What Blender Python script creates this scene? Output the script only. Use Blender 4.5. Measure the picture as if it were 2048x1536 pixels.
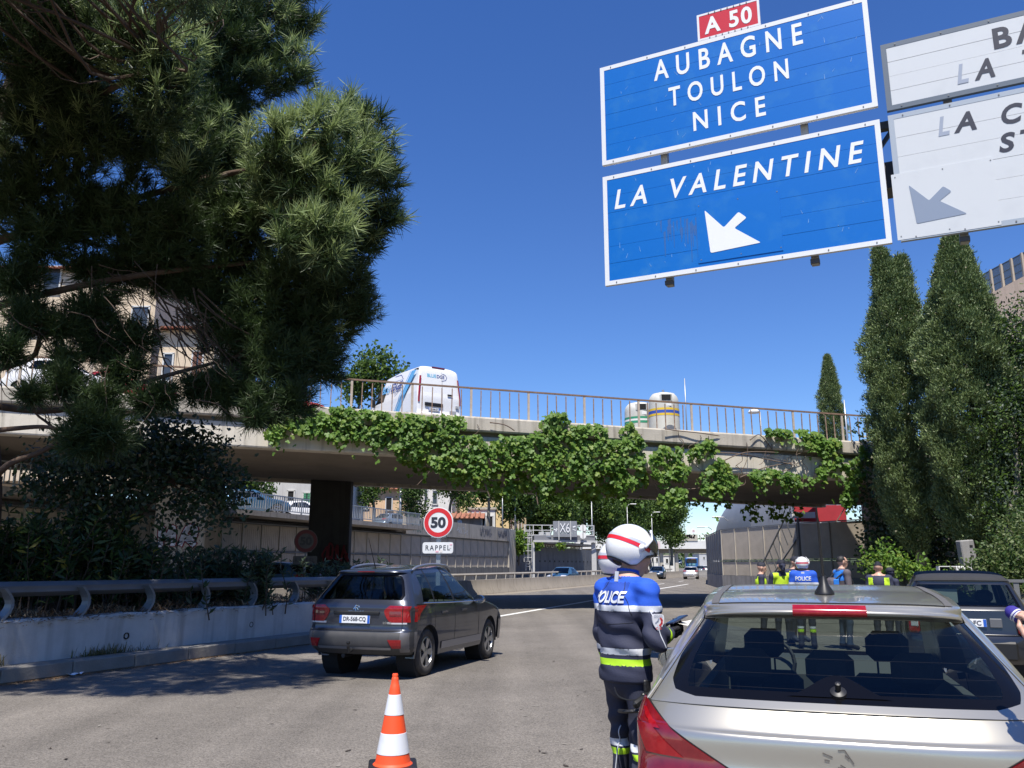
import bpy, bmesh, math, random
import numpy as np
from mathutils import Vector, Matrix, Euler

for o in list(bpy.data.objects):
    bpy.data.objects.remove(o)
SC = bpy.context.scene
COL = SC.collection
R = math.radians
rng = random.Random(11)

# ------------------------------------------------------------------ camera, sky, sun, exposure
CAM_H = 1.65
PITCH = 12.32
F_PX = 1657.0
cam_d = bpy.data.cameras.new('camera')
cam = bpy.data.objects.new('camera', cam_d)
COL.objects.link(cam)
cam.location = (0, 0, CAM_H)
cam.rotation_euler = (R(90 + PITCH), 0, 0)
cam_d.sensor_width = 36
cam_d.lens = F_PX / 2048 * 36
cam_d.clip_start = 0.05
cam_d.clip_end = 6000
SC.camera = cam

SUN_SHIFT = Vector((0.06, 0.47, -1.0))      # where a shadow falls, per metre of height
sun_az = math.atan2(-SUN_SHIFT.x, -SUN_SHIFT.y)
sun_el = math.atan2(1.0, math.hypot(SUN_SHIFT.x, SUN_SHIFT.y))
sun_d = bpy.data.lights.new('sun', 'SUN')
sun_d.energy = 4.6
sun_d.angle = R(0.53)
sun_d.color = (1.0, 0.95, 0.87)
sun = bpy.data.objects.new('sun', sun_d)
COL.objects.link(sun)
sun.rotation_euler = SUN_SHIFT.normalized().to_track_quat('-Z', 'Y').to_euler()
sun.location = (0, 0, 60)

world = bpy.data.worlds.new('World')
SC.world = world
world.use_nodes = True
wn = world.node_tree
wn.nodes.clear()
wo = wn.nodes.new('ShaderNodeOutputWorld')
wb = wn.nodes.new('ShaderNodeBackground')
ws = wn.nodes.new('ShaderNodeTexSky')
ws.sky_type = 'NISHITA'
ws.sun_disc = False
ws.sun_elevation = sun_el
ws.sun_rotation = sun_az
ws.altitude = 0
ws.air_density = 1.0
ws.dust_density = 0.0
ws.ozone_density = 6.0
wb.inputs['Strength'].default_value = 0.10
wh = wn.nodes.new('ShaderNodeHueSaturation')
wh.inputs['Saturation'].default_value = 1.2
wh.inputs['Hue'].default_value = 0.513
wn.links.new(ws.outputs[0], wh.inputs['Color'])
wn.links.new(wh.outputs[0], wb.inputs[0])
wn.links.new(wb.outputs[0], wo.inputs[0])

SC.view_settings.view_transform = 'Standard'
SC.view_settings.look = 'None'
SC.view_settings.exposure = 0.68
SC.view_settings.gamma = 1
SC.view_settings.use_curve_mapping = False
SC.render.engine = 'CYCLES'
SC.cycles.max_bounces = 8
SC.cycles.transparent_max_bounces = 24
SC.cycles.caustics_reflective = False
SC.cycles.caustics_refractive = False

# ------------------------------------------------------------------ helpers
_cp, _sp = math.cos(R(PITCH)), math.sin(R(PITCH))

def at(px, py, D):
    """point seen at photo pixel (px, py) at ground distance D ahead of the camera (y = D)"""
    a, b = (px - 1024) / F_PX, (768 - py) / F_PX
    y = _cp - b * _sp
    return Vector((a * D / y, D, CAM_H + (_sp + b * _cp) * D / y))

def on_ground(px, py, z=0.0):
    a, b = (px - 1024) / F_PX, (768 - py) / F_PX
    k = (z - CAM_H) / (_sp + b * _cp)
    return Vector((a * k, (_cp - b * _sp) * k, z))

def tag(o, label=None, cat=None, group=None, kind=None):
    if label: o['label'] = label
    if cat: o['category'] = cat
    if group: o['group'] = group
    if kind: o['kind'] = kind
    return o

def empty(name, loc=(0, 0, 0), rz=0.0, label=None, cat=None, group=None, parent=None):
    o = bpy.data.objects.new(name, None)
    COL.objects.link(o)
    o.location = loc
    o.rotation_euler = (0, 0, rz)
    o.empty_display_size = 0.2
    if parent: o.parent = parent
    return tag(o, label, cat, group)

def link(name, me, parent=None, loc=None, rot=None):
    o = bpy.data.objects.new(name, me)
    COL.objects.link(o)
    if parent: o.parent = parent
    if loc is not None: o.location = loc
    if rot is not None: o.rotation_euler = rot
    return o

_kids = None
def copy_tree(o, parent=None):
    c = o.copy()
    COL.objects.link(c)
    if parent: c.parent = parent
    for ch in list(o.children):
        copy_tree(ch, c)
    return c

class MB:
    """collects shapes and links them as one mesh object"""
    def __init__(s):
        s.v = []; s.f = []; s.m = []
    def add(s, vs, fs, m=0):
        b = len(s.v)
        s.v.extend(tuple(v) for v in vs)
        for f in fs:
            s.f.append([b + i for i in f]); s.m.append(m)
        return s
    def box(s, c, size, rz=0.0, m=0, rot=None, bev=0.0):
        hx, hy, hz = size[0] / 2, size[1] / 2, size[2] / 2
        M = rot if rot is not None else Matrix.Rotation(rz, 3, 'Z')
        c = Vector(c)
        if bev > 0:
            b = min(bev, hx * .9, hy * .9, hz * .9)
            vs = []; idx = {}
            for sx in (-1, 1):
                for sy in (-1, 1):
                    for sz in (-1, 1):
                        for k in range(3):
                            p = Vector((sx * (hx - (b if k != 0 else 0)), sy * (hy - (b if k != 1 else 0)), sz * (hz - (b if k != 2 else 0))))
                            idx[(sx, sy, sz, k)] = len(vs)
                            vs.append(c + M @ p)
            fs = []
            S = (-1, 1)
            for sx in S:
                fs.append([idx[(sx, -1, -1, 0)], idx[(sx, 1, -1, 0)], idx[(sx, 1, 1, 0)], idx[(sx, -1, 1, 0)]])
            for sy in S:
                fs.append([idx[(-1, sy, -1, 1)], idx[(1, sy, -1, 1)], idx[(1, sy, 1, 1)], idx[(-1, sy, 1, 1)]])
            for sz in S:
                fs.append([idx[(-1, -1, sz, 2)], idx[(1, -1, sz, 2)], idx[(1, 1, sz, 2)], idx[(-1, 1, sz, 2)]])
            for sx in S:
                for sy in S:
                    fs.append([idx[(sx, sy, -1, 0)], idx[(sx, sy, 1, 0)], idx[(sx, sy, 1, 1)], idx[(sx, sy, -1, 1)]])
                for sz in S:
                    fs.append([idx[(sx, -1, sz, 0)], idx[(sx, 1, sz, 0)], idx[(sx, 1, sz, 2)], idx[(sx, -1, sz, 2)]])
            for sy in S:
                for sz in S:
                    fs.append([idx[(-1, sy, sz, 1)], idx[(1, sy, sz, 1)], idx[(1, sy, sz, 2)], idx[(-1, sy, sz, 2)]])
            for sx in S:
                for sy in S:
                    for sz in S:
                        fs.append([idx[(sx, sy, sz, k)] for k in range(3)])
            return s.add(vs, fs, m)
        vs = [c + M @ Vector((x * hx, y * hy, z * hz)) for x in (-1, 1) for y in (-1, 1) for z in (-1, 1)]
        return s.add(vs, [(0, 1, 3, 2), (4, 6, 7, 5), (0, 4, 5, 1), (2, 3, 7, 6), (0, 2, 6, 4), (1, 5, 7, 3)], m)
    def beam(s, p0, p1, w, h, m=0, up=(0, 0, 1)):
        """box between two points, w across, h along up"""
        p0, p1 = Vector(p0), Vector(p1)
        d = p1 - p0
        L = d.length
        y = d.normalized(); z = Vector(up)
        x = y.cross(z).normalized(); z = x.cross(y)
        M = Matrix((x, y, z)).transposed()
        return s.box((p0 + p1) / 2, (w, L, h), rot=M, m=m)
    def tube(s, pts, r, n=8, m=0, caps=True):
        pts = [Vector(p) for p in pts]
        rs = r if isinstance(r, (list, tuple)) else [r] * len(pts)
        vs = []; fs = []
        prev = None
        for i, p in enumerate(pts):
            t = (pts[min(i + 1, len(pts) - 1)] - pts[max(i - 1, 0)])
            if t.length < 1e-9: t = Vector((0, 0, 1))
            t.normalize()
            if prev is None:
                a = Vector((0, 0, 1)) if abs(t.z) < .9 else Vector((1, 0, 0))
                x = t.cross(a).normalized()
            else:
                x = (prev - t * prev.dot(t))
                if x.length < 1e-6: x = t.orthogonal()
                x.normalize()
            prev = x
            y = t.cross(x)
            for k in range(n):
                a = 2 * math.pi * k / n
                vs.append(p + (x * math.cos(a) + y * math.sin(a)) * rs[i])
        for i in range(len(pts) - 1):
            for k in range(n):
                fs.append((i * n + k, i * n + (k + 1) % n, (i + 1) * n + (k + 1) % n, (i + 1) * n + k))
        if caps:
            fs.append(tuple(range(n - 1, -1, -1)))
            fs.append(tuple((len(pts) - 1) * n + k for k in range(n)))
        return s.add(vs, fs, m)
    def lathe(s, prof, n=24, c=(0, 0, 0), M=None, m=0, caps=True):
        """prof: (radius, height) pairs round z"""
        c = Vector(c); vs = []; fs = []
        for (r, z) in prof:
            for k in range(n):
                a = 2 * math.pi * k / n
                p = Vector((r * math.cos(a), r * math.sin(a), z))
                vs.append(c + (M @ p if M is not None else p))
        for i in range(len(prof) - 1):
            for k in range(n):
                fs.append((i * n + k, i * n + (k + 1) % n, (i + 1) * n + (k + 1) % n, (i + 1) * n + k))
        if caps and prof[0][0] > 1e-6: fs.append(tuple(range(n - 1, -1, -1)))
        if caps and prof[-1][0] > 1e-6: fs.append(tuple((len(prof) - 1) * n + k for k in range(n)))
        return s.add(vs, fs, m)
    def grid(s, fn, us, vs_, m=0, close_u=False, mfn=None, skip=None):
        nu, nv = len(us), len(vs_)
        pts = [fn(u, v) for v in vs_ for u in us]
        b = len(s.v)
        s.v.extend(tuple(p) for p in pts)
        for j in range(nv - 1):
            for i in range(nu if close_u else nu - 1):
                if skip and skip(i, j): continue
                i2 = (i + 1) % nu
                s.f.append([b + j * nu + i, b + j * nu + i2, b + (j + 1) * nu + i2, b + (j + 1) * nu + i])
                s.m.append(mfn(i, j) if mfn else m)
        return s
    def prism(s, outline, fn0, fn1, m=0):
        """outline: 2-D points; fn0/fn1 map a 2-D point to the two faces"""
        n = len(outline)
        vs = [fn0(p) for p in outline] + [fn1(p) for p in outline]
        fs = [tuple(range(n - 1, -1, -1)), tuple(range(n, 2 * n))]
        fs += [(i, (i + 1) % n, n + (i + 1) % n, n + i) for i in range(n)]
        return s.add(vs, fs, m)
    def mesh(s, name, mats, smooth=False, off=None, sharp=None):
        me = bpy.data.meshes.new(name)
        v = s.v
        if off is not None:
            o = Vector(off)
            v = [(p[0] - o.x, p[1] - o.y, p[2] - o.z) for p in v]
        me.from_pydata(v, [], s.f)
        mats = mats if isinstance(mats, (list, tuple)) else [mats]
        for mt in mats: me.materials.append(mt)
        if len(mats) > 1: me.polygons.foreach_set('material_index', s.m)
        if smooth:
            me.polygons.foreach_set('use_smooth', [True] * len(s.f))
            if sharp is not None:
                try: me.set_sharp_from_angle(angle=R(sharp))
                except Exception: pass
        me.update()
        return me
    def build(s, name, mats, parent=None, smooth=False, loc=None, rot=None, base=None, sharp=None, fix=False):
        """base: the geometry is in world coordinates and the origin goes to base; with a parent the base is the parent's location"""
        off = None
        if base is True and parent is not None: off = parent.location.copy()
        elif base is not None and base is not True: off = Vector(base)
        me = s.mesh(name, mats, smooth, off, sharp)
        if fix:
            bm = bmesh.new(); bm.from_mesh(me); bmesh.ops.recalc_face_normals(bm, faces=bm.faces); bm.to_mesh(me); bm.free()
        o = link(name, me, parent, loc, rot)
        if parent is None and off is not None: o.location = off
        return o

def lin(a, b, n): return [a + (b - a) * i / (n - 1) for i in range(n)]
def lerp(a, b, t): return a + (b - a) * t
def interp(x, xs, ys):
    return float(np.interp(x, xs, ys))
def smooth_interp(x, xs, ys):
    """Catmull-Rom through (xs, ys)"""
    if x <= xs[0]: return ys[0]
    if x >= xs[-1]: return ys[-1]
    i = max(k for k in range(len(xs)) if xs[k] <= x)
    i = min(i, len(xs) - 2)
    t = (x - xs[i]) / (xs[i + 1] - xs[i])
    def sl(k):
        a, b = max(k - 1, 0), min(k + 1, len(xs) - 1)
        return (ys[b] - ys[a]) / (xs[b] - xs[a])
    h = xs[i + 1] - xs[i]
    m0, m1 = sl(i) * h, sl(i + 1) * h
    return ((2 * t ** 3 - 3 * t * t + 1) * ys[i] + (t ** 3 - 2 * t * t + t) * m0 + (-2 * t ** 3 + 3 * t * t) * ys[i + 1] + (t ** 3 - t * t) * m1)

# ------------------------------------------------------------------ materials
def srgb(r, g, b):
    f = lambda c: (c / 255 / 12.92) if c / 255 <= .04045 else ((c / 255 + .055) / 1.055) ** 2.4
    return (f(r), f(g), f(b), 1)

def mat(name, col, rough=.6, metal=0.0, coat=0.0, var=0.0, scale=3.0, bump=0.0, bscale=None, spec=None, second=None, thresh=None, detail=6, emit=None, trans=0.0):
    """var: strength of a noise that mixes col towards second (default darker)"""
    m = bpy.data.materials.new(name)
    m.use_nodes = True
    nt = m.node_tree; N = nt.nodes; L = nt.links
    b = N['Principled BSDF']
    c = tuple(col) if len(col) == 4 else (*col, 1)
    b.inputs['Base Color'].default_value = c
    b.inputs['Roughness'].default_value = rough
    b.inputs['Metallic'].default_value = metal
    if coat: b.inputs['Coat Weight'].default_value = coat; b.inputs['Coat Roughness'].default_value = .04
    if spec is not None: b.inputs['Specular IOR Level'].default_value = spec
    if trans: b.inputs['Transmission Weight'].default_value = trans
    if emit: b.inputs['Emission Color'].default_value = (*emit[:3], 1); b.inputs['Emission Strength'].default_value = emit[3]
    if var or bump:
        tc = N.new('ShaderNodeTexCoord')
        nz = N.new('ShaderNodeTexNoise')
        nz.inputs['Scale'].default_value = scale; nz.inputs['Detail'].default_value = detail; nz.inputs['Roughness'].default_value = .6
        L.new(tc.outputs['Object'], nz.inputs['Vector'])
    if var:
        rp = N.new('ShaderNodeMapRange')
        lo, hi = thresh or (.35, .7)
        rp.inputs['From Min'].default_value = lo; rp.inputs['From Max'].default_value = hi
        rp.inputs['To Max'].default_value = var
        L.new(nz.outputs['Fac'], rp.inputs['Value'])
        mx = N.new('ShaderNodeMix'); mx.data_type = 'RGBA'
        mx.inputs['A'].default_value = c
        s2 = second or (c[0] * .45, c[1] * .45, c[2] * .45, 1)
        mx.inputs['B'].default_value = s2 if len(s2) == 4 else (*s2, 1)
        L.new(rp.outputs['Result'], mx.inputs['Factor'])
        L.new(mx.outputs['Result'], b.inputs['Base Color'])
    if bump:
        bp = N.new('ShaderNodeBump'); bp.inputs['Strength'].default_value = bump; bp.inputs['Distance'].default_value = .02
        if bscale:
            n2 = N.new('ShaderNodeTexNoise'); n2.inputs['Scale'].default_value = bscale; n2.inputs['Detail'].default_value = 4
            L.new(tc.outputs['Object'], n2.inputs['Vector']); L.new(n2.outputs['Fac'], bp.inputs['Height'])
        else:
            L.new(nz.outputs['Fac'], bp.inputs['Height'])
        L.new(bp.outputs['Normal'], b.inputs['Normal'])
    return m

def leaf_mat(name, c1, c2, rough=.5, transl=.35, scale=1.5):
    """two greens mixed by object-space noise, with light coming through"""
    m = bpy.data.materials.new(name); m.use_nodes = True
    nt = m.node_tree; N = nt.nodes; L = nt.links
    b = N['Principled BSDF']; out = N['Material Output']
    b.inputs['Roughness'].default_value = rough
    b.inputs['Specular IOR Level'].default_value = .35
    tc = N.new('ShaderNodeTexCoord'); nz = N.new('ShaderNodeTexNoise'); nz.inputs['Scale'].default_value = scale; nz.inputs['Detail'].default_value = 5
    L.new(tc.outputs['Object'], nz.inputs['Vector'])
    rp = N.new('ShaderNodeMapRange'); rp.inputs['From Min'].default_value = .36; rp.inputs['From Max'].default_value = .64
    L.new(nz.outputs['Fac'], rp.inputs['Value'])
    mx = N.new('ShaderNodeMix'); mx.data_type = 'RGBA'
    mx.inputs['A'].default_value = (*c1[:3], 1); mx.inputs['B'].default_value = (*c2[:3], 1)
    L.new(rp.outputs['Result'], mx.inputs['Factor'])
    L.new(mx.outputs['Result'], b.inputs['Base Color'])
    tr = N.new('ShaderNodeBsdfTranslucent')
    hs = N.new('ShaderNodeHueSaturation'); hs.inputs['Value'].default_value = 1.25; hs.inputs['Saturation'].default_value = 1.1
    L.new(mx.outputs['Result'], hs.inputs['Color']); L.new(hs.outputs['Color'], tr.inputs['Color'])
    ms = N.new('ShaderNodeMixShader'); ms.inputs['Fac'].default_value = transl
    L.new(b.outputs[0], ms.inputs[1]); L.new(tr.outputs[0], ms.inputs[2]); L.new(ms.outputs[0], out.inputs['Surface'])
    return m

def glass_mat(name, tint=(.35, .4, .4), rough=0.0, f0=1.45):
    """thin tinted pane: fresnel mix of a mirror and tinted see-through"""
    m = bpy.data.materials.new(name); m.use_nodes = True
    nt = m.node_tree; N = nt.nodes; L = nt.links
    N.remove(N['Principled BSDF']); out = N['Material Output']
    t = N.new('ShaderNodeBsdfTransparent'); t.inputs['Color'].default_value = (*tint, 1)
    g = N.new('ShaderNodeBsdfGlossy'); g.inputs['Roughness'].default_value = rough; g.inputs['Color'].default_value = (1, 1, 1, 1)
    ge = N.new('ShaderNodeNewGeometry'); dt = N.new('ShaderNodeVectorMath'); dt.operation = 'DOT_PRODUCT'
    L.new(ge.outputs['Normal'], dt.inputs[0]); L.new(ge.outputs['Incoming'], dt.inputs[1])
    def mth(op, a, b=None):
        n = N.new('ShaderNodeMath'); n.operation = op; n.use_clamp = op == 'SUBTRACT'
        for i, x in enumerate((a, b)):
            if x is None: continue
            if isinstance(x, (int, float)): n.inputs[i].default_value = x
            else: L.new(x, n.inputs[i])
        return n.outputs[0]
    fr = mth('ADD', mth('MULTIPLY', mth('POWER', mth('SUBTRACT', 1.0, mth('ABSOLUTE', dt.outputs['Value'])), 5.0), .95), .04)   # Schlick, same from both sides
    ms = N.new('ShaderNodeMixShader')
    L.new(fr, ms.inputs[0]); L.new(t.outputs[0], ms.inputs[1]); L.new(g.outputs[0], ms.inputs[2]); L.new(ms.outputs[0], out.inputs['Surface'])
    return m

def text_mesh(body, size=1.0, bold=0.0, space=1.0, shear=0.0, align='CENTER', extrude=0.0, word=1.0):
    cu = bpy.data.curves.new('lettering', 'FONT')
    cu.body = body; cu.size = size; cu.offset = bold; cu.space_character = space; cu.space_word = word; cu.shear = shear
    cu.align_x = align; cu.align_y = 'CENTER'; cu.extrude = extrude; cu.resolution_u = 4; cu.fill_mode = 'BOTH' if extrude else 'FRONT'
    o = bpy.data.objects.new('lettering_tmp', cu); COL.objects.link(o)
    dg = bpy.context.evaluated_depsgraph_get()
    me = bpy.data.meshes.new_from_object(o.evaluated_get(dg))
    bpy.data.objects.remove(o); bpy.data.curves.remove(cu)
    return me

def fit_text(me, w, h, stretch=True):
    """scale a text mesh to a width and height, centred on the origin"""
    n = len(me.vertices)
    co = np.zeros(n * 3); me.vertices.foreach_get('co', co); co = co.reshape(n, 3)
    lo, hi = co.min(0), co.max(0)
    c = (lo + hi) / 2; d = np.maximum(hi - lo, 1e-6)
    co[:, 0] = (co[:, 0] - c[0]) * (w / d[0]); co[:, 1] = (co[:, 1] - c[1]) * (h / d[1])
    me.vertices.foreach_set('co', co.ravel()); me.update()
    return me

def lettering(body, w, h, material, parent, M, bold=.02, space=1.0, shear=0.0, name='lettering', word=1.0):
    """flat letters of total size w x h; M: 4x4 local matrix whose x is reading direction, y up, z outwards"""
    me = fit_text(text_mesh(body, 1.0, bold, space, shear, word=word), w, h)
    bm = bmesh.new(); bm.from_mesh(me); bmesh.ops.split_edges(bm, edges=bm.edges)      # keep overlapping strokes off one plane
    for i, f in enumerate(bm.faces):
        for v in f.verts: v.co.z += (i % 37) * 1.2e-5
    bm.to_mesh(me); bm.free()
    me.materials.clear(); me.materials.append(material)
    o = link(name, me, parent)
    o.matrix_local = M
    return o

def frame_matrix(origin, x, y):
    x = Vector(x).normalized(); y = Vector(y); y = (y - x * y.dot(x)).normalized(); z = x.cross(y)
    M = Matrix((x, y, z)).transposed().to_4x4()
    M.translation = Vector(origin)
    return M

def catmull(pts, n=6):
    pts = [Vector(p) for p in pts]
    out = []
    for i in range(len(pts) - 1):
        p0, p1, p2, p3 = pts[max(i - 1, 0)], pts[i], pts[i + 1], pts[min(i + 2, len(pts) - 1)]
        for k in range(n):
            t = k / n
            out.append(.5 * ((2 * p1) + (p2 - p0) * t + (2 * p0 - 5 * p1 + 4 * p2 - p3) * t * t + (3 * p1 - p0 - 3 * p2 + p3) * t ** 3))
    out.append(pts[-1])
    return out
# ------------------------------------------------------------------ shared materials
def asphalt_mat():
    m = bpy.data.materials.new('asphalt'); m.use_nodes = True
    nt = m.node_tree; N = nt.nodes; L = nt.links; b = N['Principled BSDF']
    b.inputs['Roughness'].default_value = .85; b.inputs['Specular IOR Level'].default_value = .3
    tc = N.new('ShaderNodeTexCoord')
    def noise(s, d=4, r=.6):
        n = N.new('ShaderNodeTexNoise'); n.inputs['Scale'].default_value = s; n.inputs['Detail'].default_value = d; n.inputs['Roughness'].default_value = r
        L.new(tc.outputs['Object'], n.inputs['Vector']); return n
    def mr(src, a, bb, c, d):
        r = N.new('ShaderNodeMapRange'); r.inputs['From Min'].default_value = a; r.inputs['From Max'].default_value = bb
        r.inputs['To Min'].default_value = c; r.inputs['To Max'].default_value = d
        L.new(src, r.inputs['Value']); return r.outputs['Result']
    def mul(a, bb):
        n = N.new('ShaderNodeMath'); n.operation = 'MULTIPLY'; L.new(a, n.inputs[0]); L.new(bb, n.inputs[1]); return n.outputs[0]
    vo = N.new('ShaderNodeTexVoronoi'); vo.inputs['Scale'].default_value = 85; L.new(tc.outputs['Object'], vo.inputs['Vector'])
    sx = N.new('ShaderNodeSeparateColor'); L.new(vo.outputs['Color'], sx.inputs['Color'])
    grain = mr(sx.outputs[0], 0, 1, .62, 1.42)
    # old wheel tracks run along the road: stretch a noise along its heading
    mp = N.new('ShaderNodeMapping'); mp.inputs['Rotation'].default_value = (0, 0, R(21)); mp.inputs['Scale'].default_value = (1, .035, 1)
    L.new(tc.outputs['Object'], mp.inputs['Vector'])
    st = N.new('ShaderNodeTexNoise'); st.inputs['Scale'].default_value = 1.1; st.inputs['Detail'].default_value = 5; L.new(mp.outputs[0], st.inputs['Vector'])
    big = noise(.35, 5); mid = noise(2.3, 6, .7); fleck = noise(9, 2, .5)
    f = mul(grain, mr(big.outputs['Fac'], .3, .7, .82, 1.16))
    f = mul(f, mr(mid.outputs['Fac'], .3, .75, 1.08, .9))
    f = mul(f, mr(st.outputs['Fac'], .35, .7, 1.14, .78))
    f = mul(f, mr(fleck.outputs['Fac'], .74, .78, 1, .45))
    c = N.new('ShaderNodeVectorMath'); c.operation = 'SCALE'; c.inputs[0].default_value = (.150, .135, .118)
    L.new(f, c.inputs['Scale']); L.new(c.outputs[0], b.inputs['Base Color'])
    bp = N.new('ShaderNodeBump'); bp.inputs['Strength'].default_value = .5; bp.inputs['Distance'].default_value = .006
    L.new(vo.outputs['Distance'], bp.inputs['Height']); L.new(bp.outputs[0], b.inputs['Normal'])
    return m

M_ASPH = asphalt_mat()
def concrete(name, col, var=.5, scale=1.2, streak=0.0, bump=.25, second=None):
    """cast concrete: blotches, pores and, with streak, vertical run marks"""
    m = mat(name, col, rough=.88, var=var, scale=scale, bump=bump, bscale=28, second=second, thresh=(.42, .78), detail=9)
    if streak:
        nt = m.node_tree; N = nt.nodes; L = nt.links; b = N['Principled BSDF']
        src = b.inputs['Base Color'].links[0].from_socket
        tc = N.new('ShaderNodeTexCoord'); mp = N.new('ShaderNodeMapping'); mp.inputs['Scale'].default_value = (3.2, 3.2, .16)
        L.new(tc.outputs['Object'], mp.inputs['Vector'])
        n = N.new('ShaderNodeTexNoise'); n.inputs['Scale'].default_value = 1.6; n.inputs['Detail'].default_value = 7; L.new(mp.outputs[0], n.inputs['Vector'])
        rp = N.new('ShaderNodeMapRange'); rp.inputs['From Min'].default_value = .5; rp.inputs['From Max'].default_value = .72; rp.inputs['To Max'].default_value = streak
        L.new(n.outputs['Fac'], rp.inputs['Value'])
        mx = N.new('ShaderNodeMix'); mx.data_type = 'RGBA'; L.new(rp.outputs['Result'], mx.inputs['Factor']); L.new(src, mx.inputs['A'])
        mx.inputs['B'].default_value = (col[0] * .3, col[1] * .29, col[2] * .27, 1)
        L.new(mx.outputs['Result'], b.inputs['Base Color'])
    return m
M_CONC = concrete('concrete_pale', (.47, .43, .36), var=.4, streak=.75)
M_CONC_W = concrete('concrete_white', (.62, .57, .48), var=.3, streak=.55)
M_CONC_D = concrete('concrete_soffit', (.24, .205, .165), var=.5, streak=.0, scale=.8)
M_CONC_G = concrete('concrete_grey', (.27, .26, .25), var=.5, streak=.5)
M_PIER = concrete('concrete_dark', (.045, .043, .042), var=.6, streak=.5)  # very dark grey concrete for the bridge pier
M_LIME = concrete('whitewashed_concrete', (.54, .53, .51), var=.4, scale=2.2, streak=.45)
M_KERB = concrete('kerb_stone', (.24, .225, .20), var=.5, scale=2.5)
M_BARR = concrete('barrier_concrete', (.38, .335, .275), var=.35, scale=.5, streak=.4)
M_SOIL = mat('soil', (.16, .11, .07), rough=.95, var=.7, scale=3, second=(.07, .05, .035), bump=.6, bscale=12)
M_PAINT = mat('road_paint', (.70, .69, .66), rough=.7, var=.55, scale=9, second=(.22, .21, .19), thresh=(.5, .68))
M_STEEL = mat('galvanised_steel', (.42, .43, .44), rough=.45, metal=.7, var=.4, scale=4, second=(.25, .25, .25))
M_STEEL_D = mat('dull_steel', (.20, .205, .21), rough=.6, metal=.4, var=.4, scale=3)
M_RUST = mat('rusty_paint', (.36, .27, .20), rough=.8, var=.9, scale=6, second=(.17, .085, .05), thresh=(.4, .62))
M_RUST_T = mat('rusty_handrail', (.24, .155, .105), rough=.8, var=.8, scale=5, second=(.12, .07, .045))
M_BLACK = mat('black_plastic', (.012, .012, .013), rough=.45)
M_DARK = mat('dark_void', (.01, .01, .01), rough=.9)
M_WHITE = mat('white_paint', (.78, .78, .76), rough=.5, var=.25, scale=2, second=(.55, .53, .48))
M_PANEL = mat('acoustic_panel', (.52, .45, .355), rough=.8, var=.35, scale=1.3, second=(.24, .205, .165), bump=.3, bscale=40)
M_PANEL2 = mat('acoustic_panel_grey', (.30, .29, .275), rough=.75, var=.4, scale=1.4, second=(.2, .19, .175), bump=.3, bscale=40)

# ------------------------------------------------------------------ ground and road
g = MB(); g.add([(-3000, -3000, -.06), (3000, -3000, -.06), (3000, 3000, -.06), (-3000, 3000, -.06)], [(0, 1, 2, 3)])
tag(g.build('ground', mat('far_ground', (.16, .14, .10), rough=.95, var=.6, scale=.05)), kind='structure')
g = MB(); g.grid(lambda u, v: (u, v, 0), lin(-70, 170, 13), lin(-30, 470, 26))
tag(g.build('road', M_ASPH), kind='structure')

def heading(h): return Vector((math.sin(R(h)), math.cos(R(h)), 0))
def strip(mb, pts, w, z, t=0.004, m=0):
    """flat painted strip along a polyline"""
    pts = [Vector((p[0], p[1], z)) for p in pts]
    vs = []
    for i, p in enumerate(pts):
        d = (pts[min(i + 1, len(pts) - 1)] - pts[max(i - 1, 0)]).normalized(); nrm = Vector((-d.y, d.x, 0))
        vs += [p - nrm * w / 2, p + nrm * w / 2]
    mb.add(vs, [(2 * i, 2 * i + 1, 2 * i + 3, 2 * i + 2) for i in range(len(pts) - 1)], m)

g = MB()
strip(g, [(-3.0, 21.0), (-.54, 27.9), (2.9, 37.9), (8.6, 55), (15.5, 75)], .22, .004)
for k in range(9):
    p = Vector((9.0, 62, 0)) + heading(19) * k * 13
    strip(g, [p + Vector((-.5, 0, 0)), p + heading(19) * 3.5 + Vector((-.5, 0, 0))], .16, .004)
strip(g, [(-10.4, 40), (-3.2, 57), (6.2, 84), (21.8, 125)], .18, .004)
tag(g.build('lane_markings', M_PAINT), kind='structure')

# ------------------------------------------------------------------ left kerb, low white wall, island
KH = 25.0
KD = heading(KH); KN = Vector((-KD.y, KD.x, 0))          # along the kerb, and to its left
K0 = Vector((-7.2, 12.28, 0))
def kp(s, off=0.0, z=0.0): return K0 + KD * s + KN * off + Vector((0, 0, z))
kerb = empty('kerb', kp(0), label=None); kerb['kind'] = 'structure'
S0, S1 = -9.2, 12.6
k = 0; s = S0
kerb_mesh = None
while s < S1:
    mb = MB()
    L_ = 1.15
    mb.box((0, 0, .105), (.24, L_ - .012, .21), bev=.018)
    if kerb_mesh is None:
        kerb_mesh = mb.mesh('kerb_stone', M_KERB)
    o = link('kerb_stone', kerb_mesh, kerb)
    pp = kp(s + L_ / 2, .12) - kerb.location
    o.location = pp + Vector((0, 0, rng.uniform(-.006, .006))); o.rotation_euler = (0, 0, -R(KH) + rng.uniform(-.006, .006))
    s += L_
mb = MB()
mb.grid(lambda u, v: kp(u, v, .195), lin(S0, S1, 10), [.245, .62])
tag(mb.build('kerb_walkway', M_KERB), kind='structure')

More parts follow.
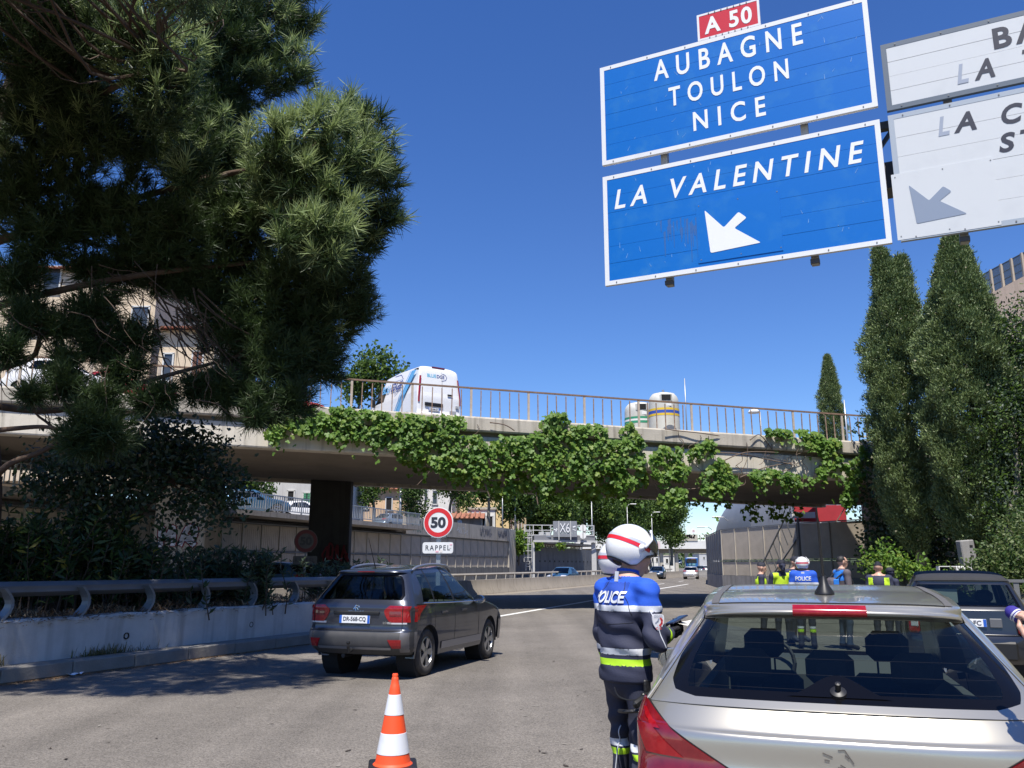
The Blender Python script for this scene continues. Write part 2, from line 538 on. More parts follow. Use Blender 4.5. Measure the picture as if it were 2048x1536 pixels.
def low_wall_z(s): return .84 - .004 * s
mb = MB()
for i in range(40):
    pass
us = lin(S0, S1, 60)
prof = [(.58, .0), (.56, .2), (.54, .80), (.57, .835), (.86, .84), (.88, .0)]
def wallpt(u, j):
    o_, z_ = prof[int(j)]
    wob = .008 * math.sin(u * 3.1) + .006 * math.sin(u * 7.7 + 1)
    return kp(u, o_ + (wob if j < 4 else 0), z_ + (wob if 1 < j < 5 else 0))
mb.grid(wallpt, us, [0, 1, 2, 3, 4, 5])
n_ = len(mb.v)
lw = empty('low_wall', kp(0), label='low whitewashed concrete wall stained and chipped along the kerb', cat='wall')
for e in (0, len(us) - 1):
    mb.f.append([j * len(us) + e for j in range(6)]); mb.m.append(0)
mb.build('wall_body', M_LIME, lw, base=True)
# drain holes: short dark pipes set in the face
for ss in (2.55, 5.6, 8.6):
    d = MB()
    c = kp(ss, .555, .46)
    Mx = Matrix.Rotation(R(90), 3, 'X'); Mz = Matrix.Rotation(-R(KH) + R(90), 3, 'Z') @ Mx
    d.lathe([(.0, -.02), (.042, -.02), (.042, .014), (.055, .014), (.055, -.03)], 14, c, M=Mz)
    d.build('drain_hole', M_DARK, lw, base=True)

def soil_z(u, v): return .80 - .10 * max(0, v - 1.2) + .10 * math.sin(u * 1.7 + v) * min(1, max(0, v - .9)) + .06 * math.sin(u * 4.1 - v * 2.0)
mb = MB(); mb.grid(lambda u, v: kp(u, v, soil_z(u, v) if v < 6.4 else -.05), lin(-14, S1 + .6, 50), [.8, 1.1, 1.5, 2.1, 2.8, 3.6, 4.6, 5.6, 6.4, 6.6])
tag(mb.build('island_ground', M_SOIL), kind='structure')

# dry pine needles and dead grass on the island and in the gutter
def scatter_blades(n, fn, mats, name, lab=None, wid=(.006, .012), length=(.10, .26), flat=.5, kind='stuff'):
    mb = MB()
    for _ in range(n):
        p, up = fn()
        a = rng.uniform(0, 6.283); el = rng.uniform(0, flat)
        d = Vector((math.cos(a) * math.cos(el), math.sin(a) * math.cos(el), math.sin(el)))
        l = rng.uniform(*length); w = rng.uniform(*wid)
        sd = d.cross(Vector((0, 0, 1)))
        sd = (sd if sd.length > .01 else Vector((1, 0, 0))).normalized() * w
        q = p + d * l * .55 + Vector((0, 0, l * .08)); e = p + d * l + Vector((0, 0, -l * .08))
        mb.add([p - sd, p + sd, q + sd * .8, q - sd * .8, e], [(0, 1, 2, 3), (3, 2, 4)], m=rng.randrange(len(mats)))
    o = mb.build(name, mats)
    if kind: o['kind'] = kind
    if lab: o['label'] = lab
    return o
M_STRAW = [mat('dry_needles_a', (.25, .14, .07), rough=.9), mat('dry_needles_b', (.34, .22, .11), rough=.9), mat('dry_needles_c', (.13, .075, .04), rough=.9)]
def on_island():
    u = rng.uniform(-5, S1); v = .62 + abs(rng.gauss(0, .9))
    z = soil_z(u, v) if v > .88 else low_wall_z(u) + .005
    return kp(u, v, z + rng.uniform(0, .09 if v > .85 else .03)), 1
scatter_blades(9000, on_island, M_STRAW, 'dry_grass', 'dry brown pine needles lying thick behind the low wall', flat=.7)
def overhang():
    u = rng.uniform(-4, 4.0) if rng.random() < .85 else rng.uniform(4, 7); return kp(u, .55 + rng.uniform(-.02, .06), low_wall_z(u) - abs(rng.gauss(0, .05))), 1
scatter_blades(1100, overhang, M_STRAW, 'hanging_dry_grass', 'dry brown needles spilling over the top of the white wall', flat=.2, length=(.06, .2))
def gutter():
    u = rng.uniform(-6, S1); return kp(u, -abs(rng.gauss(0, .09)) + .0, .004), 1
scatter_blades(2600, gutter, M_STRAW, 'gutter_litter', 'brown needles and dust swept against the foot of the kerb', flat=.12, length=(.03, .10))
# weeds at the foot of the wall
def weed():
    c = rng.choice([(.1, .12), (2.35, .35), (2.0, .2), (-2.2, .2)]); u = c[0] + rng.gauss(0, c[1]); return kp(u, .52 + rng.uniform(-.06, .03), .2), 1
scatter_blades(500, weed, [mat('weed_dry', (.20, .16, .07), rough=.9), mat('weed_green', (.10, .11, .04), rough=.9)], 'weeds', 'small dry weeds at the foot of the white wall', flat=1.4, length=(.06, .26), wid=(.004, .008))

# scrap of paper by the kerb
mb = MB()
c = on_ground(136, 1351)
mb.grid(lambda u, v: c + Vector((u * .17, v * .1 + .05 * u * u, .012 + .03 * math.sin(3 * u + 2 * v) ** 2)), lin(-1, 1, 9), lin(-1, 1, 6))
tag(mb.build('paper', mat('scrap_paper', (.75, .76, .80), rough=.8), base=c), 'crumpled white scrap of paper lying on the road by the kerb', 'paper')

# ------------------------------------------------------------------ guardrail on the low wall
gr = empty('guardrail', kp(0, .75, .83), label='weathered steel guardrail with curved posts on top of the low white wall', cat='guardrail')
mb = MB()
sec = [(-.05, -.115), (.012, -.085), (.055, -.045), (.05, -.01), (.05, .01), (.055, .045), (.012, .085), (-.05, .115)]
def railpt(u, j):
    a, b_ = sec[int(j)]
    return kp(u, .78 - a, 1.285 + b_ - .003 * u)
mb.grid(railpt, lin(S0, S1, 30), range(8))
n0 = len(mb.v)
mb.grid(lambda u, j: railpt(u, j) + KN * .012, lin(S0, S1, 30), range(7, -1, -1))
mb.build('rail_beam', mat('rail_steel', (.17, .18, .195), rough=.55, metal=.35, var=.6, scale=2.2, second=(.14, .13, .12)), gr, base=True, smooth=True, sharp=40)
post_m = None
for s in [x * 1.33 + .3 for x in range(-6, 10)]:
    if post_m is None:
        p = MB()
        pts = []
        for t in lin(0, 1, 9):
            pts.append((0.0 + .16 * math.sin(t * math.pi) - .02, t * .47))
        # flat curved blade, wide across the view
        for i in range(8):
            (a0, z0), (a1, z1) = pts[i], pts[i + 1]
            w0 = .075 + .035 * abs(2 * i / 8 - 1) ; w1 = .075 + .035 * abs(2 * (i + 1) / 8 - 1)
            p.add([(-w0, a0, z0), (w0, a0, z0), (w1, a1, z1), (-w1, a1, z1), (-w0, a0 + .05, z0), (w0, a0 + .05, z0), (w1, a1 + .05, z1), (-w1, a1 + .05, z1)],
                  [(0, 1, 2, 3), (4, 7, 6, 5), (0, 4, 5, 1), (1, 5, 6, 2), (3, 2, 6, 7), (0, 3, 7, 4)])
        post_m = p.mesh('post', mat('post_steel', (.24, .26, .275), rough=.5, metal=.3, var=.5, scale=3), smooth=True, sharp=40)
    o = link('post', post_m, gr)
    o.location = kp(s, .68, .835 - .003 * s) - gr.location; o.rotation_euler = (0, 0, R(90 - KH) - R(90) + 0)

# ------------------------------------------------------------------ highway: median barrier, far retaining wall
HS = .365                                              # dx per dy of the straight stretch
def mpt(D):                                             # median line
    xs = [20, 57, 118, 170, 260, 420]
    ys = [-12.3, 1.2, 23.5, 42.0, 66, 96]
    return Vector((interp(D, xs, ys), D, 0))
def wpt(D, off=0.0, z=0.0):                             # far wall line (off: towards the road is +)
    d = Vector((HS, 1, 0)).normalized(); nrm = Vector((d.y, -d.x, 0))
    return Vector((-9.1 + (D - 61) * HS, D, z)) + nrm * off
mb = MB()
prof = [(.30, 0), (.28, .10), (.14, .36), (.09, .82), (-.09, .82), (-.14, .36), (-.28, .10), (-.30, 0)]
Ds = [30, 38, 46, 57, 72, 90, 105, 118, 140, 170, 210, 260]
mb.grid(lambda D, j: mpt(D) + Vector((prof[int(j)][0] * .94, -prof[int(j)][0] * .34, prof[int(j)][1])), Ds, range(8))
mbar = mb.build('median_barrier', M_BARR, base=mpt(60), smooth=True, sharp=25)
tag(mbar, 'long beige concrete barrier dividing the motorway beyond the dark car', 'barrier')
br = empty('barrier_rail', mpt(60) + Vector((-1.2, .4, 0)), label='low steel rail with leaning posts running behind the concrete barrier', cat='guardrail')
mb = MB()
mb.tube([mpt(D) + Vector((-1.2, .45, 1.08)) for D in (44, 57, 80, 100, 118)], .09, 6)
mb.build('rail_beam', mat('rail_beige', (.40, .36, .31), rough=.7, var=.4, scale=1), br, base=True)
pm = None
for i in range(44):
    D = 46 + i * 1.6
    if pm is None:
        q = MB(); q.beam((0, 0, .2), (.12, .05, 1.05), .16, .08); pm = q.mesh('post', mat('rail_post', (.45, .42, .37), rough=.8))
    o = link('post', pm, br); o.location = mpt(D) + Vector((-1.25, .45, 0)) - br.location

fw = empty('retaining_wall', wpt(61), label='long retaining wall faced with beige acoustic panels across the motorway', cat='wall')
mb = MB()
mb.beam(wpt(18, -.4, .7), wpt(85.6, -.4, .7), .5, 1.4)
mb.build('plinth', concrete('plinth_concrete', (.17, .165, .155), streak=.6), fw, base=True)
mb = MB(); mb.beam(wpt(18, -.62, 2.7), wpt(85.6, -.62, 2.7), .3, 2.55)
mb.build('backing_wall', M_CONC_G, fw, base=True)
pan = {}
D = 19.0
stepD = 1.7 / math.sqrt(1 + HS * HS)
th = math.atan2(HS, 1)
while D < 84.6:
    for (z0, z1, nm) in ((1.42, 2.34, 'lower'), (2.46, 3.88, 'upper')):
        key = nm
        if key not in pan:
            q = MB(); h = z1 - z0
            q.box((0, 0, 0), (.12, 1.62, h), bev=.02)
            for kk in range(9):
                q.box((.066, -.72 + kk * .18, 0), (.02, .10, h - .12))
            pan[key] = q.mesh('panel', M_PANEL)
        o = link('panel', pan[key], fw)
        o.location = wpt(D + stepD / 2, -.40, (z0 + z1) / 2) - fw.location; o.rotation_euler = (0, 0, -th)
    D += stepD
q = MB(); q.box((0, 0, 2.65), (.14, .06, 2.5)); stud = q.mesh('stud', M_CONC)
D = 19.0
while D < 85.2:
    o = link('panel_stud', stud, fw); o.location = wpt(D, -.34) - fw.location; o.rotation_euler = (0, 0, -th); D += stepD
q = MB()
for z in (1.38, 2.40, 3.93):
    q.beam(wpt(18, -.30, z), wpt(85.4, -.30, z), .10, .07)
q.build('panel_rail', M_STEEL_D, fw, base=True)
# wall end and parapet
q = MB(); q.beam(wpt(85.55, -.6, 2.6), wpt(87.4, -.6, 2.6), .9, 5.2); q.build('end_pier', M_CONC, fw, base=True)
D = 64.0; seg = 0
par = None
while D < 85.4:
    q = MB(); q.beam(wpt(D + .02, -.25, 4.62), wpt(min(D + 3.6, 85.5) - .02, -.25, 4.62), .3, 1.28)
    q.build('parapet_panel', concrete('parapet_concrete', (.40, .36, .30), streak=.6), fw, base=True)
    D += 3.62
# cantilevered footway of the upper street
q = MB()
q.beam(wpt(16, .2, 4.36), wpt(63.9, .2, 4.36), 2.2, .28)
q.build('footway_slab', concrete('slab_concrete', (.36, .32, .27), streak=.5), fw, base=True)
q = MB(); q.beam(wpt(16, -6.9, 4.3), wpt(120, -6.9, 4.3), 12.0, .3)
tag(q.build('upper_street', M_ASPH, base=wpt(61, -6.9)), kind='structure')

rl = empty('street_railing', wpt(50, 1.2, 4.5), label='grey steel railing along the upper street above the acoustic panels', cat='railing')
mb = MB(); mb.beam(wpt(18, 1.2, 5.42), wpt(63.8, 1.2, 5.42), .07, .06); mb.build('handrail', M_STEEL, rl, base=True)
mb = MB(); mb.beam(wpt(18, 1.2, 4.62), wpt(63.8, 1.2, 4.62), .05, .05); mb.build('bottom_rail', M_STEEL, rl, base=True)
q = MB(); q.box((0, 0, .46), (.07, .07, .92)); pst = q.mesh('post', M_STEEL)
q = MB(); q.box((0, 0, .5), (.035, .035, .8)); bal = q.mesh('baluster', M_STEEL)
D = 30.0; i = 0
while D < 63.8:
    o = link('post' if i % 8 == 0 else 'baluster', pst if i % 8 == 0 else bal, rl)
    o.location = wpt(D, 1.2, 4.5) - rl.location; o.rotation_euler = (0, 0, -th)
    D += .20 if D > 40 else .2; i += 1

# graffiti: painted strokes on the parapet and under the bridge
M_GRAF = [mat('graffiti_grey', (.18, .18, .20), rough=.7), mat('graffiti_green', (.12, .22, .18), rough=.7), mat('graffiti_white', (.62, .62, .64), rough=.7), mat('graffiti_red', (.20, .02, .03), rough=.7), mat('graffiti_blue', (.12, .30, .55), rough=.7)]
def ribbon(mb, pts, w, M, m=0):
    """flat stroke in the x-y plane of M"""
    for i in range(len(pts) - 1):
        a, b_ = Vector((*pts[i], 0)), Vector((*pts[i + 1], 0))
        d = b_ - a
        if d.length < 1e-6: continue
        d.normalize(); nn = Vector((-d.y, d.x, 0)) * w / 2; e = d * w * .3
        mb.add([M @ (a - nn - e), M @ (b_ - nn + e), M @ (b_ + nn + e), M @ (a + nn - e)], [(0, 1, 2, 3)], m)
def tagstroke(mb, w, h, lw_, M, seed, m=0, loops=5):
    r_ = random.Random(seed); 
    for L_ in range(loops):
        x0 = -w / 2 + w * L_ / loops
        pts = [Vector((x0 + r_.uniform(0, w / loops), r_.uniform(-h / 2, h / 2), 0)) for _ in range(5)]
        ribbon(mb, [(p.x, p.y) for p in catmull(pts, 5)], lw_, M, m)
for (D, w, h, lw_, mm, sd, lp) in ((66.5, 3.2, .95, .07, 1, 3, 8), (74.2, 2.4, .6, .05, 2, 5, 6), (79.5, 2.9, .8, .12, 0, 8, 9), (83.6, 2.4, .7, .11, 0, 9, 8), (71.5, 1.2, .7, .06, 0, 12, 4)):
    q = MB()
    dd = Vector((HS, 1, 0)).normalized()
    Mx = frame_matrix(wpt(D, -.093, 4.62), dd, (0, 0, 1))
    tagstroke(q, w, h, lw_, Mx, sd, 0, lp)
    q.build('graffiti', M_GRAF[mm], fw, base=True)

# stretch beyond: grey retaining wall set back from the motorway
bw = empty('concrete_wall', wpt(100, -3.5), label='grey concrete retaining wall in shade behind the far sign gantry', cat='wall')
for i in range(9):
    D0 = 87.4 + i * 5.0
    q = MB(); q.beam(wpt(D0 + .03, -3.0, 1.9), wpt(D0 + 4.96, -3.0, 1.9), .5, 3.8); q.build('wall_panel', concrete('wall_grey', (.15, .15, .155), streak=.6) if i == 0 else bpy.data.materials['wall_grey'], bw, base=True)
q = MB()
for i in range(22):
    c = wpt(89 + i * 1.9, -2.74, 2.1); q.box(c, (.06, .28, .22), rz=-th)
q.build('drain_hole', M_DARK, bw, base=True)
slat = None
sf = empty('screen_fence', wpt(100, -3.0, 3.8), label='white slatted screens on top of the grey wall behind the gantry', cat='fence')
for grp in ((93.5, 7), (103.5, 8), (116, 6)):
    for i in range(grp[1]):
        if slat is None:
            q = MB(); q.box((0, 0, .75), (.08, .62, 1.5), bev=.01); slat = q.mesh('slat', mat('screen_white', (.55, .54, .5), rough=.7, var=.4, scale=2))
        o = link('slat', slat, sf); o.location = wpt(grp[0] + i * .95, -2.95, 3.1) - sf.location; o.rotation_euler = (0, 0, -th)

# bits of leaf, grit and flattened rubbish lying about the carriageway
mb = MB()
for k in range(420):
    p = Vector((rng.uniform(-6, 4), 4.5 + 18 * rng.random() ** 1.5, .0065)); w = rng.uniform(.006, .022); a_ = rng.uniform(0, 6.28); l_ = w * rng.uniform(1.2, 3)
    d = Vector((math.cos(a_), math.sin(a_), 0)); e = Vector((-d.y, d.x, 0))
    mb.add([p - d * l_, p + e * w - d * l_ * .3, p + d * l_ + Vector((0, 0, .004)), p - e * w * .8], [(0, 1, 2, 3)], rng.randrange(2))
o = mb.build('road_litter', [mat('leaf_bits', (.045, .035, .028), rough=.9), mat('grit', (.24, .22, .19), rough=.9)]); o['kind'] = 'stuff'
# sandy dust along the foot of the median barrier
mb = MB(); strip(mb, [mpt(D) + Vector((.75, -.3, 0)) for D in (34, 46, 57, 70, 84, 100)], 1.2, .0035)
tag(mb.build('dust_strip', mat('dust', (.26, .22, .165), rough=.95, var=.8, scale=1.5, second=(.15, .135, .115))), kind='structure')
# ------------------------------------------------------------------ the road bridge
BK = .21
BB = Vector((1, BK, 0)).normalized(); BN = Vector((-BB.y, BB.x, 0)); BO = Vector((0, 31, 0)); BG = -.0284
def bp_(s, n, z): return BO + BB * s + BN * n + Vector((0, 0, z + BG * s))
def s_at(px):
    t = (px - 1024) / (F_PX * _cp + 0)  # near the fascia height the two scales agree to a few per cent
    t = (px - 1024) / 1690.0
    X = 31 * t / (1 - BK * t); return X * math.sqrt(1 + BK * BK)
br_ = empty('road_bridge', bp_(0, 6, 0), label='concrete road bridge crossing over the motorway with creeper on its edge', cat='bridge')
SL, SR = -40.0, 21.0
def sweep(name, prof, m, s0=SL, s1=SR, ns=24, bow=None, smooth=False):
    mb = MB(); us = lin(s0, s1, ns); n = len(prof)
    mb.grid(lambda u, j: bp_(u, prof[int(j) % n][0], prof[int(j) % n][1] + (bow(u, prof[int(j) % n]) if bow else 0)), us, range(n + 1))
    for e in (0, ns - 1): mb.f.append([j * ns + e for j in range(n)]); mb.m.append(0)
    return mb.build(name, m, br_, base=True, smooth=smooth, sharp=30, fix=True)
# edge beams (cornice pieces with joints), recessed band, fascia, soffit
s = SL
while s < SR:
    e = min(s + 7.4, SR)
    sweep('edge_beam', [(-.02, 6.50), (-.06, 6.56), (-.06, 7.00), (-.02, 7.06), (.55, 7.08), (.55, 6.50)], M_CONC, s + .012, e - .012, 6)
    s = e
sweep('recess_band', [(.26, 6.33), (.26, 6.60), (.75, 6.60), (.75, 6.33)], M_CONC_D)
sweep('fascia_beam', [(.14, 5.47), (.12, 5.52), (.12, 6.30), (.17, 6.34), (.80, 6.34), (.80, 5.47)], M_CONC_W)
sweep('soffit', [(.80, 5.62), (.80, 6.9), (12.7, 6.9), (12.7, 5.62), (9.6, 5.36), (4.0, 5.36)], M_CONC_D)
sweep('fascia_beam', [(12.7, 5.47), (12.7, 6.34), (13.3, 6.34), (13.3, 5.47)], M_CONC_W)
sweep('edge_beam', [(12.9, 6.50), (12.9, 7.06), (13.5, 7.06), (13.5, 6.50)], M_CONC)
sweep('deck', [(.55, 6.9), (.55, 7.02), (12.9, 7.02), (12.9, 6.9)], M_ASPH)
# pier
q = MB()
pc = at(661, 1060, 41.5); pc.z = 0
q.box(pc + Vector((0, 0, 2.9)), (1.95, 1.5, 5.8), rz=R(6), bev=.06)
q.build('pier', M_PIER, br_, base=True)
q = MB(); Mx = frame_matrix(at(672, 1105, 40.55), (1, .1, 0), (0, 0, 1)); tagstroke(q, 1.3, .9, .09, Mx, 4, 0, 5)
q.build('graffiti', M_GRAF[3], br_, base=True)
# left abutment pillar with graffiti
pa = at(365, 1060, 33.5); pa.z = 0
q = MB(); q.box(pa + Vector((0, .6, 2.85)), (2.1, 1.6, 5.7), rz=R(-4), bev=.04)
q.build('abutment_pillar', concrete('pillar_concrete', (.42, .36, .28), var=.4, streak=.4), br_, base=True)
Mx = frame_matrix(pa + Vector((.0, -.235, 2.75)), (1, -.07, 0), (0, 0, 1))
q = MB()
for (ox, pts) in ((-.45, [(-.3, -.35), (-.32, .3), (-.1, -.05), (.15, .33), (.2, -.3)]), (.35, [(-.3, -.3), (-.05, .3), (.25, .28), (.2, -.05), (-.1, -.02), (.25, -.32)])):
    ribbon(q, [(p.x + ox, p.y) for p in catmull([Vector((*p, 0)) for p in pts], 5)], .30, Mx, 0)
q.build('graffiti', M_GRAF[3], br_, base=True)
Mx2 = Mx.copy(); Mx2.translation = Mx.translation + Vector((0, -.004, 0))
q = MB()
for (ox, pts) in ((-.45, [(-.3, -.35), (-.32, .3), (-.1, -.05), (.15, .33), (.2, -.3)]), (.35, [(-.3, -.3), (-.05, .3), (.25, .28), (.2, -.05), (-.1, -.02), (.25, -.32)])):
    ribbon(q, [(p.x + ox, p.y) for p in catmull([Vector((*p, 0)) for p in pts], 5)], .21, Mx2, 0)
q.build('graffiti', M_GRAF[2], br_, base=True)
Mx3 = frame_matrix(pa + Vector((-.6, -.24, 1.1)), (1, -.07, 0), (0, 0, 1)); q = MB(); tagstroke(q, .9, .9, .12, Mx3, 21, 0, 4); q.build('graffiti', M_GRAF[4], br_, base=True)
# right abutment: end wall with a pilaster
q = MB()
_ab = [Vector((16.0, 35.2, 0)), Vector((19.8, 47.4, 0)), Vector((27, 47.4, 0)), Vector((25, 36.5, 0))]
q.add([p + Vector((0, 0, -.1)) for p in _ab] + [p + Vector((0, 0, 5.0)) for p in _ab], [(0, 1, 5, 4), (1, 2, 6, 5), (2, 3, 7, 6), (3, 0, 4, 7), (4, 5, 6, 7)])
q.build('abutment', concrete('abutment_concrete', (.20, .18, .15), streak=.6), br_, base=True)
q = MB(); q.add([bp_(15.9, .1, -.1), bp_(16.55, .1, -.1), bp_(16.55, .1, 5.5), bp_(15.9, .1, 5.5), bp_(15.9, .9, -.1), bp_(16.55, .9, -.1), bp_(16.55, .9, 5.5), bp_(15.9, .9, 5.5)], [(0, 1, 2, 3), (0, 3, 7, 4), (1, 5, 6, 2), (3, 2, 6, 7)])
q.build('pilaster', M_CONC_G, br_, base=True)

# ------------------------------------------------------------------ bridge railing
rl = empty('bridge_railing', bp_(0, .2, 7.06), label='rusty steel railing with thin upright bars along the bridge edge', cat='railing')
posts = [(690, 1), (813, 1), (930, 1), (1043, 1), (1152, 1), (1257, 1), (1360, 1), (1460, 1), (1555, 1), (1649, 1), (1735, 1)]
q = MB(); q.box((0, 0, .56), (.085, .05, 1.12)); pst = q.mesh('post', mat('post_paint', (.50, .44, .36), rough=.75, var=.6, scale=5, second=(.28, .18, .12)))
q = MB(); q.box((0, 0, .53), (.036, .036, 1.06)); bal = q.mesh('baluster', M_RUST)
mb = MB(); mb.beam(bp_(SL, .2, 8.195), bp_(SR - 2, .2, 8.195), .075, .06); mb.build('handrail', M_RUST_T, rl, base=True)
SP = 2.235
s0 = s_at(690)
k = -14
th_b = math.atan2(BB.y, BB.x)
while s0 + k * SP < SR - 3:
    s = s0 + k * SP
    o = link('post', pst, rl); o.location = bp_(s, .2, 7.06) - rl.location; o.rotation_euler = (0, 0, th_b)
    for j in range(1, 6):
        ss = s + SP * j / 6
        if ss < s_at(-150) or ss > SR - 3: continue
        o = link('baluster', bal, rl); o.location = bp_(ss, .2, 7.06) - rl.location; o.rotation_euler = (R(rng.uniform(-.6, .6)), R(rng.uniform(-.8, .8)), th_b)
    k += 1

# ------------------------------------------------------------------ right-hand wall beyond the bridge
rw_pts = [(22.5, 41.0), (19.2, 45.5), (17.0, 50.0), (14.75, 59.0), (16.9, 73.0), (21.5, 93.0), (28.0, 118)]
rw = empty('acoustic_wall', (15.6, 54, 0), label='tall beige acoustic panel wall on the right beyond the bridge', cat='wall')
def along(pts, d):
    for i in range(len(pts) - 1):
        a, b_ = Vector((*pts[i], 0)), Vector((*pts[i + 1], 0)); L_ = (b_ - a).length
        if d <= L_ or i == len(pts) - 2: return a + (b_ - a) * (d / L_), (b_ - a).normalized()
        d -= L_
Ltot = sum((Vector(rw_pts[i + 1]) - Vector(rw_pts[i])).length for i in range(len(rw_pts) - 1))
pan = {}
d = 0
knots = [0]
for i in range(len(rw_pts) - 1):
    L_ = (Vector(rw_pts[i + 1]) - Vector(rw_pts[i])).length; n = max(1, round(L_ / 2.05))
    knots += [knots[-1] + 0] and [knots[-1] + L_ * (j + 1) / n for j in range(n)]
for i in range(len(knots) - 1):
    a, _ = along(rw_pts, knots[i]); b_, _ = along(rw_pts, knots[i + 1] - 1e-4)
    for (z0, z1) in ((.95, 1.88), (2.0, 4.02)):
        dd = b_ - a; L_ = dd.length; rz = math.atan2(dd.y, dd.x)
        q = MB(); q.box((0, 0, 0), (L_ - .05, .14, z1 - z0), bev=.02)
        if i > 9:
            for kk in range(3): q.box(((kk - 1) * L_ / 3.2, .075, 0), (.06, .03, z1 - z0 - .1))
        o = q.build('panel', M_PANEL if i < 10 else M_PANEL2, rw); o.location = (a + b_) / 2 + Vector((0, 0, (z0 + z1) / 2)) - rw.location; o.rotation_euler = (0, 0, rz)
    q = MB(); q.beam(a + Vector((0, 0, .45)), b_ + Vector((0, 0, .45)), .3, .98); q.build('plinth', M_CONC_G, rw, base=True)
    nrm = Vector((-(b_ - a).y, (b_ - a).x, 0)).normalized()
    q = MB()
    for z in (.93, 1.94, 4.07): q.beam(a + Vector((0, 0, z)) + nrm * .08, b_ + Vector((0, 0, z)) + nrm * .08, .06, .06)
    q.build('panel_rail', M_STEEL_D, rw, base=True)
    q = MB(); q.box(a + nrm * .09 + Vector((0, 0, 2.45)), (.06, .06, 3.2), rz=math.atan2((b_ - a).y, (b_ - a).x)); q.build('panel_stud', M_CONC, rw, base=True)
# stair rail in front of the wall by the abutment
sr = empty('stair_railing', (16.2, 50.5, 0), label='dark sloping handrail fixed to the beige wall under the bridge', cat='railing')
a, b_ = at(1519, 1140, 51.6), at(1574, 1028, 49.6)
q = MB(); q.tube([a, b_], .05, 6); q.build('handrail', M_STEEL_D, sr, base=True)
q = MB(); q.tube([a + Vector((0.9, 0, -.15)), b_ + Vector((.9, 0, -.9))], .05, 6); q.build('handrail', M_STEEL_D, sr, base=True)
for t in lin(.08, .92, 7):
    p = a.lerp(b_, t); q = MB(); q.tube([p, p + Vector((.35, 0, -1.1))], .035, 6); q.build('post', M_STEEL_D, sr, base=True)
# curved grey screen above the wall
cs = empty('curved_screen', at(1500, 1050, 66), label='curved grey metal noise screen rising above the beige wall', cat='screen')
M_SCR = mat('screen_metal', (.27, .275, .285), rough=.5, metal=.3, var=.35, scale=.4, second=(.2, .2, .21))
foot = [(19.4, 51), (16.8, 60), (18.6, 74), (22.6, 95)]
fl = [0]
for i in range(3): fl.append(fl[-1] + (Vector(foot[i + 1]) - Vector(foot[i])).length)
def scr(u, v):
    p, d_ = along(foot, u); nrm = Vector((-d_.y, d_.x, 0))
    a_ = v * R(62); rad = 6.5
    return p + nrm * (-.2 - rad * (1 - math.cos(a_))) + Vector((0, 0, 3.8 + rad * math.sin(a_)))
us_ = []
for i in range(3): us_ += lin(fl[i], fl[i + 1] - .02, 4 if i else 5)
for i in range(len(us_) - 1):
    if us_[i + 1] - us_[i] < .3: continue
    q = MB(); q.grid(lambda u, v: scr(u, v), [us_[i] + .02, us_[i + 1] - .02], lin(0, 1, 8)); q.grid(lambda u, v: scr(u, v) + Vector((.12, .03, 0)), [us_[i + 1] - .02, us_[i] + .02], lin(0, 1, 8))
    q.build('panel', M_SCR, cs, base=True, smooth=True)
# red and white board under the bridge
rb = empty('board', at(1640, 1030, 49.2), label='red and white painted board above the wall under the bridge', cat='board')
q = MB(); c = at(1640, 1027, 49.2); q.box(c, (2.9, .12, .95), rz=R(-10)); q.build('panel', mat('board_red', (.42, .03, .04), rough=.6, var=.3, scale=2), rb, base=True)
q = MB(); q.box(c + Vector((-1.0, -.09, -.1)), (1.3, .02, .35), rz=R(-10)); q.build('stripe', M_WHITE, rb, base=True)
q = MB()
for dx in (-1.3, 1.3): q.box(c + Vector((dx, .1, -1.6)), (.12, .12, 3.4))
q.build('support', M_STEEL_D, rb, base=True)

# ------------------------------------------------------------------ right bank
mb = MB()
RB = [(5.2, -6), (6.6, 4), (8.9, 13), (12.0, 24), (15.4, 35.6)]
def bank(u, v):
    i = min(int(u), 3); t = u - i; p = Vector((*RB[i], 0)).lerp(Vector((*RB[i + 1], 0)), t)
    d_ = (Vector((*RB[i + 1], 0)) - Vector((*RB[i], 0))).normalized(); nrm = Vector((d_.y, -d_.x, 0))
    z = .0 if v == 0 else .16 + max(0, v - 1.6) * .42 + .15 * math.sin(v * 1.3 + u * 4) * min(1, v / 4)
    if v > 9: z = .16 + 7.4 * .42 + (v - 9) * .9
    return p + nrm * (v if v > 0 else 0) + Vector((0, 0, z))
mb.grid(bank, lin(0, 4, 25), [0, .02, .3, .9, 1.6, 2.6, 4, 6, 9, 13, 17, 22])
M_BANK = mat('bank_soil', (.13, .11, .06), rough=.95, var=.8, scale=1.2, second=(.05, .07, .025), bump=.5, bscale=8)
tag(mb.build('bank', M_BANK), kind='structure')
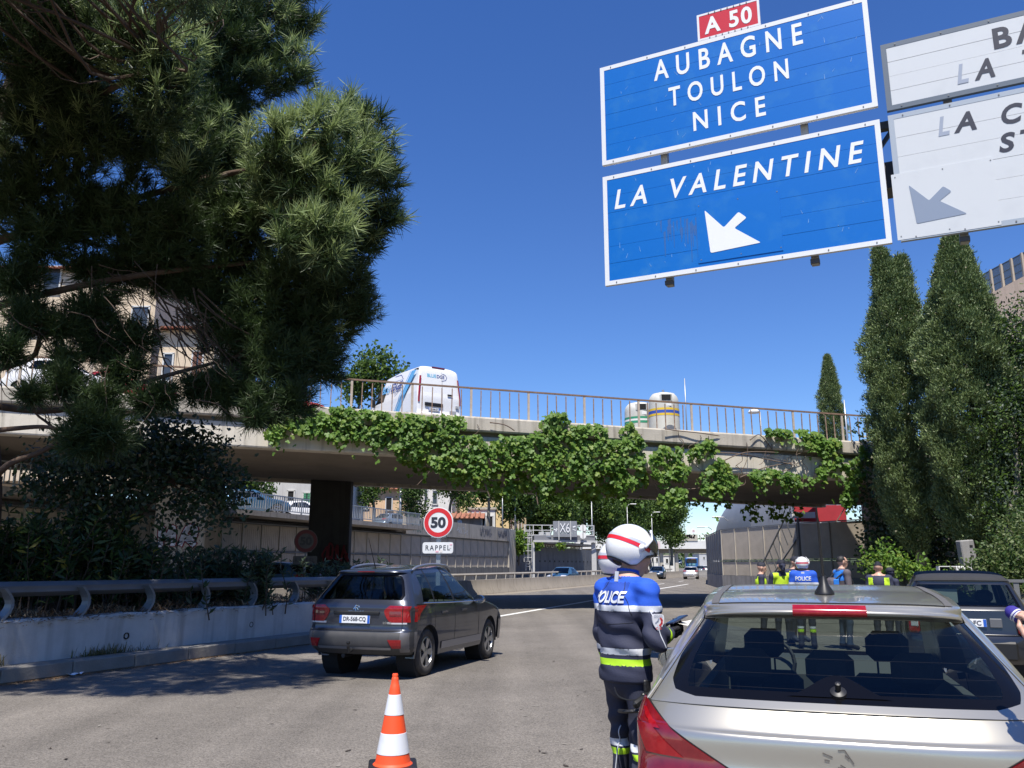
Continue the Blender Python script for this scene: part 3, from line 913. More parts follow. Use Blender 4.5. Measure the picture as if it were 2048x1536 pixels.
# tall retaining wall and fence high above the cypresses
hw = empty('upper_wall', at(2010, 570, 46), label='pinkish retaining wall high above the cypress trees at the right edge', cat='wall')
a, b_ = at(1950, 603, 47), at(2140, 505, 43)
q = MB(); q.add([a, b_, b_ + Vector((0, 0, -14)), a + Vector((0, 0, -14)), a + Vector((.5, .6, 0)), b_ + Vector((.5, .6, 0)), b_ + Vector((.5, .6, -14)), a + Vector((.5, .6, -14))], [(0, 1, 2, 3), (4, 7, 6, 5), (0, 4, 5, 1), (0, 3, 7, 4), (1, 5, 6, 2)])
q.build('wall_body', concrete('pink_render', (.46, .36, .29), var=.3, streak=.3), hw, base=True)
hf = empty('upper_fence', at(2000, 560, 48), label='dark mesh fence with pale posts on top of the high wall', cat='fence')
pm = None
for t in lin(.08, .98, 9):
    p = a.lerp(b_, t)
    if pm is None:
        q = MB(); q.box((0, 0, .75), (.14, .14, 1.5)); pm = q.mesh('post', mat('fence_post', (.40, .34, .27), rough=.8))
    o = link('post', pm, hf); o.location = p + Vector((.2, .2, 0)) - hf.location
q = MB()
q.beam(a + Vector((.2, .2, 1.45)), b_ + Vector((.2, .2, 1.45)), .05, .05)
for kk in range(130):
    p = a.lerp(b_, kk / 129); q.beam(p + Vector((.2, .2, .05)), p + Vector((.2, .2, 1.42)), .022, .022, up=(0, 1, 0))
for z in (.1, .5, .95): q.beam(a + Vector((.2, .2, z)), b_ + Vector((.2, .2, z)), .03, .04)
q.build('mesh_panel', mat('fence_mesh', (.035, .045, .05), rough=.7), hf, base=True)
# ------------------------------------------------------------------ overhead direction signs
SO = Vector((1.573, 13.2, 6.203)); SU = Vector((.9004, -.4351, 0)).normalized(); SNF = Vector((-SU.y, SU.x, 0)) * -1   # SNF faces the traffic
s_ang = math.atan2(SU.y, SU.x)
def aged(name, col, scuff, rough=.35, amt=.35):
    return mat(name, col, rough=rough, var=amt, scale=2.3, second=scuff, thresh=(.52, .8), detail=8)
M_BLUE = aged('sign_blue', (.001, .135, .50), (.04, .21, .48), amt=.6)
M_SWHITE = aged('sign_white', (.74, .75, .76), (.5, .52, .54))
M_SRED = aged('sign_red', (.55, .025, .04), (.42, .05, .06))
M_SGREY = aged('sign_greywhite', (.60, .62, .63), (.48, .5, .52))
M_LETW = mat('letter_white', (.78, .79, .80), rough=.4)
M_LETK = mat('letter_black', (.028, .03, .045), rough=.45)
M_LETG = mat('letter_faded', (.30, .34, .42), rough=.45)
M_BACK = mat('sign_back', (.34, .35, .36), rough=.5, metal=.5)
def sign_M(x, z, d): return frame_matrix((x, -d, z), (1, 0, 0), (0, 0, 1))
def make_sign(name, x0, x1, z0, z1, nrow, face, border, label, bw_=.075, cat='road sign', tilt=0, bm=None):
    t = empty(name, SO + SU * x0 + Vector((0, 0, z0)), s_ang, label, cat)
    t.rotation_euler = (0, 0, s_ang)
    W, H = x1 - x0, z1 - z0
    h = (H - 2 * bw_) / nrow
    for i in range(nrow):
        q = MB(); q.box((W / 2, -.004 + rng.uniform(-.0012, .0012), bw_ + h * (i + .5)), (W - 2 * bw_, .05, h - .003), bev=.0015)
        q.build('plank', face, t)
    q = MB()
    bm = bm or border
    for (c, sz) in (((W / 2, 0, bw_ / 2), (W, .066, bw_)), ((W / 2, 0, H - bw_ / 2), (W, .066, bw_)), ((bw_ / 2, 0, H / 2), (bw_, .066, H - 2 * bw_)), ((W - bw_ / 2, 0, H / 2), (bw_, .066, H - 2 * bw_))):
        q.box(c, sz)
    q.build('border', bm, t)
    q = MB(); q.box((W / 2, .045, H / 2), (W - .06, .03, H - .06)); q.build('back_sheet', M_BACK, t)
    # clamp bolts in the border, few and small
    q = MB()
    for k in range(7):
        for zz in (bw_ / 2, H - bw_ / 2):
            q.box((.2 + k * (W - .4) / 6, -.036, zz), (.018, .01, .018))
    q.build('bolt', M_STEEL_D, t)
    return t, W, H
arrow_pts = [(-.43, .37), (-.37, -.37), (.41, -.33), (.02, -.02), (.22, .12), (.10, .24), (-.14, .02)]
def rounded(pts, r=.03):
    out = []
    n = len(pts)
    for i in range(n):
        p0, p, p1 = Vector(pts[i - 1]), Vector(pts[i]), Vector(pts[(i + 1) % n])
        a = p + (p0 - p).normalized() * r; b_ = p + (p1 - p).normalized() * r
        for t in (0, .33, .67, 1): out.append((a * (1 - t) ** 2 + p * 2 * t * (1 - t) + b_ * t * t))
    return out
def arrow(t, x, z, m, sc=1.0, d=.036, plate=None):
    if plate:
        q = MB(); q.box((x + .08, -.031, z), (1.3, .012, 1.02)); q.build('arrow_plate', plate, t)
        q = MB()
        for dx in (-.52, .1, .7):
            for dz in (-.46, .46): q.box((x + dx, -.038, z + dz), (.016, .006, .016))
        q.build('bolt', M_STEEL_D, t)
        d = .0415
    q = MB(); pts = rounded(arrow_pts)
    q.prism([(p.x * sc, p.y * sc) for p in pts], lambda p: (x + p[0], -d, z + p[1]), lambda p: (x + p[0], -d + .003, z + p[1]))
    q.build('arrow', m, t)

up, W, H = make_sign('direction_sign', 0, 4.375, 2.185, 4.06, 6, M_BLUE, M_SWHITE, 'upper blue motorway sign reading AUBAGNE TOULON NICE in white letters')
def put(t, txt, x0, x1, z0, z1, m, dz, d=.0335, **kw):
    return lettering(txt, x1 - x0, z1 - z0, m, t, sign_M((x0 + x1) / 2, (z0 + z1) / 2 - dz, d), **kw)
put(up, 'AUBAGNE', .97, 3.40, 3.53, 3.92, M_LETW, 2.185, bold=.018, space=1.7)
put(up, 'TOULON', 1.21, 3.15, 2.985, 3.345, M_LETW, 2.185, bold=.018, space=1.7)
put(up, 'NICE', 1.6, 2.76, 2.44, 2.79, M_LETW, 2.185, bold=.018, space=1.7)
lo, W, H = make_sign('direction_sign', 0, 4.375, 0, 1.965, 6, M_BLUE, M_SWHITE, 'lower blue motorway sign reading LA VALENTINE above a white arrow')
put(lo, 'LA VALENTINE', .20, 4.13, 1.33, 1.68, M_LETW, 0, bold=.018, space=1.5, shear=.22, word=1.4)
arrow(lo, 2.14, .65, M_LETW, 1.0, plate=M_BLUE)
nb = make_sign('route_number_sign', 1.75, 2.775, 4.065, 4.56, 1, M_SRED, M_SWHITE, 'small red route number plate reading A 50 above the blue sign', bw_=.035)[0]
put(nb, 'A 50', .12, .90, .09, .405, M_LETW, 0, bold=.03, space=1.15)
w1 = make_sign('direction_sign', 4.49, 8.6, 2.07, 3.17, 4, M_SGREY, M_BACK, 'upper white road sign with black capitals cut off by the picture edge', bm=mat('border_dark', (.10, .13, .17), rough=.5))[0]
put(w1, 'BA', 1.46, 2.06, .60, .93, M_LETK, 0, bold=.03, space=1.3)
put(w1, 'L', .95, 1.10, .18, .49, M_LETG, 0, bold=.03, shear=.22)
put(w1, 'A', 1.17, 1.43, .18, .49, M_LETK, 0, bold=.03, shear=.22)
put(w1, 'T', 1.78, 2.02, .18, .49, M_LETK, 0, bold=.03, shear=.22)
w2 = make_sign('direction_sign', 4.49, 8.6, 0.0, 1.99, 6, M_SGREY, mat('border_grey', (.34, .39, .45), rough=.5), 'lower white road sign with LA lettering and a faded grey arrow')[0]
put(w2, 'L', .63, .78, 1.50, 1.80, M_LETG, 0, bold=.03, shear=.22)
put(w2, 'A', .83, 1.12, 1.50, 1.80, M_LETK, 0, bold=.03, shear=.22)
put(w2, 'C', 1.43, 1.70, 1.48, 1.78, M_LETK, 0, bold=.03, shear=.22)
put(w2, 'ST', 1.35, 1.88, 1.07, 1.36, M_LETK, 0, bold=.03, space=1.3, shear=.22)
arrow(w2, .53, .53, mat('arrow_faded', (.22, .27, .36), rough=.5), .82, plate=M_SGREY)

M_SCR_ = mat('sign_scratch', (.22, .40, .66), rough=.6); M_DRIP = mat('sign_drip', (.012, .10, .33), rough=.6)
for (t_, H_, n_, sd_) in ((up, 1.87, 26, 3), (lo, 1.96, 34, 4)):
    r_ = random.Random(sd_); q = MB()
    for k in range(n_):
        x, z = r_.uniform(.2, 4.2), r_.uniform(.15, H_ - .15); l_ = r_.uniform(.02, .10); a_ = r_.gauss(1.5, .5)
        d_ = Vector((math.cos(a_), 0, math.sin(a_))) * l_; w_ = Vector((.0035, 0, 0)); p_ = Vector((x, -.0318, z))
        q.add([p_ - w_, p_ + w_, p_ + d_ + w_ * .4, p_ + d_ - w_ * .4], [(0, 1, 2, 3)])
    q.build('scratches', M_SCR_, t_)['kind'] = 'stuff'
q = MB(); r_ = random.Random(8)
for k in range(22):
    x = r_.gauss(1.3, .22); z = r_.uniform(.75, 1.0); l_ = r_.uniform(.08, .45) * (1.6 if abs(x - 1.5) < .1 else 1); w_ = r_.uniform(.006, .03)
    q.add([(x - w_, -.0316 - k * 1e-5, z), (x + w_, -.0316 - k * 1e-5, z + .02), (x + w_ * .3, -.0316 - k * 1e-5, z - l_), (x - w_ * .3, -.0316 - k * 1e-5, z - l_)], [(0, 3, 2, 1)])
q.build('drip_stains', M_DRIP, lo)['kind'] = 'stuff'

# the gantry that carries them: portal beam behind the panels, uprights, a mast off to the right
gt = empty('sign_gantry', SO + SU * 9.6 - Vector((0, 0, SO.z)), s_ang, 'steel gantry with short uprights carrying the overhead signs', 'gantry')
M_GAN = mat('gantry_steel', (.40, .39, .36), rough=.55, metal=.2, var=.4, scale=3)
M_GAN_D = mat('gantry_dark', (.08, .08, .085), rough=.6)
q = MB()
for xx in (-8.55, -6.3, -4.3, -2.2):
    q.box((xx, .16, 8.2 if xx < -5 else 7.6), (.11, .12, 4.2 if xx < -5 else 3.0))
    q.box((xx, .12, 6.14), (.13, .10, .07), m=1)
q.build('upright', [M_GAN, M_GAN_D], gt)
q = MB()
q.box((-3.0, .5, 7.4), (11.4, .42, .42)); q.box((-3.0, .5, 8.3), (11.4, .12, .12))
for xx in lin(-9.2, .4, 9): q.beam((xx, .5, 7.5), (xx + .6, .5, 8.3), .06, .06)
q.build('beam', M_GAN_D, gt)
q = MB(); q.box((2.6, .5, 4.2), (.34, .34, 8.4), bev=.03); q.build('mast', M_GAN, gt)

# ------------------------------------------------------------------ speed limit signs
M_DISC = mat('disc_white', (.76, .77, .78), rough=.35, var=.2, scale=3)
M_RING = mat('disc_red', (.62, .02, .025), rough=.35, var=.3, scale=4, second=(.5, .04, .05))
def speed_sign(loc, face_az, r, zc, label, plate=True, grime=1.0, mats=None):
    """round 50 limit with a RAPPEL plate under it; face_az: heading the face looks to"""
    t = empty('speed_limit_sign', loc, 0, label, 'road sign')
    t.rotation_euler = (0, 0, face_az)
    wht, red, blk, steel = mats or (M_DISC, M_RING, M_LETK, M_STEEL)
    Mx = Matrix.Rotation(R(90), 3, 'X')
    q = MB(); q.lathe([(0, .02), (r * .99, .02), (r, .012), (r, -.02), (r * .98, -.025), (0, -.025)], 48, (0, 0, zc), M=Mx); q.build('disc', wht, t, smooth=True, sharp=30)
    q = MB()
    for k in range(56):
        a0, a1 = 2 * math.pi * k / 56, 2 * math.pi * (k + 1) / 56
        ro, ri = r * .94, r * .66
        q.add([(ri * math.cos(a0), -.0235, zc + ri * math.sin(a0)), (ro * math.cos(a0), -.0235, zc + ro * math.sin(a0)), (ro * math.cos(a1), -.0235, zc + ro * math.sin(a1)), (ri * math.cos(a1), -.0235, zc + ri * math.sin(a1))], [(0, 1, 2, 3)])
    q.build('red_ring', red, t)
    lettering('50', r * 1.02, r * .72, blk, t, frame_matrix((0, -.0245, zc), (1, 0, 0), (0, 0, 1)), bold=.045)
    if plate:
        zp = zc - r - .27 * r / .42
        pw, ph = r * 2.05, r * .72
        q = MB(); pts = rounded([(-pw / 2, -ph / 2), (pw / 2, -ph / 2), (pw / 2, ph / 2), (-pw / 2, ph / 2)], .05)
        q.prism([(p.x, p.y) for p in pts], lambda p: (p[0], -.022, zp + p[1]), lambda p: (p[0], .012, zp + p[1])); q.build('plate', wht, t)
        lettering('RAPPEL', pw * .80, ph * .46, blk, t, frame_matrix((0, -.0235, zp), (1, 0, 0), (0, 0, 1)), bold=.015, space=1.35)
        if grime:
            ms_ = [mat('sticker_pink', (.75, .42, .50), rough=.6), mat('sticker_white', (.72, .68, .66), rough=.6)]
            for (x, z, w, h, m) in ((.86, .55, .17, .12, 0), (.82, .1, .13, .22, 1), (-.04, -.68, .2, .16, 0), (.22, -.6, .16, .3, 1)):
                q = MB(); q.box((x * pw / 2, -.0245, zp + z * ph / 2), (w * pw / 2, .003, h * ph * .9)); q.build('sticker', ms_[m], t)
        q = MB(); q.box((0, .01 - .035 + .06, zc - r * .9), (pw * .5, .03, .05)); q.build('bracket', steel, t)
    q = MB(); q.box((0, .06, (zc + .1) / 2), (.085, .045, zc + .1)); q.build('pole', steel, t)
    return t
p = at(877, 1045, 16.4)
r_s = 30.5 * 16.4 / 1692 
speed_sign(Vector((p.x, p.y, 0)), R(-8), r_s, p.z, 'bright fifty speed limit sign with a RAPPEL plate behind the dark car')
p = at(612, 1082, 36.5); dk = (mat('disc_shaded', (.10, .095, .09), rough=.8, var=.5, scale=6), mat('ring_shaded', (.12, .03, .03), rough=.8), mat('digits_shaded', (.05, .05, .05), rough=.8), M_STEEL_D)  # disc, ring and digits coloured dark to carry the shade beside the pier
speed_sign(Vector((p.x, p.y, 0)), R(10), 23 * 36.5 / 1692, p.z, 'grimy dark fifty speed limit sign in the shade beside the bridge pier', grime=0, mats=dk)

# ------------------------------------------------------------------ far sign gantry over the other carriageway
fg = empty('far_gantry', at(1068, 1150, 88.5), 0, 'grey steel gantry with a walkway and caged ladder over the far carriageway', 'gantry')
M_GW = mat('gantry_white', (.50, .50, .49), rough=.55, var=.35, scale=1, second=(.36, .36, .35))
M_GM = mat('gantry_mid', (.20, .205, .22), rough=.6)
gD = 88.5
A = at(1066, 1079, gD); B = at(1187, 1079, gD + 1.5); bz = A.z; B.z = bz
q = MB(); q.beam(A + Vector((0, 0, .15)), B + Vector((0, 0, .15)), 1.1, .55); q.build('beam', M_GM, fg, base=True)
q = MB(); q.beam(A + Vector((0, -.62, -.18)), B + Vector((.2, -.62, -.18)), .1, .2); q.build('beam_flange', M_GW, fg, base=True)
for (P_, w) in ((A, .34), (B, .5)):
    q = MB(); q.box((P_.x, P_.y, (bz - .3) / 2), (w, .4, bz - .3)); q.build('leg', M_GW, fg, base=True)
q = MB()
n = 9
for k in range(n):
    p = (A + Vector((-.9, -.6, .4))).lerp(B + Vector((0, -.6, .4)), k / (n - 1)); q.box(p + Vector((0, 0, .55)), (.09, .06, 1.1))
for z in (.55, 1.08): q.beam(A + Vector((-1.0, -.6, .4 + z)), B + Vector((0, -.6, .4 + z)), .06, .08)
q.beam(A + Vector((-1.0, -.6, .44)), B + Vector((0, -.6, .44)), .06, .12)
q.build('walkway_railing', M_GW, fg, base=True)
# ladder with safety hoops
q = MB()
for dx in (-.75, -.35): q.box((A.x + dx, A.y - .4, (bz + 1.4) / 2 + .6), (.07, .07, bz + .4))
for z in lin(1.5, bz + .6, 14): q.box((A.x - .55, A.y - .4, z), (.4, .05, .05))
for z in lin(2.4, bz + .8, 5): q.tube([(A.x - .85, A.y - .4, z), (A.x - .95, A.y - .9, z), (A.x - .55, A.y - 1.15, z), (A.x - .15, A.y - .9, z), (A.x - .25, A.y - .4, z)], .04, 5)
for (dx, dy) in ((-.95, -.9), (-.55, -1.15), (-.15, -.9)): q.box((A.x + dx, A.y + dy, bz - .8), (.06, .06, 3.0))
q.build('ladder', M_GW, fg, base=True)
bs = empty('grey_sign', at(1130, 1058, gD - .2), 0, 'back of a grey road sign sprayed with X6 on the far gantry', 'road sign')
w_, h_ = 2.5, 1.65
q = MB()
for k in range(4): q.box(((0), 0, .0 - h_ / 2 + h_ / 4 * (k + .5)), (w_, .08, h_ / 4 - .015))
q.build('panel', mat('back_sheet', (.27, .28, .30), rough=.5, metal=.2, var=.3, scale=2), bs)
q = MB()
for dx in (-.65, .58): q.box((dx, -.07, -.15), (.09, .07, h_ + .3))
q.build('stiffener', M_GW, bs)
lettering('X6', 1.05, .95, M_LETW, bs, frame_matrix((-.03, -.115, .12), (1, 0, 0), (0, 0, 1)), bold=-.005, name='graffiti')
q = MB(); Mx = frame_matrix((0, -.05, 0), (1, 0, 0), (0, 0, 1))
ribbon(q, [(-1.15, -.05), (-.78, -.12), (-.9, .06)], .09, Mx); ribbon(q, [(-.78, -.12), (-.98, -.22)], .09, Mx); ribbon(q, [(.85, .2), (1.08, .28)], .12, Mx); ribbon(q, [(.82, -.02), (1.1, -.14)], .07, Mx)
q.build('graffiti', M_LETW, bs)
for (px, py, lab) in ((1166, 1056, 'upper round white sign back on the far gantry'), (1166, 1071, 'lower octagonal white sign back on the far gantry')):
    c = at(px, py, gD - .1); o = empty('sign_disc', c, 0, lab, 'road sign')
    q = MB(); q.lathe([(0, .02), (.36, .02), (.36, -.02), (0, -.02)], 24 if py < 1060 else 8, (0, 0, 0), M=Matrix.Rotation(R(90), 3, 'X')); q.build('disc', M_WHITE, o)
    q = MB(); q.box((0, -.04, 0), (.07, .05, .8)); q.build('bracket', M_GM, o)
for (px, w, lab) in ((1083, .62, 'left small box on the far gantry walkway'), (1096, .62, 'right small box on the far gantry walkway')):
    c = at(px, 1069.5, gD - .1); o = empty('control_box', c, 0, lab, 'control box'); q = MB(); q.box((0, 0, 0), (w, .3, .55), bev=.02); q.build('body', M_STEEL, o); q = MB(); q.box((0, -.16, .05), (w * .7, .02, .3)); q.build('door', M_GW, o)
# ------------------------------------------------------------------ plants
nrng = np.random.default_rng(5)
def rand_rot(n, up_bias=0.0):
    """n random rotation matrices"""
    q = nrng.normal(size=(n, 4)); q /= np.linalg.norm(q, axis=1)[:, None]
    w, x, y, z = q.T
    return np.stack([np.stack([1 - 2 * (y * y + z * z), 2 * (x * y - z * w), 2 * (x * z + y * w)], -1),
                     np.stack([2 * (x * y + z * w), 1 - 2 * (x * x + z * z), 2 * (y * z - x * w)], -1),
                     np.stack([2 * (x * z - y * w), 2 * (y * z + x * w), 1 - 2 * (x * x + y * y)], -1)], 1)
def dir_rot(d, spin=True):
    """rotation matrices whose local y follows d (n,3)"""
    d = d / np.linalg.norm(d, axis=1)[:, None]
    a = nrng.normal(size=d.shape)
    x = np.cross(d, a); x /= np.linalg.norm(x, axis=1)[:, None]
    z = np.cross(x, d)
    return np.stack([x, d, z], 2)
def cloud_mesh(name, cen, rot, size, tv, tf, mats, mi=None, smooth=False):
    """copies of a small template joined into one mesh; tf must all have the same number of corners"""
    cen = np.asarray(cen, float); n = len(cen); tv = np.asarray(tv, float); k = len(tv); fc = len(tf[0]); nf = len(tf)
    size = np.broadcast_to(np.asarray(size, float), (n,))
    v = np.einsum('nij,kj->nki', rot, tv) * size[:, None, None] + cen[:, None, :]
    f = (np.asarray(tf)[None] + (np.arange(n) * k)[:, None, None]).reshape(-1)
    me = bpy.data.meshes.new(name)
    me.vertices.add(n * k); me.vertices.foreach_set('co', v.reshape(-1))
    me.loops.add(n * nf * fc); me.loops.foreach_set('vertex_index', f.astype(np.int32))
    me.polygons.add(n * nf); me.polygons.foreach_set('loop_start', (np.arange(n * nf) * fc).astype(np.int32))
    me.polygons.foreach_set('loop_total', np.full(n * nf, fc, np.int32))
    for m in (mats if isinstance(mats, (list, tuple)) else [mats]): me.materials.append(m)
    if mi is not None: me.polygons.foreach_set('material_index', np.repeat(np.asarray(mi, np.int32), nf))
    me.update(calc_edges=True); me.validate()
    return me
LEAF_T = ([(0, 0, 0), (.32, .42, .06), (0, 1, -.05), (-.32, .42, .06)], [(0, 1, 2, 3)])
LEAF_F = ([(0, 0, 0), (.30, .30, .10), (.22, .72, .05), (0, 1, -.08), (-.22, .72, .05), (-.30, .30, .10)], [(0, 1, 2, 3), (0, 3, 4, 5)])
VINE = ([(0, 0, 0), (.34, -.10, .04), (.52, .30, -.05), (.24, .42, .02), (.36, .82, -.06), (0, 1.0, -.16), (-.36, .82, -.06), (-.24, .42, .02), (-.52, .30, -.05), (-.34, -.10, .04)],
        [(0, 1, 2, 3), (0, 3, 4, 5), (0, 5, 6, 7), (0, 7, 8, 9)])

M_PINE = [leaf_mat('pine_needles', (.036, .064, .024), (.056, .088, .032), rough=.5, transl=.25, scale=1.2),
          leaf_mat('pine_needles_sunlit', (.23, .30, .13), (.31, .38, .17), rough=.5, transl=.3, scale=1.2)]  # brighter copy of the needles, sunlight put into the colour of lit tufts
M_BARK = mat('pine_bark', (.10, .065, .045), rough=.95, var=.7, scale=5, bump=.8, bscale=14)
M_TWIG = mat('twig', (.075, .05, .035), rough=.9)
M_BARK_G = mat('grey_bark', (.22, .20, .17), rough=.9, var=.6, scale=4, bump=.5)

def limb(mb, p0, p1, r0, r1, bend=.15, n=7, sides=7, seed=None):
    p0, p1 = Vector(p0), Vector(p1); L_ = (p1 - p0).length
    r_ = random.Random(seed) if seed is not None else rng
    a = p0.lerp(p1, .33) + Vector([r_.uniform(-1, 1) * L_ * bend for _ in range(3)])
    b_ = p0.lerp(p1, .67) + Vector([r_.uniform(-1, 1) * L_ * bend for _ in range(3)])
    pts = catmull([p0, a, b_, p1], n // 2 + 1)
    mb.tube(pts, [lerp(r0, r1, (i / (len(pts) - 1)) ** .8) for i in range(len(pts))], sides)
    return pts

# --- the big pine on the left -------------------------------------------------
def px_blob(px, py, D, rpx, dd=None):
    """centre and radius of a foliage clump seen at a pixel"""
    return at(px, py, D), rpx * D / 1692
pine = empty('pine_tree', Vector((-9.3, 14.2, .8)), 0, 'big umbrella pine with bright needle tufts overhanging the road on the left', 'pine tree')
clumps = [(400, 205, 15.2, 80, .05), (340, 250, 15.2, 80, .05), (430, 240, 15.4, 80, .1), (380, 420, 15.4, 80, 0),  # px, py, depth, radius px, share of tufts coloured as sunlit
    (300, 90, 12.2, 120, .6), (330, 190, 12.4, 85, .5), (240, 60, 12.4, 110, .4), (150, 40, 13, 130, .2), (60, 120, 13, 140, .1), (40, 0, 12, 150, .1), (130, 190, 13.5, 120, .15),
    (200, 260, 13.8, 110, .15), (90, 300, 14, 110, .1), (300, 290, 14.2, 95, .2), (430, 60, 15.0, 120, .15), (520, 40, 15.6, 105, .3), (560, 130, 15.6, 88, .35), (470, 150, 15.4, 100, .15),
    (590, 40, 16, 55, .3), (430, -40, 15, 120, .1), (570, -40, 16, 90, .3), (410, 290, 15, 105, .25), (380, 350, 13.4, 62, .3), (470, 330, 15.4, 80, .2),
    (640, 270, 13.6, 95, .8), (560, 290, 13.2, 80, .75), (700, 330, 13.9, 85, .6), (740, 270, 14.4, 62, .5), (620, 360, 13.5, 82, .8), (540, 350, 13.4, 60, .7), (680, 410, 13.8, 70, .5),
    (650, 455, 13.2, 62, .8), (590, 470, 13.2, 55, .7), (655, 510, 13.2, 40, .6), (765, 350, 14.8, 52, .4), (770, 430, 15, 45, .3), (720, 470, 15.2, 62, .2), (690, 220, 14.4, 45, .6),
    (560, 420, 14.8, 95, .15), (480, 430, 15, 95, .1), (600, 540, 15.2, 95, .05), (680, 560, 15.4, 75, .15), (720, 620, 15.6, 45, .2), (640, 650, 15.6, 85, .05), (550, 620, 15.4, 100, .0), (470, 540, 15.4, 90, .0),
    (640, 720, 15.6, 62, .08), (560, 730, 15.2, 90, .0), (480, 680, 15.4, 80, .0), (600, 800, 14.8, 40, .0), (530, 800, 14.8, 55, .0), (460, 780, 14.8, 55, .0), (510, 835, 14.6, 26, 0), (400, 780, 14.6, 42, .0),
    (430, 620, 15.4, 65, .0), (360, 470, 14.6, 90, .0), (270, 440, 14.4, 95, .0), (180, 420, 14.4, 90, .0), (90, 480, 14, 75, .0), (20, 400, 14, 90, .0), (330, 550, 15.2, 60, .0), (250, 540, 15, 60, .0),
    (180, 540, 14.6, 45, 0), (400, 560, 15.2, 55, 0), (60, 640, 14, 50, 0), (130, 660, 14.2, 55, 0), (190, 620, 14.4, 55, 0), (270, 680, 14.6, 50, 0), (250, 740, 14.4, 45, 0), (130, 730, 14, 40, 0), (200, 690, 14.4, 45, 0), (40, 560, 14, 55, .0),
    (130, 770, 13.8, 45, 0), (180, 840, 13.8, 48, 0), (220, 870, 13.9, 55, 0), (160, 880, 13.8, 50, 0), (330, 790, 14.2, 26, 0), (300, 800, 14.2, 36, 0), (200, 800, 13.9, 40, 0), (10, 700, 13.6, 40, 0), (60, 790, 13.6, 28, 0)]
tuft_c = []; tuft_d = []; tuft_m = []; tuft_s = []
core = at(120, 420, 14.4)
twigs = MB()
limbs = []
for (px, py, D, rp, lit_share) in clumps:
    c, r = px_blob(px, py, D, rp)
    lit = lit_share >= .3
    n = int(18 + (120 if lit else 270) * r * r * (1.25 if py > 380 else 1.0))
    for k in range(n):
        d = Vector(nrng.normal(size=3)); d.normalize()
        rad = r * (rng.random() ** .42)
        p = c + Vector((d.x * rad, d.y * rad * .95, d.z * rad * .92))
        # shoots point outwards and up
        dr = (d * .8 + Vector((0, 0, .75)) + (c - core).normalized() * .35); dr.normalize()
        tuft_c.append(p); tuft_d.append(dr); tuft_s.append(rng.uniform(.95, 1.5) if lit else rng.uniform(.8, 1.2))
        tuft_m.append(1 if rng.random() < lit_share * (1.25 if rad > r * .6 and d.y < .5 and d.z > -.45 else .15) else 0)  # sunlit colour favours the outer skin on the near, upper side
    limbs.append((c, r))
# the part of the crown above and to the left of the view, which shades the kerb and the lane
for (gx, gy, h_, rr_) in ([(-7.6 + .9 * k + rng.uniform(-.2, .2), 11.75 + (.0, .1, .35, .1, .55, .9, 1.3)[k % 7] + rng.uniform(-.2, .2), 8.8, .75) for k in range(6)] + [(-9.5 + 1.2 * k + rng.uniform(-.4, .4), 13.0 + .45 * (k % 3), 9.8, .95) for k in range(6)] + [(-11 + 1.25 * k, 14.4 + .3 * (k % 2), 11.2, 1.05) for k in range(7)] + [(-12.6 + 1.5 * k, y_, 9.6, 1.1) for k in range(3) for y_ in (15.8, 17.3, 18.9)]):
    c = Vector((gx + SUN_SHIFT.x * -h_, gy - SUN_SHIFT.y * h_, h_)); r = rr_
    limbs.append((c, r))
    for k in range(int(190 * r * r)):
        d = Vector(nrng.normal(size=3)); d.normalize(); rad = r * rng.random() ** .42
        tuft_c.append(c + d * rad); tuft_d.append((d * .8 + Vector((0, 0, .75))).normalized()); tuft_s.append(rng.uniform(.8, 1.2)); tuft_m.append(1 if rng.random() < .2 else 0)
# needles: thin blades fanning out of each shoot
NB = 34
tc = np.array([list(v) for v in tuft_c]); td = np.array([list(v) for v in tuft_d]); ts = np.array(tuft_s); tm = np.array(tuft_m)
cen = np.repeat(tc, NB, 0); base_d = np.repeat(td, NB, 0)
along_ = nrng.uniform(-.16, .05, size=(len(cen), 1))
nd = base_d * nrng.uniform(.25, 1.1, size=(len(cen), 1)) + nrng.normal(size=cen.shape) * .55
cen = cen + base_d * along_
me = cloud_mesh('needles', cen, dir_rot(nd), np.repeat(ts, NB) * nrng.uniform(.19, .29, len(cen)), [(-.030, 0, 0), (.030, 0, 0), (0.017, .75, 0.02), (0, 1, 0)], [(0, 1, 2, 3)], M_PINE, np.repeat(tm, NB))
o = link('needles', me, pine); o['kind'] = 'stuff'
o.location = -pine.location
# trunk, limbs and bare hanging twigs
q = MB()
tr = catmull([(-9.3, 14.2, .4), (-9.0, 14.2, 2.4), (-9.6, 14.5, 5), (-10.2, 14.6, 8), (-9.6, 14.5, 11), (-8.6, 14.6, 13.5)], 5)
q.tube(tr, [lerp(.34, .14, i / (len(tr) - 1)) for i in range(len(tr))], 12)
q.build('trunk', M_BARK, pine, base=True, smooth=True)
def near_tr(z):
    return min(tr, key=lambda p: abs(p.z - z))
bigs = [((at(200, 430, 14.3)), .13), (at(420, 400, 15), .10), (at(330, 130, 12.6), .11), (at(520, 80, 15.5), .10), (at(560, 520, 15.3), .09), (at(600, 330, 13.8), .09), (at(200, 640, 14.3), .06), (at(180, 850, 13.9), .07), (at(450, 720, 15), .07)]
ends = []
for i, (e, r0) in enumerate(bigs):
    b0 = near_tr(max(2.8, e.z - 1.2)); q = MB(); pts = limb(q, b0, e, r0, r0 * .45, .10, 9, 8, seed=i)
    q.build('branch', M_BARK, pine, base=True, smooth=True); ends += pts[3:]
q = MB()
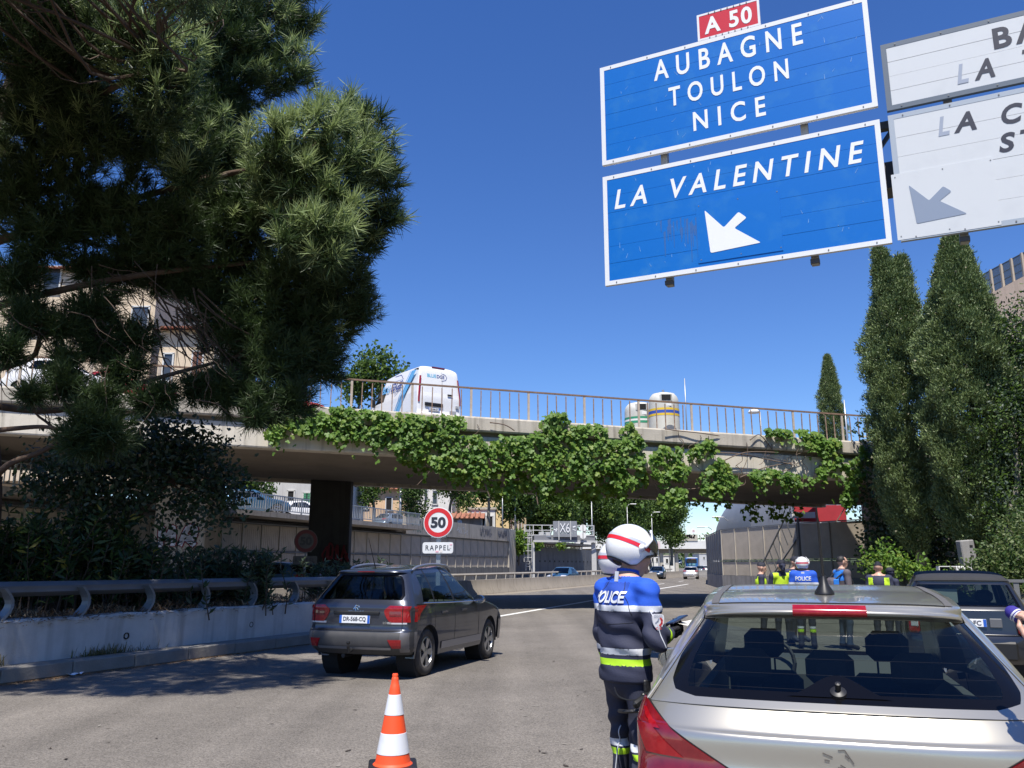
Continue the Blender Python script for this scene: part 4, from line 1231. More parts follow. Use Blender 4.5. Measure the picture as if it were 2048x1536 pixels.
for i, (c, r) in enumerate(limbs):
    b0 = min(ends, key=lambda p: (p - c).length)
    pts = limb(q, b0, c, .035, .012, .12, 6, 5, seed=100 + i)
    for k in range(5):
        d = Vector(nrng.normal(size=3)); d.normalize()
        limb(q, pts[rng.randrange(2, len(pts))], c + d * r * .8, .012, .004, .15, 4, 4)
# bare dead twigs that show against the pale building
for k in range(120):
    px, py = rng.uniform(-20, 420), rng.uniform(520, 800); D = rng.uniform(13.6, 14.8)
    p0 = at(px, py, D); e = at(px + rng.uniform(-30, 110), py + rng.uniform(20, 110), D + rng.uniform(-.3, .3))
    limb(q, p0, e, .012, .003, .12, 5, 4)
for k in range(16):
    px, py = rng.uniform(280, 420), rng.uniform(560, 640)
    limb(q, at(px, py, 14.8), at(px + rng.uniform(60, 180), py + rng.uniform(90, 210), 14.9), .022, .006, .10, 6, 5)
o = q.build('twigs', M_TWIG, pine, base=True); o['kind'] = 'stuff'
q = MB(); limb(q, at(-20, 862, 13.6), at(118, 858, 13.7), .05, .03, .06, 8, 7, seed=5); q.build('branch', M_BARK, pine, base=True, smooth=True)

# --- generic leafy plant: leaf clumps on twigs -------------------------------
def leafy(name, label, cat, base, blobs, n_per_m3, size, mats, tmpl=LEAF_T, trunk=None, bark=None, group=None, shell=.45, up=.0, stems=True, mix=None, clump=0):
    """blobs: (centre, radius or (rx,ry,rz)); leaves fill the blobs, thicker towards their skins"""
    t = empty(name, base, 0, label, cat, group)
    C = []; Dn = []
    for (c, r) in blobs:
        rr = Vector(r) if isinstance(r, (tuple, list, Vector)) else Vector((r, r, r))
        n = max(6, int(n_per_m3 * (rr.x * rr.y * rr.z) ** (2 / 3) * 4))
        d = nrng.normal(size=(n, 3)); d /= np.linalg.norm(d, axis=1)[:, None]
        rad = nrng.uniform(0, 1, (n, 1)) ** shell
        # lumpy skin
        lump = 1 + .22 * np.sin(d[:, :1] * 5 + c.x * 3) * np.cos(d[:, 2:] * 6 + c.z) + .12 * np.sin(d[:, 1:2] * 11 + c.y)
        p = np.array(c)[None] + d * rad * lump * np.array(rr)[None]
        C.append(p); Dn.append(d + nrng.normal(size=d.shape) * .8 + np.array([[0, 0, up]]))
    C = np.concatenate(C); Dn = np.concatenate(Dn)
    if clump:
        # pull leaves together into sprays so that gaps open between them
        k = max(1, len(C) // clump); cc = C[nrng.choice(len(C), k, replace=False)]
        idx = nrng.integers(0, k, len(C)); C = cc[idx] + nrng.normal(size=C.shape) * size * 1.5
    keep = C[:, 2] > base[2] + .01; C = C[keep]; Dn = Dn[keep]
    mi = nrng.choice(len(mats), len(C), p=mix) if len(mats) > 1 else None
    me = cloud_mesh('leaves', C - np.array(base)[None], dir_rot(Dn), size * nrng.uniform(.7, 1.25, len(C)), tmpl[0], tmpl[1], mats, mi)
    o = link('leaves', me, t); o['kind'] = 'stuff'
    if trunk:
        q = MB()
        for (p0, p1, r0, r1) in trunk: limb(q, p0, p1, r0, r1, .06, 7, 8)
        if stems:
            tops = [t_[1] for t_ in trunk]
            for (c, r) in blobs:
                b0 = min(tops, key=lambda p: (Vector(p) - c).length); limb(q, b0, c, .03 + .004 * (Vector(b0) - c).length, .012, .1, 5, 5)
        q.build('trunk', bark or M_BARK_G, t, base=True, smooth=True)
    return t

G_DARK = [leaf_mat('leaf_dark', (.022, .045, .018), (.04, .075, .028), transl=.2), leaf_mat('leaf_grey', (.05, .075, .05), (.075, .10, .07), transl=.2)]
G_MID = [leaf_mat('leaf_mid', (.045, .085, .022), (.07, .12, .03), transl=.35), leaf_mat('leaf_bright', (.09, .15, .03), (.12, .19, .04), transl=.4)]
G_VINE = [leaf_mat('vine_leaf', (.085, .17, .03), (.15, .265, .045), transl=.4, scale=1.0), leaf_mat('vine_leaf_young', (.23, .31, .06), (.17, .275, .05), transl=.45)]
G_CYP = [leaf_mat('cypress_spray', (.10, .15, .055), (.145, .195, .07), transl=.1, scale=.9), leaf_mat('cypress_spray_light', (.16, .205, .085), (.185, .225, .095), transl=.1)]

def bl(px, py, D, rpx, sq=1.0): c, r = px_blob(px, py, D, rpx); return (c, (r, r, r * sq))
# shaded holly-like shrub under the pine
B_ = [bl(*b) for b in ((160, 930, 15.5, 90), (90, 960, 15, 60), (250, 920, 16, 95), (330, 900, 16.5, 70), (330, 960, 16.5, 80), (400, 930, 17, 75), (430, 1000, 17, 60), (250, 1000, 16, 70), (150, 1010, 15.5, 65), (330, 875, 16.6, 42), (400, 885, 17, 34), (460, 960, 17, 42), (480, 1000, 17, 22), (370, 1020, 16.8, 40))]
b0 = kp(3.0, 3.0, .7)
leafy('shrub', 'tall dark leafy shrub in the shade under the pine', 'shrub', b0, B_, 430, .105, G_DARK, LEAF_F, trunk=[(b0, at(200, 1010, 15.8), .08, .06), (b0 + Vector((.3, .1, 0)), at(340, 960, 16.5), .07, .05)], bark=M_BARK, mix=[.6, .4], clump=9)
# bamboo-like clump and oleander behind the guardrail
def canes(name, label, cat, spots, n, h, mats, ll, lw, lean=.17, sp=.32, stem=M_TWIG, per=26, mix=None, top=.25):
    base = spots[0]; t = empty(name, base, 0, label, cat)
    C = []; Dn = []; q = MB()
    for k in range(n):
        s_ = rng.choice(spots); p = s_ + Vector((rng.gauss(0, sp), rng.gauss(0, sp * .7), 0)); hh = h * rng.uniform(.6, 1.05)
        e = p + Vector((rng.gauss(0, lean * hh), rng.gauss(0, lean * hh * .6), hh))
        pts = limb(q, p, e, .014, .005, .05, 5, 4)
        for j in range(per):
            f = top + (1 - top) * rng.random() ** .8; f = min(f, .999); i = int(f * (len(pts) - 1)); pp = pts[i].lerp(pts[i + 1], f * (len(pts) - 1) - i)
            d = Vector((rng.gauss(0, 1), rng.gauss(0, 1), rng.uniform(.1, 1.2))); d.normalize(); C.append(list(pp)); Dn.append(list(d))
    C = np.array(C); Dn = np.array(Dn)
    o = link('leaves', cloud_mesh('leaves', C - np.array(base)[None], dir_rot(Dn), ll * nrng.uniform(.6, 1.2, len(C)), [(0, 0, 0), (lw, .45, .03), (0, 1, -.12), (-lw, .45, .03)], [(0, 1, 2, 3)], mats, nrng.choice(len(mats), len(C), p=mix)), t); o['kind'] = 'stuff'
    q.build('stems', stem, t, base=True)['kind'] = 'stuff'
    return t
def isl(px, D): c = at(px, 1150, D); c.z = .62; return c
G_OLE = [leaf_mat('oleander', (.045, .075, .04), (.07, .10, .055), transl=.25), leaf_mat('oleander_light', (.10, .13, .06), (.13, .16, .08), transl=.3)]
G_YEL = [G_DARK[0], G_MID[0], leaf_mat('leaf_yellow', (.32, .27, .05), (.25, .24, .06), transl=.4)]
canes('bamboo_clump', 'leafy cane clump with a few yellow leaves behind the guardrail at far left', 'bamboo', [isl(x, 15.0 + x * .004) for x in (10, 60, 110, 160, 210, 260)], 150, 1.9, G_YEL, .24, .11, mix=[.55, .40, .05], per=34)
canes('oleander_bush', 'bushy oleander in shade beside the graffiti pillar', 'bush', [isl(x, 18.1) for x in (400, 440, 480, 510)], 110, 1.35, G_OLE, .20, .13, mix=[.75, .25], per=40, sp=.3, top=.1)
canes('young_oleander', 'small oleander sprig standing before the sunlit foot of the pillar', 'bush', [isl(x, 17.2) for x in (325, 345)], 24, .62, G_OLE, .2, .13, mix=[.4, .6], per=20, sp=.16, top=.1)
canes('dark_underbrush', 'dark low underbrush behind the guardrail under the shrub', 'bush', [isl(x, 16.6) for x in (20, 120, 220, 290, 300)], 190, 1.45, G_DARK, .17, .16, mix=[.8, .2], per=30, sp=.45, top=.1)
canes('pier_bush', 'low dark bush growing around the foot of the bridge pier', 'bush', [at(x, 1165, 21.5) - Vector((0, 0, .55)) for x in (640, 690, 730)], 60, 1.1, G_OLE, .16, .13, mix=[.8, .2], per=34, sp=.35, top=.1)

# --- cypresses ---------------------------------------------------------------
def cypress(px_top, py_top, D, wpx, base_z, label, dens=1.0, z_open=0, side=None, name='cypress_tree', trunk_px=None, double=None):
    top = at(px_top, py_top, D); h = top.z - base_z; r = wpx / 2 * D / 1692
    b = Vector((top.x, D, base_z)); t = empty(name, b, 0, label, 'cypress')
    n = int(4200 * dens)
    z = nrng.uniform(0, 1, n) ** .85
    prof = np.interp(z, [0, .06, .2, .45, .65, .8, .92, 1], [.25, .62, .92, 1.0, .86, .60, .28, .04])
    a = nrng.uniform(0, 2 * np.pi, n)
    lump = 1 + .13 * np.sin(a * 4 + z * 23) + .10 * np.sin(a * 3 + z * 9) + .08 * np.sin(a * 7 + z * 31) + .07 * np.sin(a * 5 - z * 57)
    rad = prof * r * lump * nrng.uniform(.62, 1.04, n) ** .8
    C = np.stack([b.x + rad * np.cos(a), b.y + rad * np.sin(a), base_z + .25 + z * (h - .25)], 1)
    if double:
        k = C[:, 2] > base_z + h * .8; s_ = np.sign(nrng.uniform(-1, 1, n)); C[k, 0] += (s_ * double * (C[:, 2] - base_z - h * .8) / (h * .2))[k]
        C[k & (s_ > 0), 2] -= .035 * h * ((C[k & (s_ > 0), 2] - base_z - h * .8) / (h * .2))
    if side: 
        k = ~((C[:, 2] < base_z + h * side[1]) & ((C[:, 0] - b.x) > side[0] * r)); C = C[k]; a = a[k]
    # sprays: a little plume of scale-leaf twigs, pointing up and out
    NS = 60
    dv = np.stack([np.cos(a) * .55, np.sin(a) * .55, np.full(len(a), 1.0)], 1)
    cc = np.repeat(C, NS, 0); dd = np.repeat(dv, NS, 0) + nrng.normal(size=(len(C) * NS, 3)) * .55
    cc = cc + nrng.normal(size=cc.shape) * .085
    mi = nrng.choice(2, len(cc), p=[.8, .2])
    o = link('foliage', cloud_mesh('foliage', cc - np.array(b)[None], dir_rot(dd), nrng.uniform(.07, .14, len(cc)), [(0, 0, 0), (.15, .45, .04), (.0, 1, 0), (-.15, .45, -.04)], [(0, 1, 2, 3)], G_CYP, mi), t); o['kind'] = 'stuff'
    # little pale cones
    kk = nrng.choice(len(C), min(len(C), int(80 * dens)), replace=False)
    cm = cloud_mesh('cones', C[kk] * 1.0 + np.stack([np.cos(a[kk]) * .2, np.sin(a[kk]) * .2, np.full(len(kk), .05)], 1) - np.array(b)[None], rand_rot(len(kk)), .035, [(-1, -1, -1), (1, -1, -1), (1, 1, -1), (-1, 1, -1), (0, 0, 1.2)], [(0, 1, 4), (1, 2, 4), (2, 3, 4), (3, 0, 4)], mat('cypress_cone', (.30, .28, .18), rough=.8))
    o = link('cones', cm, t); o['kind'] = 'stuff'
    q = MB(); q.tube([b + Vector((0, 0, -1.0)), b + Vector((.05, 0, h * .25)), b + Vector((0, 0, h * .9))], [.2, .16, .04], 9); q.build('trunk', M_BARK_G, t, base=True, smooth=True)
    return t
cypress(1778, 497, 30.5, 138, 1.9, 'left cypress with a forked tip standing beside the bridge end', 1.0, side=(.12, .52), double=.42)
cypress(1902, 472, 28, 178, 1.5, 'tall broad cypress to the right of the forked one', 1.35)
cypress(1668, 590, 27.5, 2, 2, 'x', .001) if False else None
c3 = cypress(1654, 712, 62, 46, 8.0, 'small distant cypress standing behind the bridge railing', .45)
# spur of the broad cypress on its right shoulder
leafy('cypress_shrub', 'lighter leafy tree filling the slope right of the cypresses', 'tree', at(2020, 1100, 26), [bl(2030, 680, 27.5, 95), bl(2000, 800, 27.5, 75), bl(2060, 860, 26.5, 120), bl(2000, 930, 27, 70), bl(2050, 1020, 26, 90), bl(1985, 720, 28, 55), bl(2070, 740, 27, 90)], 420, .115, G_MID + G_DARK[1:], LEAF_F, trunk=[(at(2030, 1110, 26), at(2030, 900, 26.5), .14, .08)], mix=[.45, .2, .35], clump=8)
leafy('bank_bush', 'pale green bushy shrub beside the black car at the right edge', 'bush', at(2000, 1190, 21), [bl(2010, 1130, 21, 55), bl(1975, 1140, 21.3, 40), bl(2045, 1110, 21, 60), bl(2030, 1165, 20.5, 50), bl(1955, 1158, 21.3, 28), bl(2050, 1060, 22, 45), bl(2090, 1120, 20, 60)], 560, .10, [G_MID[0], leaf_mat('leaf_pale', (.13, .17, .06), (.17, .21, .09), transl=.35)], LEAF_F, mix=[.5, .5], clump=7)
leafy('weeds', 'bright weeds growing at the foot of the cypress slope', 'weeds', at(1810, 1165, 26.5), [bl(x, y, 26.8 - (x - 1770) * .01, r_) for (x, y, r_) in ((1765, 1120, 18), (1790, 1135, 20), (1820, 1138, 16), (1850, 1142, 14), (1775, 1100, 12), (1740, 1128, 12), (1880, 1146, 12))], 700, .13, G_VINE, LEAF_F, mix=[.6, .4], clump=6)
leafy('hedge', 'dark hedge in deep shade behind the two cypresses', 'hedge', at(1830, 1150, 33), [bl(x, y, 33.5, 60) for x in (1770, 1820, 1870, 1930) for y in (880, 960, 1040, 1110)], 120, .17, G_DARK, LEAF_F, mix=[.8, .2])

# --- trees beyond the bridge -------------------------------------------------
def far_tree(px, py_top, py_bot, D, wpx, label, bright=.5, trunk_w=.35, seed=0, lean=0):
    r_ = random.Random(seed); top = at(px, py_top, D); bot = at(px, py_bot, D); r = wpx / 2 * D / 1692; h = top.z - bot.z
    blobs = []
    for k in range(9):
        c = bot + Vector((r_.uniform(-.75, .75) * r, r_.uniform(-.6, .6) * r, h * r_.uniform(.15, .85))); blobs.append((c, (r * r_.uniform(.32, .5), r * .45, min(h * .3, r * .5))))
    blobs.append((bot + Vector((0, 0, h * .8)), (r * .45, r * .45, h * .2)))
    base = Vector((top.x + lean, D, bot.z - 4.5 if bot.z > 6 else 0))
    return leafy('plane_tree', label, 'tree', base, blobs, 150 if D > 80 else 150, .40 if D > 80 else .24, G_MID, LEAF_F, trunk=[(base, bot + Vector((0, 0, h * .35)), trunk_w, trunk_w * .5)], mix=[1 - bright, bright], clump=10, group='plane trees along the motorway')
far_tree(1090, 962, 1066, 118, 150, 'plane tree directly behind the far sign gantry', .45, seed=1)
far_tree(1165, 955, 1070, 132, 150, 'plane tree behind the right post of the far gantry', .4, seed=2)
far_tree(1235, 960, 1078, 145, 150, 'plane tree behind the foreground officer helmet', .45, seed=3)
far_tree(1298, 975, 1084, 160, 130, 'plane tree right of the white helmet', .4, seed=4)
far_tree(1338, 1000, 1086, 172, 74, 'last plane tree of the row against the sky', .45, seed=5)
far_tree(760, 697, 815, 47, 92, 'leafy tree rising behind the white van on the bridge', .55, .16, seed=6)
far_tree(722, 740, 820, 48, 60, 'low leafy tree left of the white van on the bridge', .5, .12, seed=16)
for i, (px, pt, pb, D, w, lab) in enumerate(((745, 955, 1010, 72, 50, 'dark plane tree behind the street railing left of the lamp post'), (830, 965, 1035, 74, 60, 'dark plane tree right of the white lamp post'), (905, 950, 1010, 78, 80, 'plane tree above the speed limit sign'), (1035, 960, 1050, 96, 70, 'plane tree at the end of the beige panel wall'), (975, 940, 985, 84, 70, 'plane tree in front of the yellow building'), (500, 940, 990, 56, 80, 'plane tree beside the pale house under the bridge'))):
    far_tree(px, pt, pb, D, w, lab, .25, .22, seed=20 + i)
leafy('wall_ivy', 'bright creeper hanging over the grey wall left of the far gantry', 'creeper', at(1042, 1110, 88), [bl(1040, 1085, 88, 17), bl(1040, 1070, 88, 14), bl(1046, 1095, 88, 14), bl(1038, 1100, 88, 10), bl(1075, 1090, 91, 12), bl(1122, 1090, 93, 9)], 150, .22, G_VINE, VINE, mix=[.6, .4])

# --- creeper on the bridge edge ----------------------------------------------
ivy = empty('creeper', bp_(3, -.1, 6.6), 0, 'bright green creeper hanging in curtains from the bridge edge', 'creeper')
fc = []   # (px, y_top, y_bottom) drape columns in photo pixels, on the plane just before the fascia
def drape(pts, n, thick=.22):
    """pts: polygon corners in photo pixels"""
    xs = [p[0] for p in pts]; ys = [p[1] for p in pts]; out = []
    def inside(x, y):
        c = False; j = len(pts) - 1
        for i in range(len(pts)):
            if (pts[i][1] > y) != (pts[j][1] > y) and x < (pts[j][0] - pts[i][0]) * (y - pts[i][1]) / (pts[j][1] - pts[i][1]) + pts[i][0]: c = not c
            j = i
        return c
    while len(out) < n:
        x, y = rng.uniform(min(xs), max(xs)), rng.uniform(min(ys), max(ys))
        nz_ = math.sin(x * .093 + 1.3 * math.sin(y * .11)) + math.sin(y * .15 + x * .031) + .7 * math.sin(x * .21 - y * .17)
        if inside(x, y) and nz_ > rng.uniform(-1.7, 1.0): out.append((x, y + (rng.expovariate(1 / 9) if rng.random() < .25 else 0)))
    return out
def to_bridge(px, py, n_off):
    a, b_ = (px - 1024) / F_PX, (768 - py) / F_PX
    d = Vector((a, _cp - b_ * _sp, _sp + b_ * _cp)); o_ = Vector((0, 0, CAM_H))
    p0 = BO + BN * n_off; k = (p0 - o_).dot(BN) / d.dot(BN)
    return o_ + d * k
areas = [([(530, 862), (560, 835), (600, 815), (680, 812), (780, 824), (930, 832), (935, 850), (900, 875), (850, 868), (800, 905), (770, 885), (745, 900), (700, 870), (670, 885), (640, 862), (600, 868), (580, 852), (548, 885)], 1500),
         ([(790, 880), (860, 840), (925, 850), (905, 870), (985, 868), (1040, 872), (1080, 865), (1090, 905), (1020, 935), (985, 935), (960, 960), (920, 940), (880, 935), (845, 915), (800, 915)], 1000),
         ([(1040, 870), (1080, 845), (1100, 824), (1130, 824), (1160, 850), (1200, 846), (1215, 860), (1210, 880), (1260, 880), (1290, 900), (1290, 940), (1260, 985), (1235, 985), (1225, 945), (1185, 950), (1160, 960), (1130, 955), (1100, 965), (1085, 990), (1065, 950), (1040, 930)], 1500),
         ([(1240, 860), (1262, 842), (1275, 860), (1290, 890), (1262, 900), (1245, 880)], 130),
         ([(1300, 915), (1320, 890), (1365, 895), (1360, 920), (1385, 935), (1365, 960), (1330, 965), (1305, 945)], 330),
         ([(1375, 905), (1395, 885), (1425, 878), (1432, 900), (1410, 915), (1390, 918)], 90),
         ([(1390, 960), (1420, 930), (1440, 915), (1470, 940), (1480, 965), (1465, 985), (1430, 995), (1405, 980)], 320),
         ([(1320, 990), (1345, 970), (1375, 980), (1370, 1000), (1340, 1015), (1320, 1008)], 110),
         ([(1495, 945), (1530, 935), (1580, 945), (1620, 950), (1650, 925), (1640, 900), (1590, 885), (1585, 870), (1530, 868), (1532, 856), (1580, 858), (1620, 860), (1680, 880), (1690, 905), (1660, 950), (1600, 975), (1560, 965), (1510, 965)], 650),
         ([(1655, 948), (1690, 925), (1735, 905), (1740, 940), (1720, 960), (1715, 985), (1712, 1010), (1690, 1015), (1682, 990), (1695, 960)], 260),
         ([(1720, 890), (1740, 885), (1738, 905), (1722, 905)], 30),
         ([(780, 915), (1300, 940), (1290, 975), (1180, 990), (1000, 985), (880, 950)], 900)]
cen = []; shade = []
for i, (poly, n) in enumerate(areas):
    for (x, y) in drape(poly, int(n * 1.6)):
        off = rng.uniform(-.42, -.02) if i < 11 else rng.uniform(-.05, 1.4)
        cen.append(list(to_bridge(x, y, off)))
cen = np.array(cen)
# leaves droop and face outwards
dn = np.stack([nrng.normal(0, .55, len(cen)), nrng.normal(-.25, .35, len(cen)), nrng.normal(-.75, .4, len(cen))], 1)
dn_n = dn / np.linalg.norm(dn, axis=1)[:, None]
out_ = np.array([[-BN.x, -BN.y, .95]]) + nrng.normal(size=dn.shape) * .38
x_ = np.cross(dn_n, out_); x_ /= np.linalg.norm(x_, axis=1)[:, None]; z_ = np.cross(x_, dn_n)
rot = np.stack([x_, dn_n, z_], 2)
sz = nrng.uniform(.11, .215, len(cen)); mi = nrng.choice(2, len(cen), p=[.78, .22])
nl = 0
order = np.argsort(-sz * (1 + .6 * (cen[:, 0] > 6)))
big = order[:290]; rest = order[290:]
tm_ = [cloud_mesh('leaf', [(0, 0, 0)], np.eye(3)[None], 1.0, VINE[0], VINE[1], [m]) for m in G_VINE]
for i in big:
    o = link('leaf', tm_[mi[i]], ivy)
    M4 = Matrix([list(r_) for r_ in rot[i]]).to_4x4(); M4 = M4 @ Matrix.Scale(float(sz[i]), 4); M4.translation = Vector(cen[i]) - ivy.location; o.matrix_local = M4
o = link('leaves', cloud_mesh('leaves', cen[rest] - np.array(ivy.location)[None], rot[rest], sz[rest], VINE[0], VINE[1], G_VINE, mi[rest]), ivy); o['kind'] = 'stuff'
q = MB()
M_STEM = mat('vine_stem', (.14, .10, .075), rough=.9)
for pts in (((1430, 905), (1480, 908), (1530, 918), (1590, 930)), ((1480, 955), (1530, 935), (1590, 925)), ((1440, 925), (1490, 905), (1555, 905)), ((1330, 970), (1370, 978), (1410, 975)), ((1320, 940), (1340, 975), (1332, 1000)), ((1300, 950), (1320, 985)), ((1690, 1015), (1678, 1035), (1672, 1045)), ((1500, 880), (1520, 870), (1545, 900)), ((970, 930), (962, 950), (972, 975), (980, 995)), ((955, 930), (968, 955), (975, 985)), ((1072, 985), (1076, 1010)), ((1330, 858), (1360, 862), (1400, 866), (1440, 872)), ((1560, 868), (1565, 895)), ((980, 845), (1010, 850), (1030, 862))):
    q.tube(catmull([to_bridge(x, y, rng.uniform(-.22, -.08)) for (x, y) in pts], 5), [.028] + [.022] * (5 * (len(pts) - 1) - 1) + [.008], 5)
for k in range(46):
    x = rng.uniform(830, 1735); y = rng.uniform(845, 935) + (x - 1024) * .045; q.tube(catmull([to_bridge(x + rng.uniform(-14, 14) * j, y + rng.uniform(8, 20) * j, -.1) for j in range(4)], 4), [.012] * 12 + [.004], 4)
o = q.build('stems', M_STEM, ivy, base=True); o['kind'] = 'stuff'
# dark hanging tips against the light under the bridge
q = [];
for (x, y0, y1, n) in ((1508, 995, 1040, 22), (1545, 1000, 1045, 34), (1560, 1010, 1035, 20), (1495, 1008, 1030, 14), (1450, 995, 1012, 14), (1585, 1005, 1040, 26), (1390, 1000, 1012, 12), (1240, 985, 1000, 26), (1000, 975, 1000, 26), (1180, 990, 1002, 30), (1100, 985, 998, 26)):
    for k in range(n): q.append(list(to_bridge(x + rng.gauss(0, 9), rng.uniform(y0, y1), rng.uniform(9, 12.4))))
cq = np.array(q); dq = np.stack([nrng.normal(0, .6, len(cq)), nrng.normal(0, .6, len(cq)), nrng.normal(-.7, .4, len(cq))], 1)
hv = empty('hanging_vine', bp_(10, 11, 5.4), 0, 'vine tips dangling dark against the wall under the bridge', 'vine')
o = link('leaves', cloud_mesh('leaves', cq - np.array(hv.location)[None], dir_rot(dq), nrng.uniform(.16, .3, len(cq)), VINE[0], VINE[1], G_VINE), hv); o['kind'] = 'stuff'
q = MB()
for (x, y0, y1) in ((1508, 990, 1040), (1545, 990, 1045), (1585, 990, 1040)): q.tube([to_bridge(x, y0, 11), to_bridge(x + 3, (y0 + y1) / 2, 11), to_bridge(x, y1, 11)], [.03, .02, .008], 5)
q.build('stem', M_STEM, hv, base=True)
# ------------------------------------------------------------------ vehicles
def paint(name, col, metal=.5, rough=.32, dirt=.25):
    m = mat(name, col, rough=rough, metal=metal, coat=.8, var=dirt, scale=2.5, second=(col[0] * .75 + .014, col[1] * .74 + .013, col[2] * .73 + .012), thresh=(.5, .8))
    return m
P_GREY = paint('car_paint_grey', (.050, .057, .078), .55, .28, .3)
P_SILV = paint('car_paint_silver', (.50, .475, .41), .72, .31, .3)
P_BLK = paint('car_paint_black', (.016, .018, .026), .1, .3, .3)
P_LSIL = paint('car_paint_light', (.55, .55, .56), .6, .35)
P_BLUE = paint('car_paint_blue', (.05, .13, .22), .4, .3)
P_NAVY = paint('car_paint_navy', (.02, .04, .07), .4, .3)
P_WHT = paint('car_paint_white', (.80, .80, .79), .0, .3, .1)
P_RED = paint('car_paint_red', (.35, .015, .015), .2, .3)
GL_DK = glass_mat('glass_tinted', (.16, .19, .19))
GL_MD = glass_mat('glass_pale', (.52, .60, .58))
GL_RW = glass_mat('glass_rear', (.62, .67, .63))
M_TYRE = mat('tyre_rubber', (.030, .028, .027), rough=.85, var=.6, scale=9, second=(.09, .08, .07), bump=.2)
M_RIM = mat('rim_alloy', (.42, .43, .45), rough=.3, metal=.9)
M_RIM_D = mat('rim_dark', (.02, .02, .022), rough=.45)
M_CLAD = mat('black_cladding', (.045, .045, .048), rough=.65, var=.4, scale=5, second=(.09, .085, .08))
M_CHR = mat('chrome', (.60, .61, .63), rough=.18, metal=1.0)
M_LAMP = mat('lamp_red', (.25, .004, .008), rough=.2, coat=.5, var=.5, scale=22, second=(.36, .015, .018), thresh=(.45, .6))
M_LAMP_D = mat('lamp_red_dark', (.13, .004, .008), rough=.15, coat=1.0, var=.4, scale=15, second=(.28, .02, .025))
M_LAMP_W = mat('lamp_clear', (.55, .55, .58), rough=.15, coat=1.0)
M_SEAT = mat('seat_cloth', (.05, .05, .052), rough=.9, var=.3, scale=20)
M_TRIM = mat('interior_trim', (.08, .084, .084), rough=.8)
M_TRIM_L = mat('interior_pale', (.22, .22, .21), rough=.8)
M_PLATE = mat('plate_white', (.74, .75, .76), rough=.4, var=.15, scale=20)
M_PLATE_B = mat('plate_blue', (.02, .10, .45), rough=.4)
M_FRIT = mat('frit_black', (.004, .004, .005), rough=.10, spec=.25)
M_SEAM = mat('panel_gap', (.006, .006, .007), rough=.9)

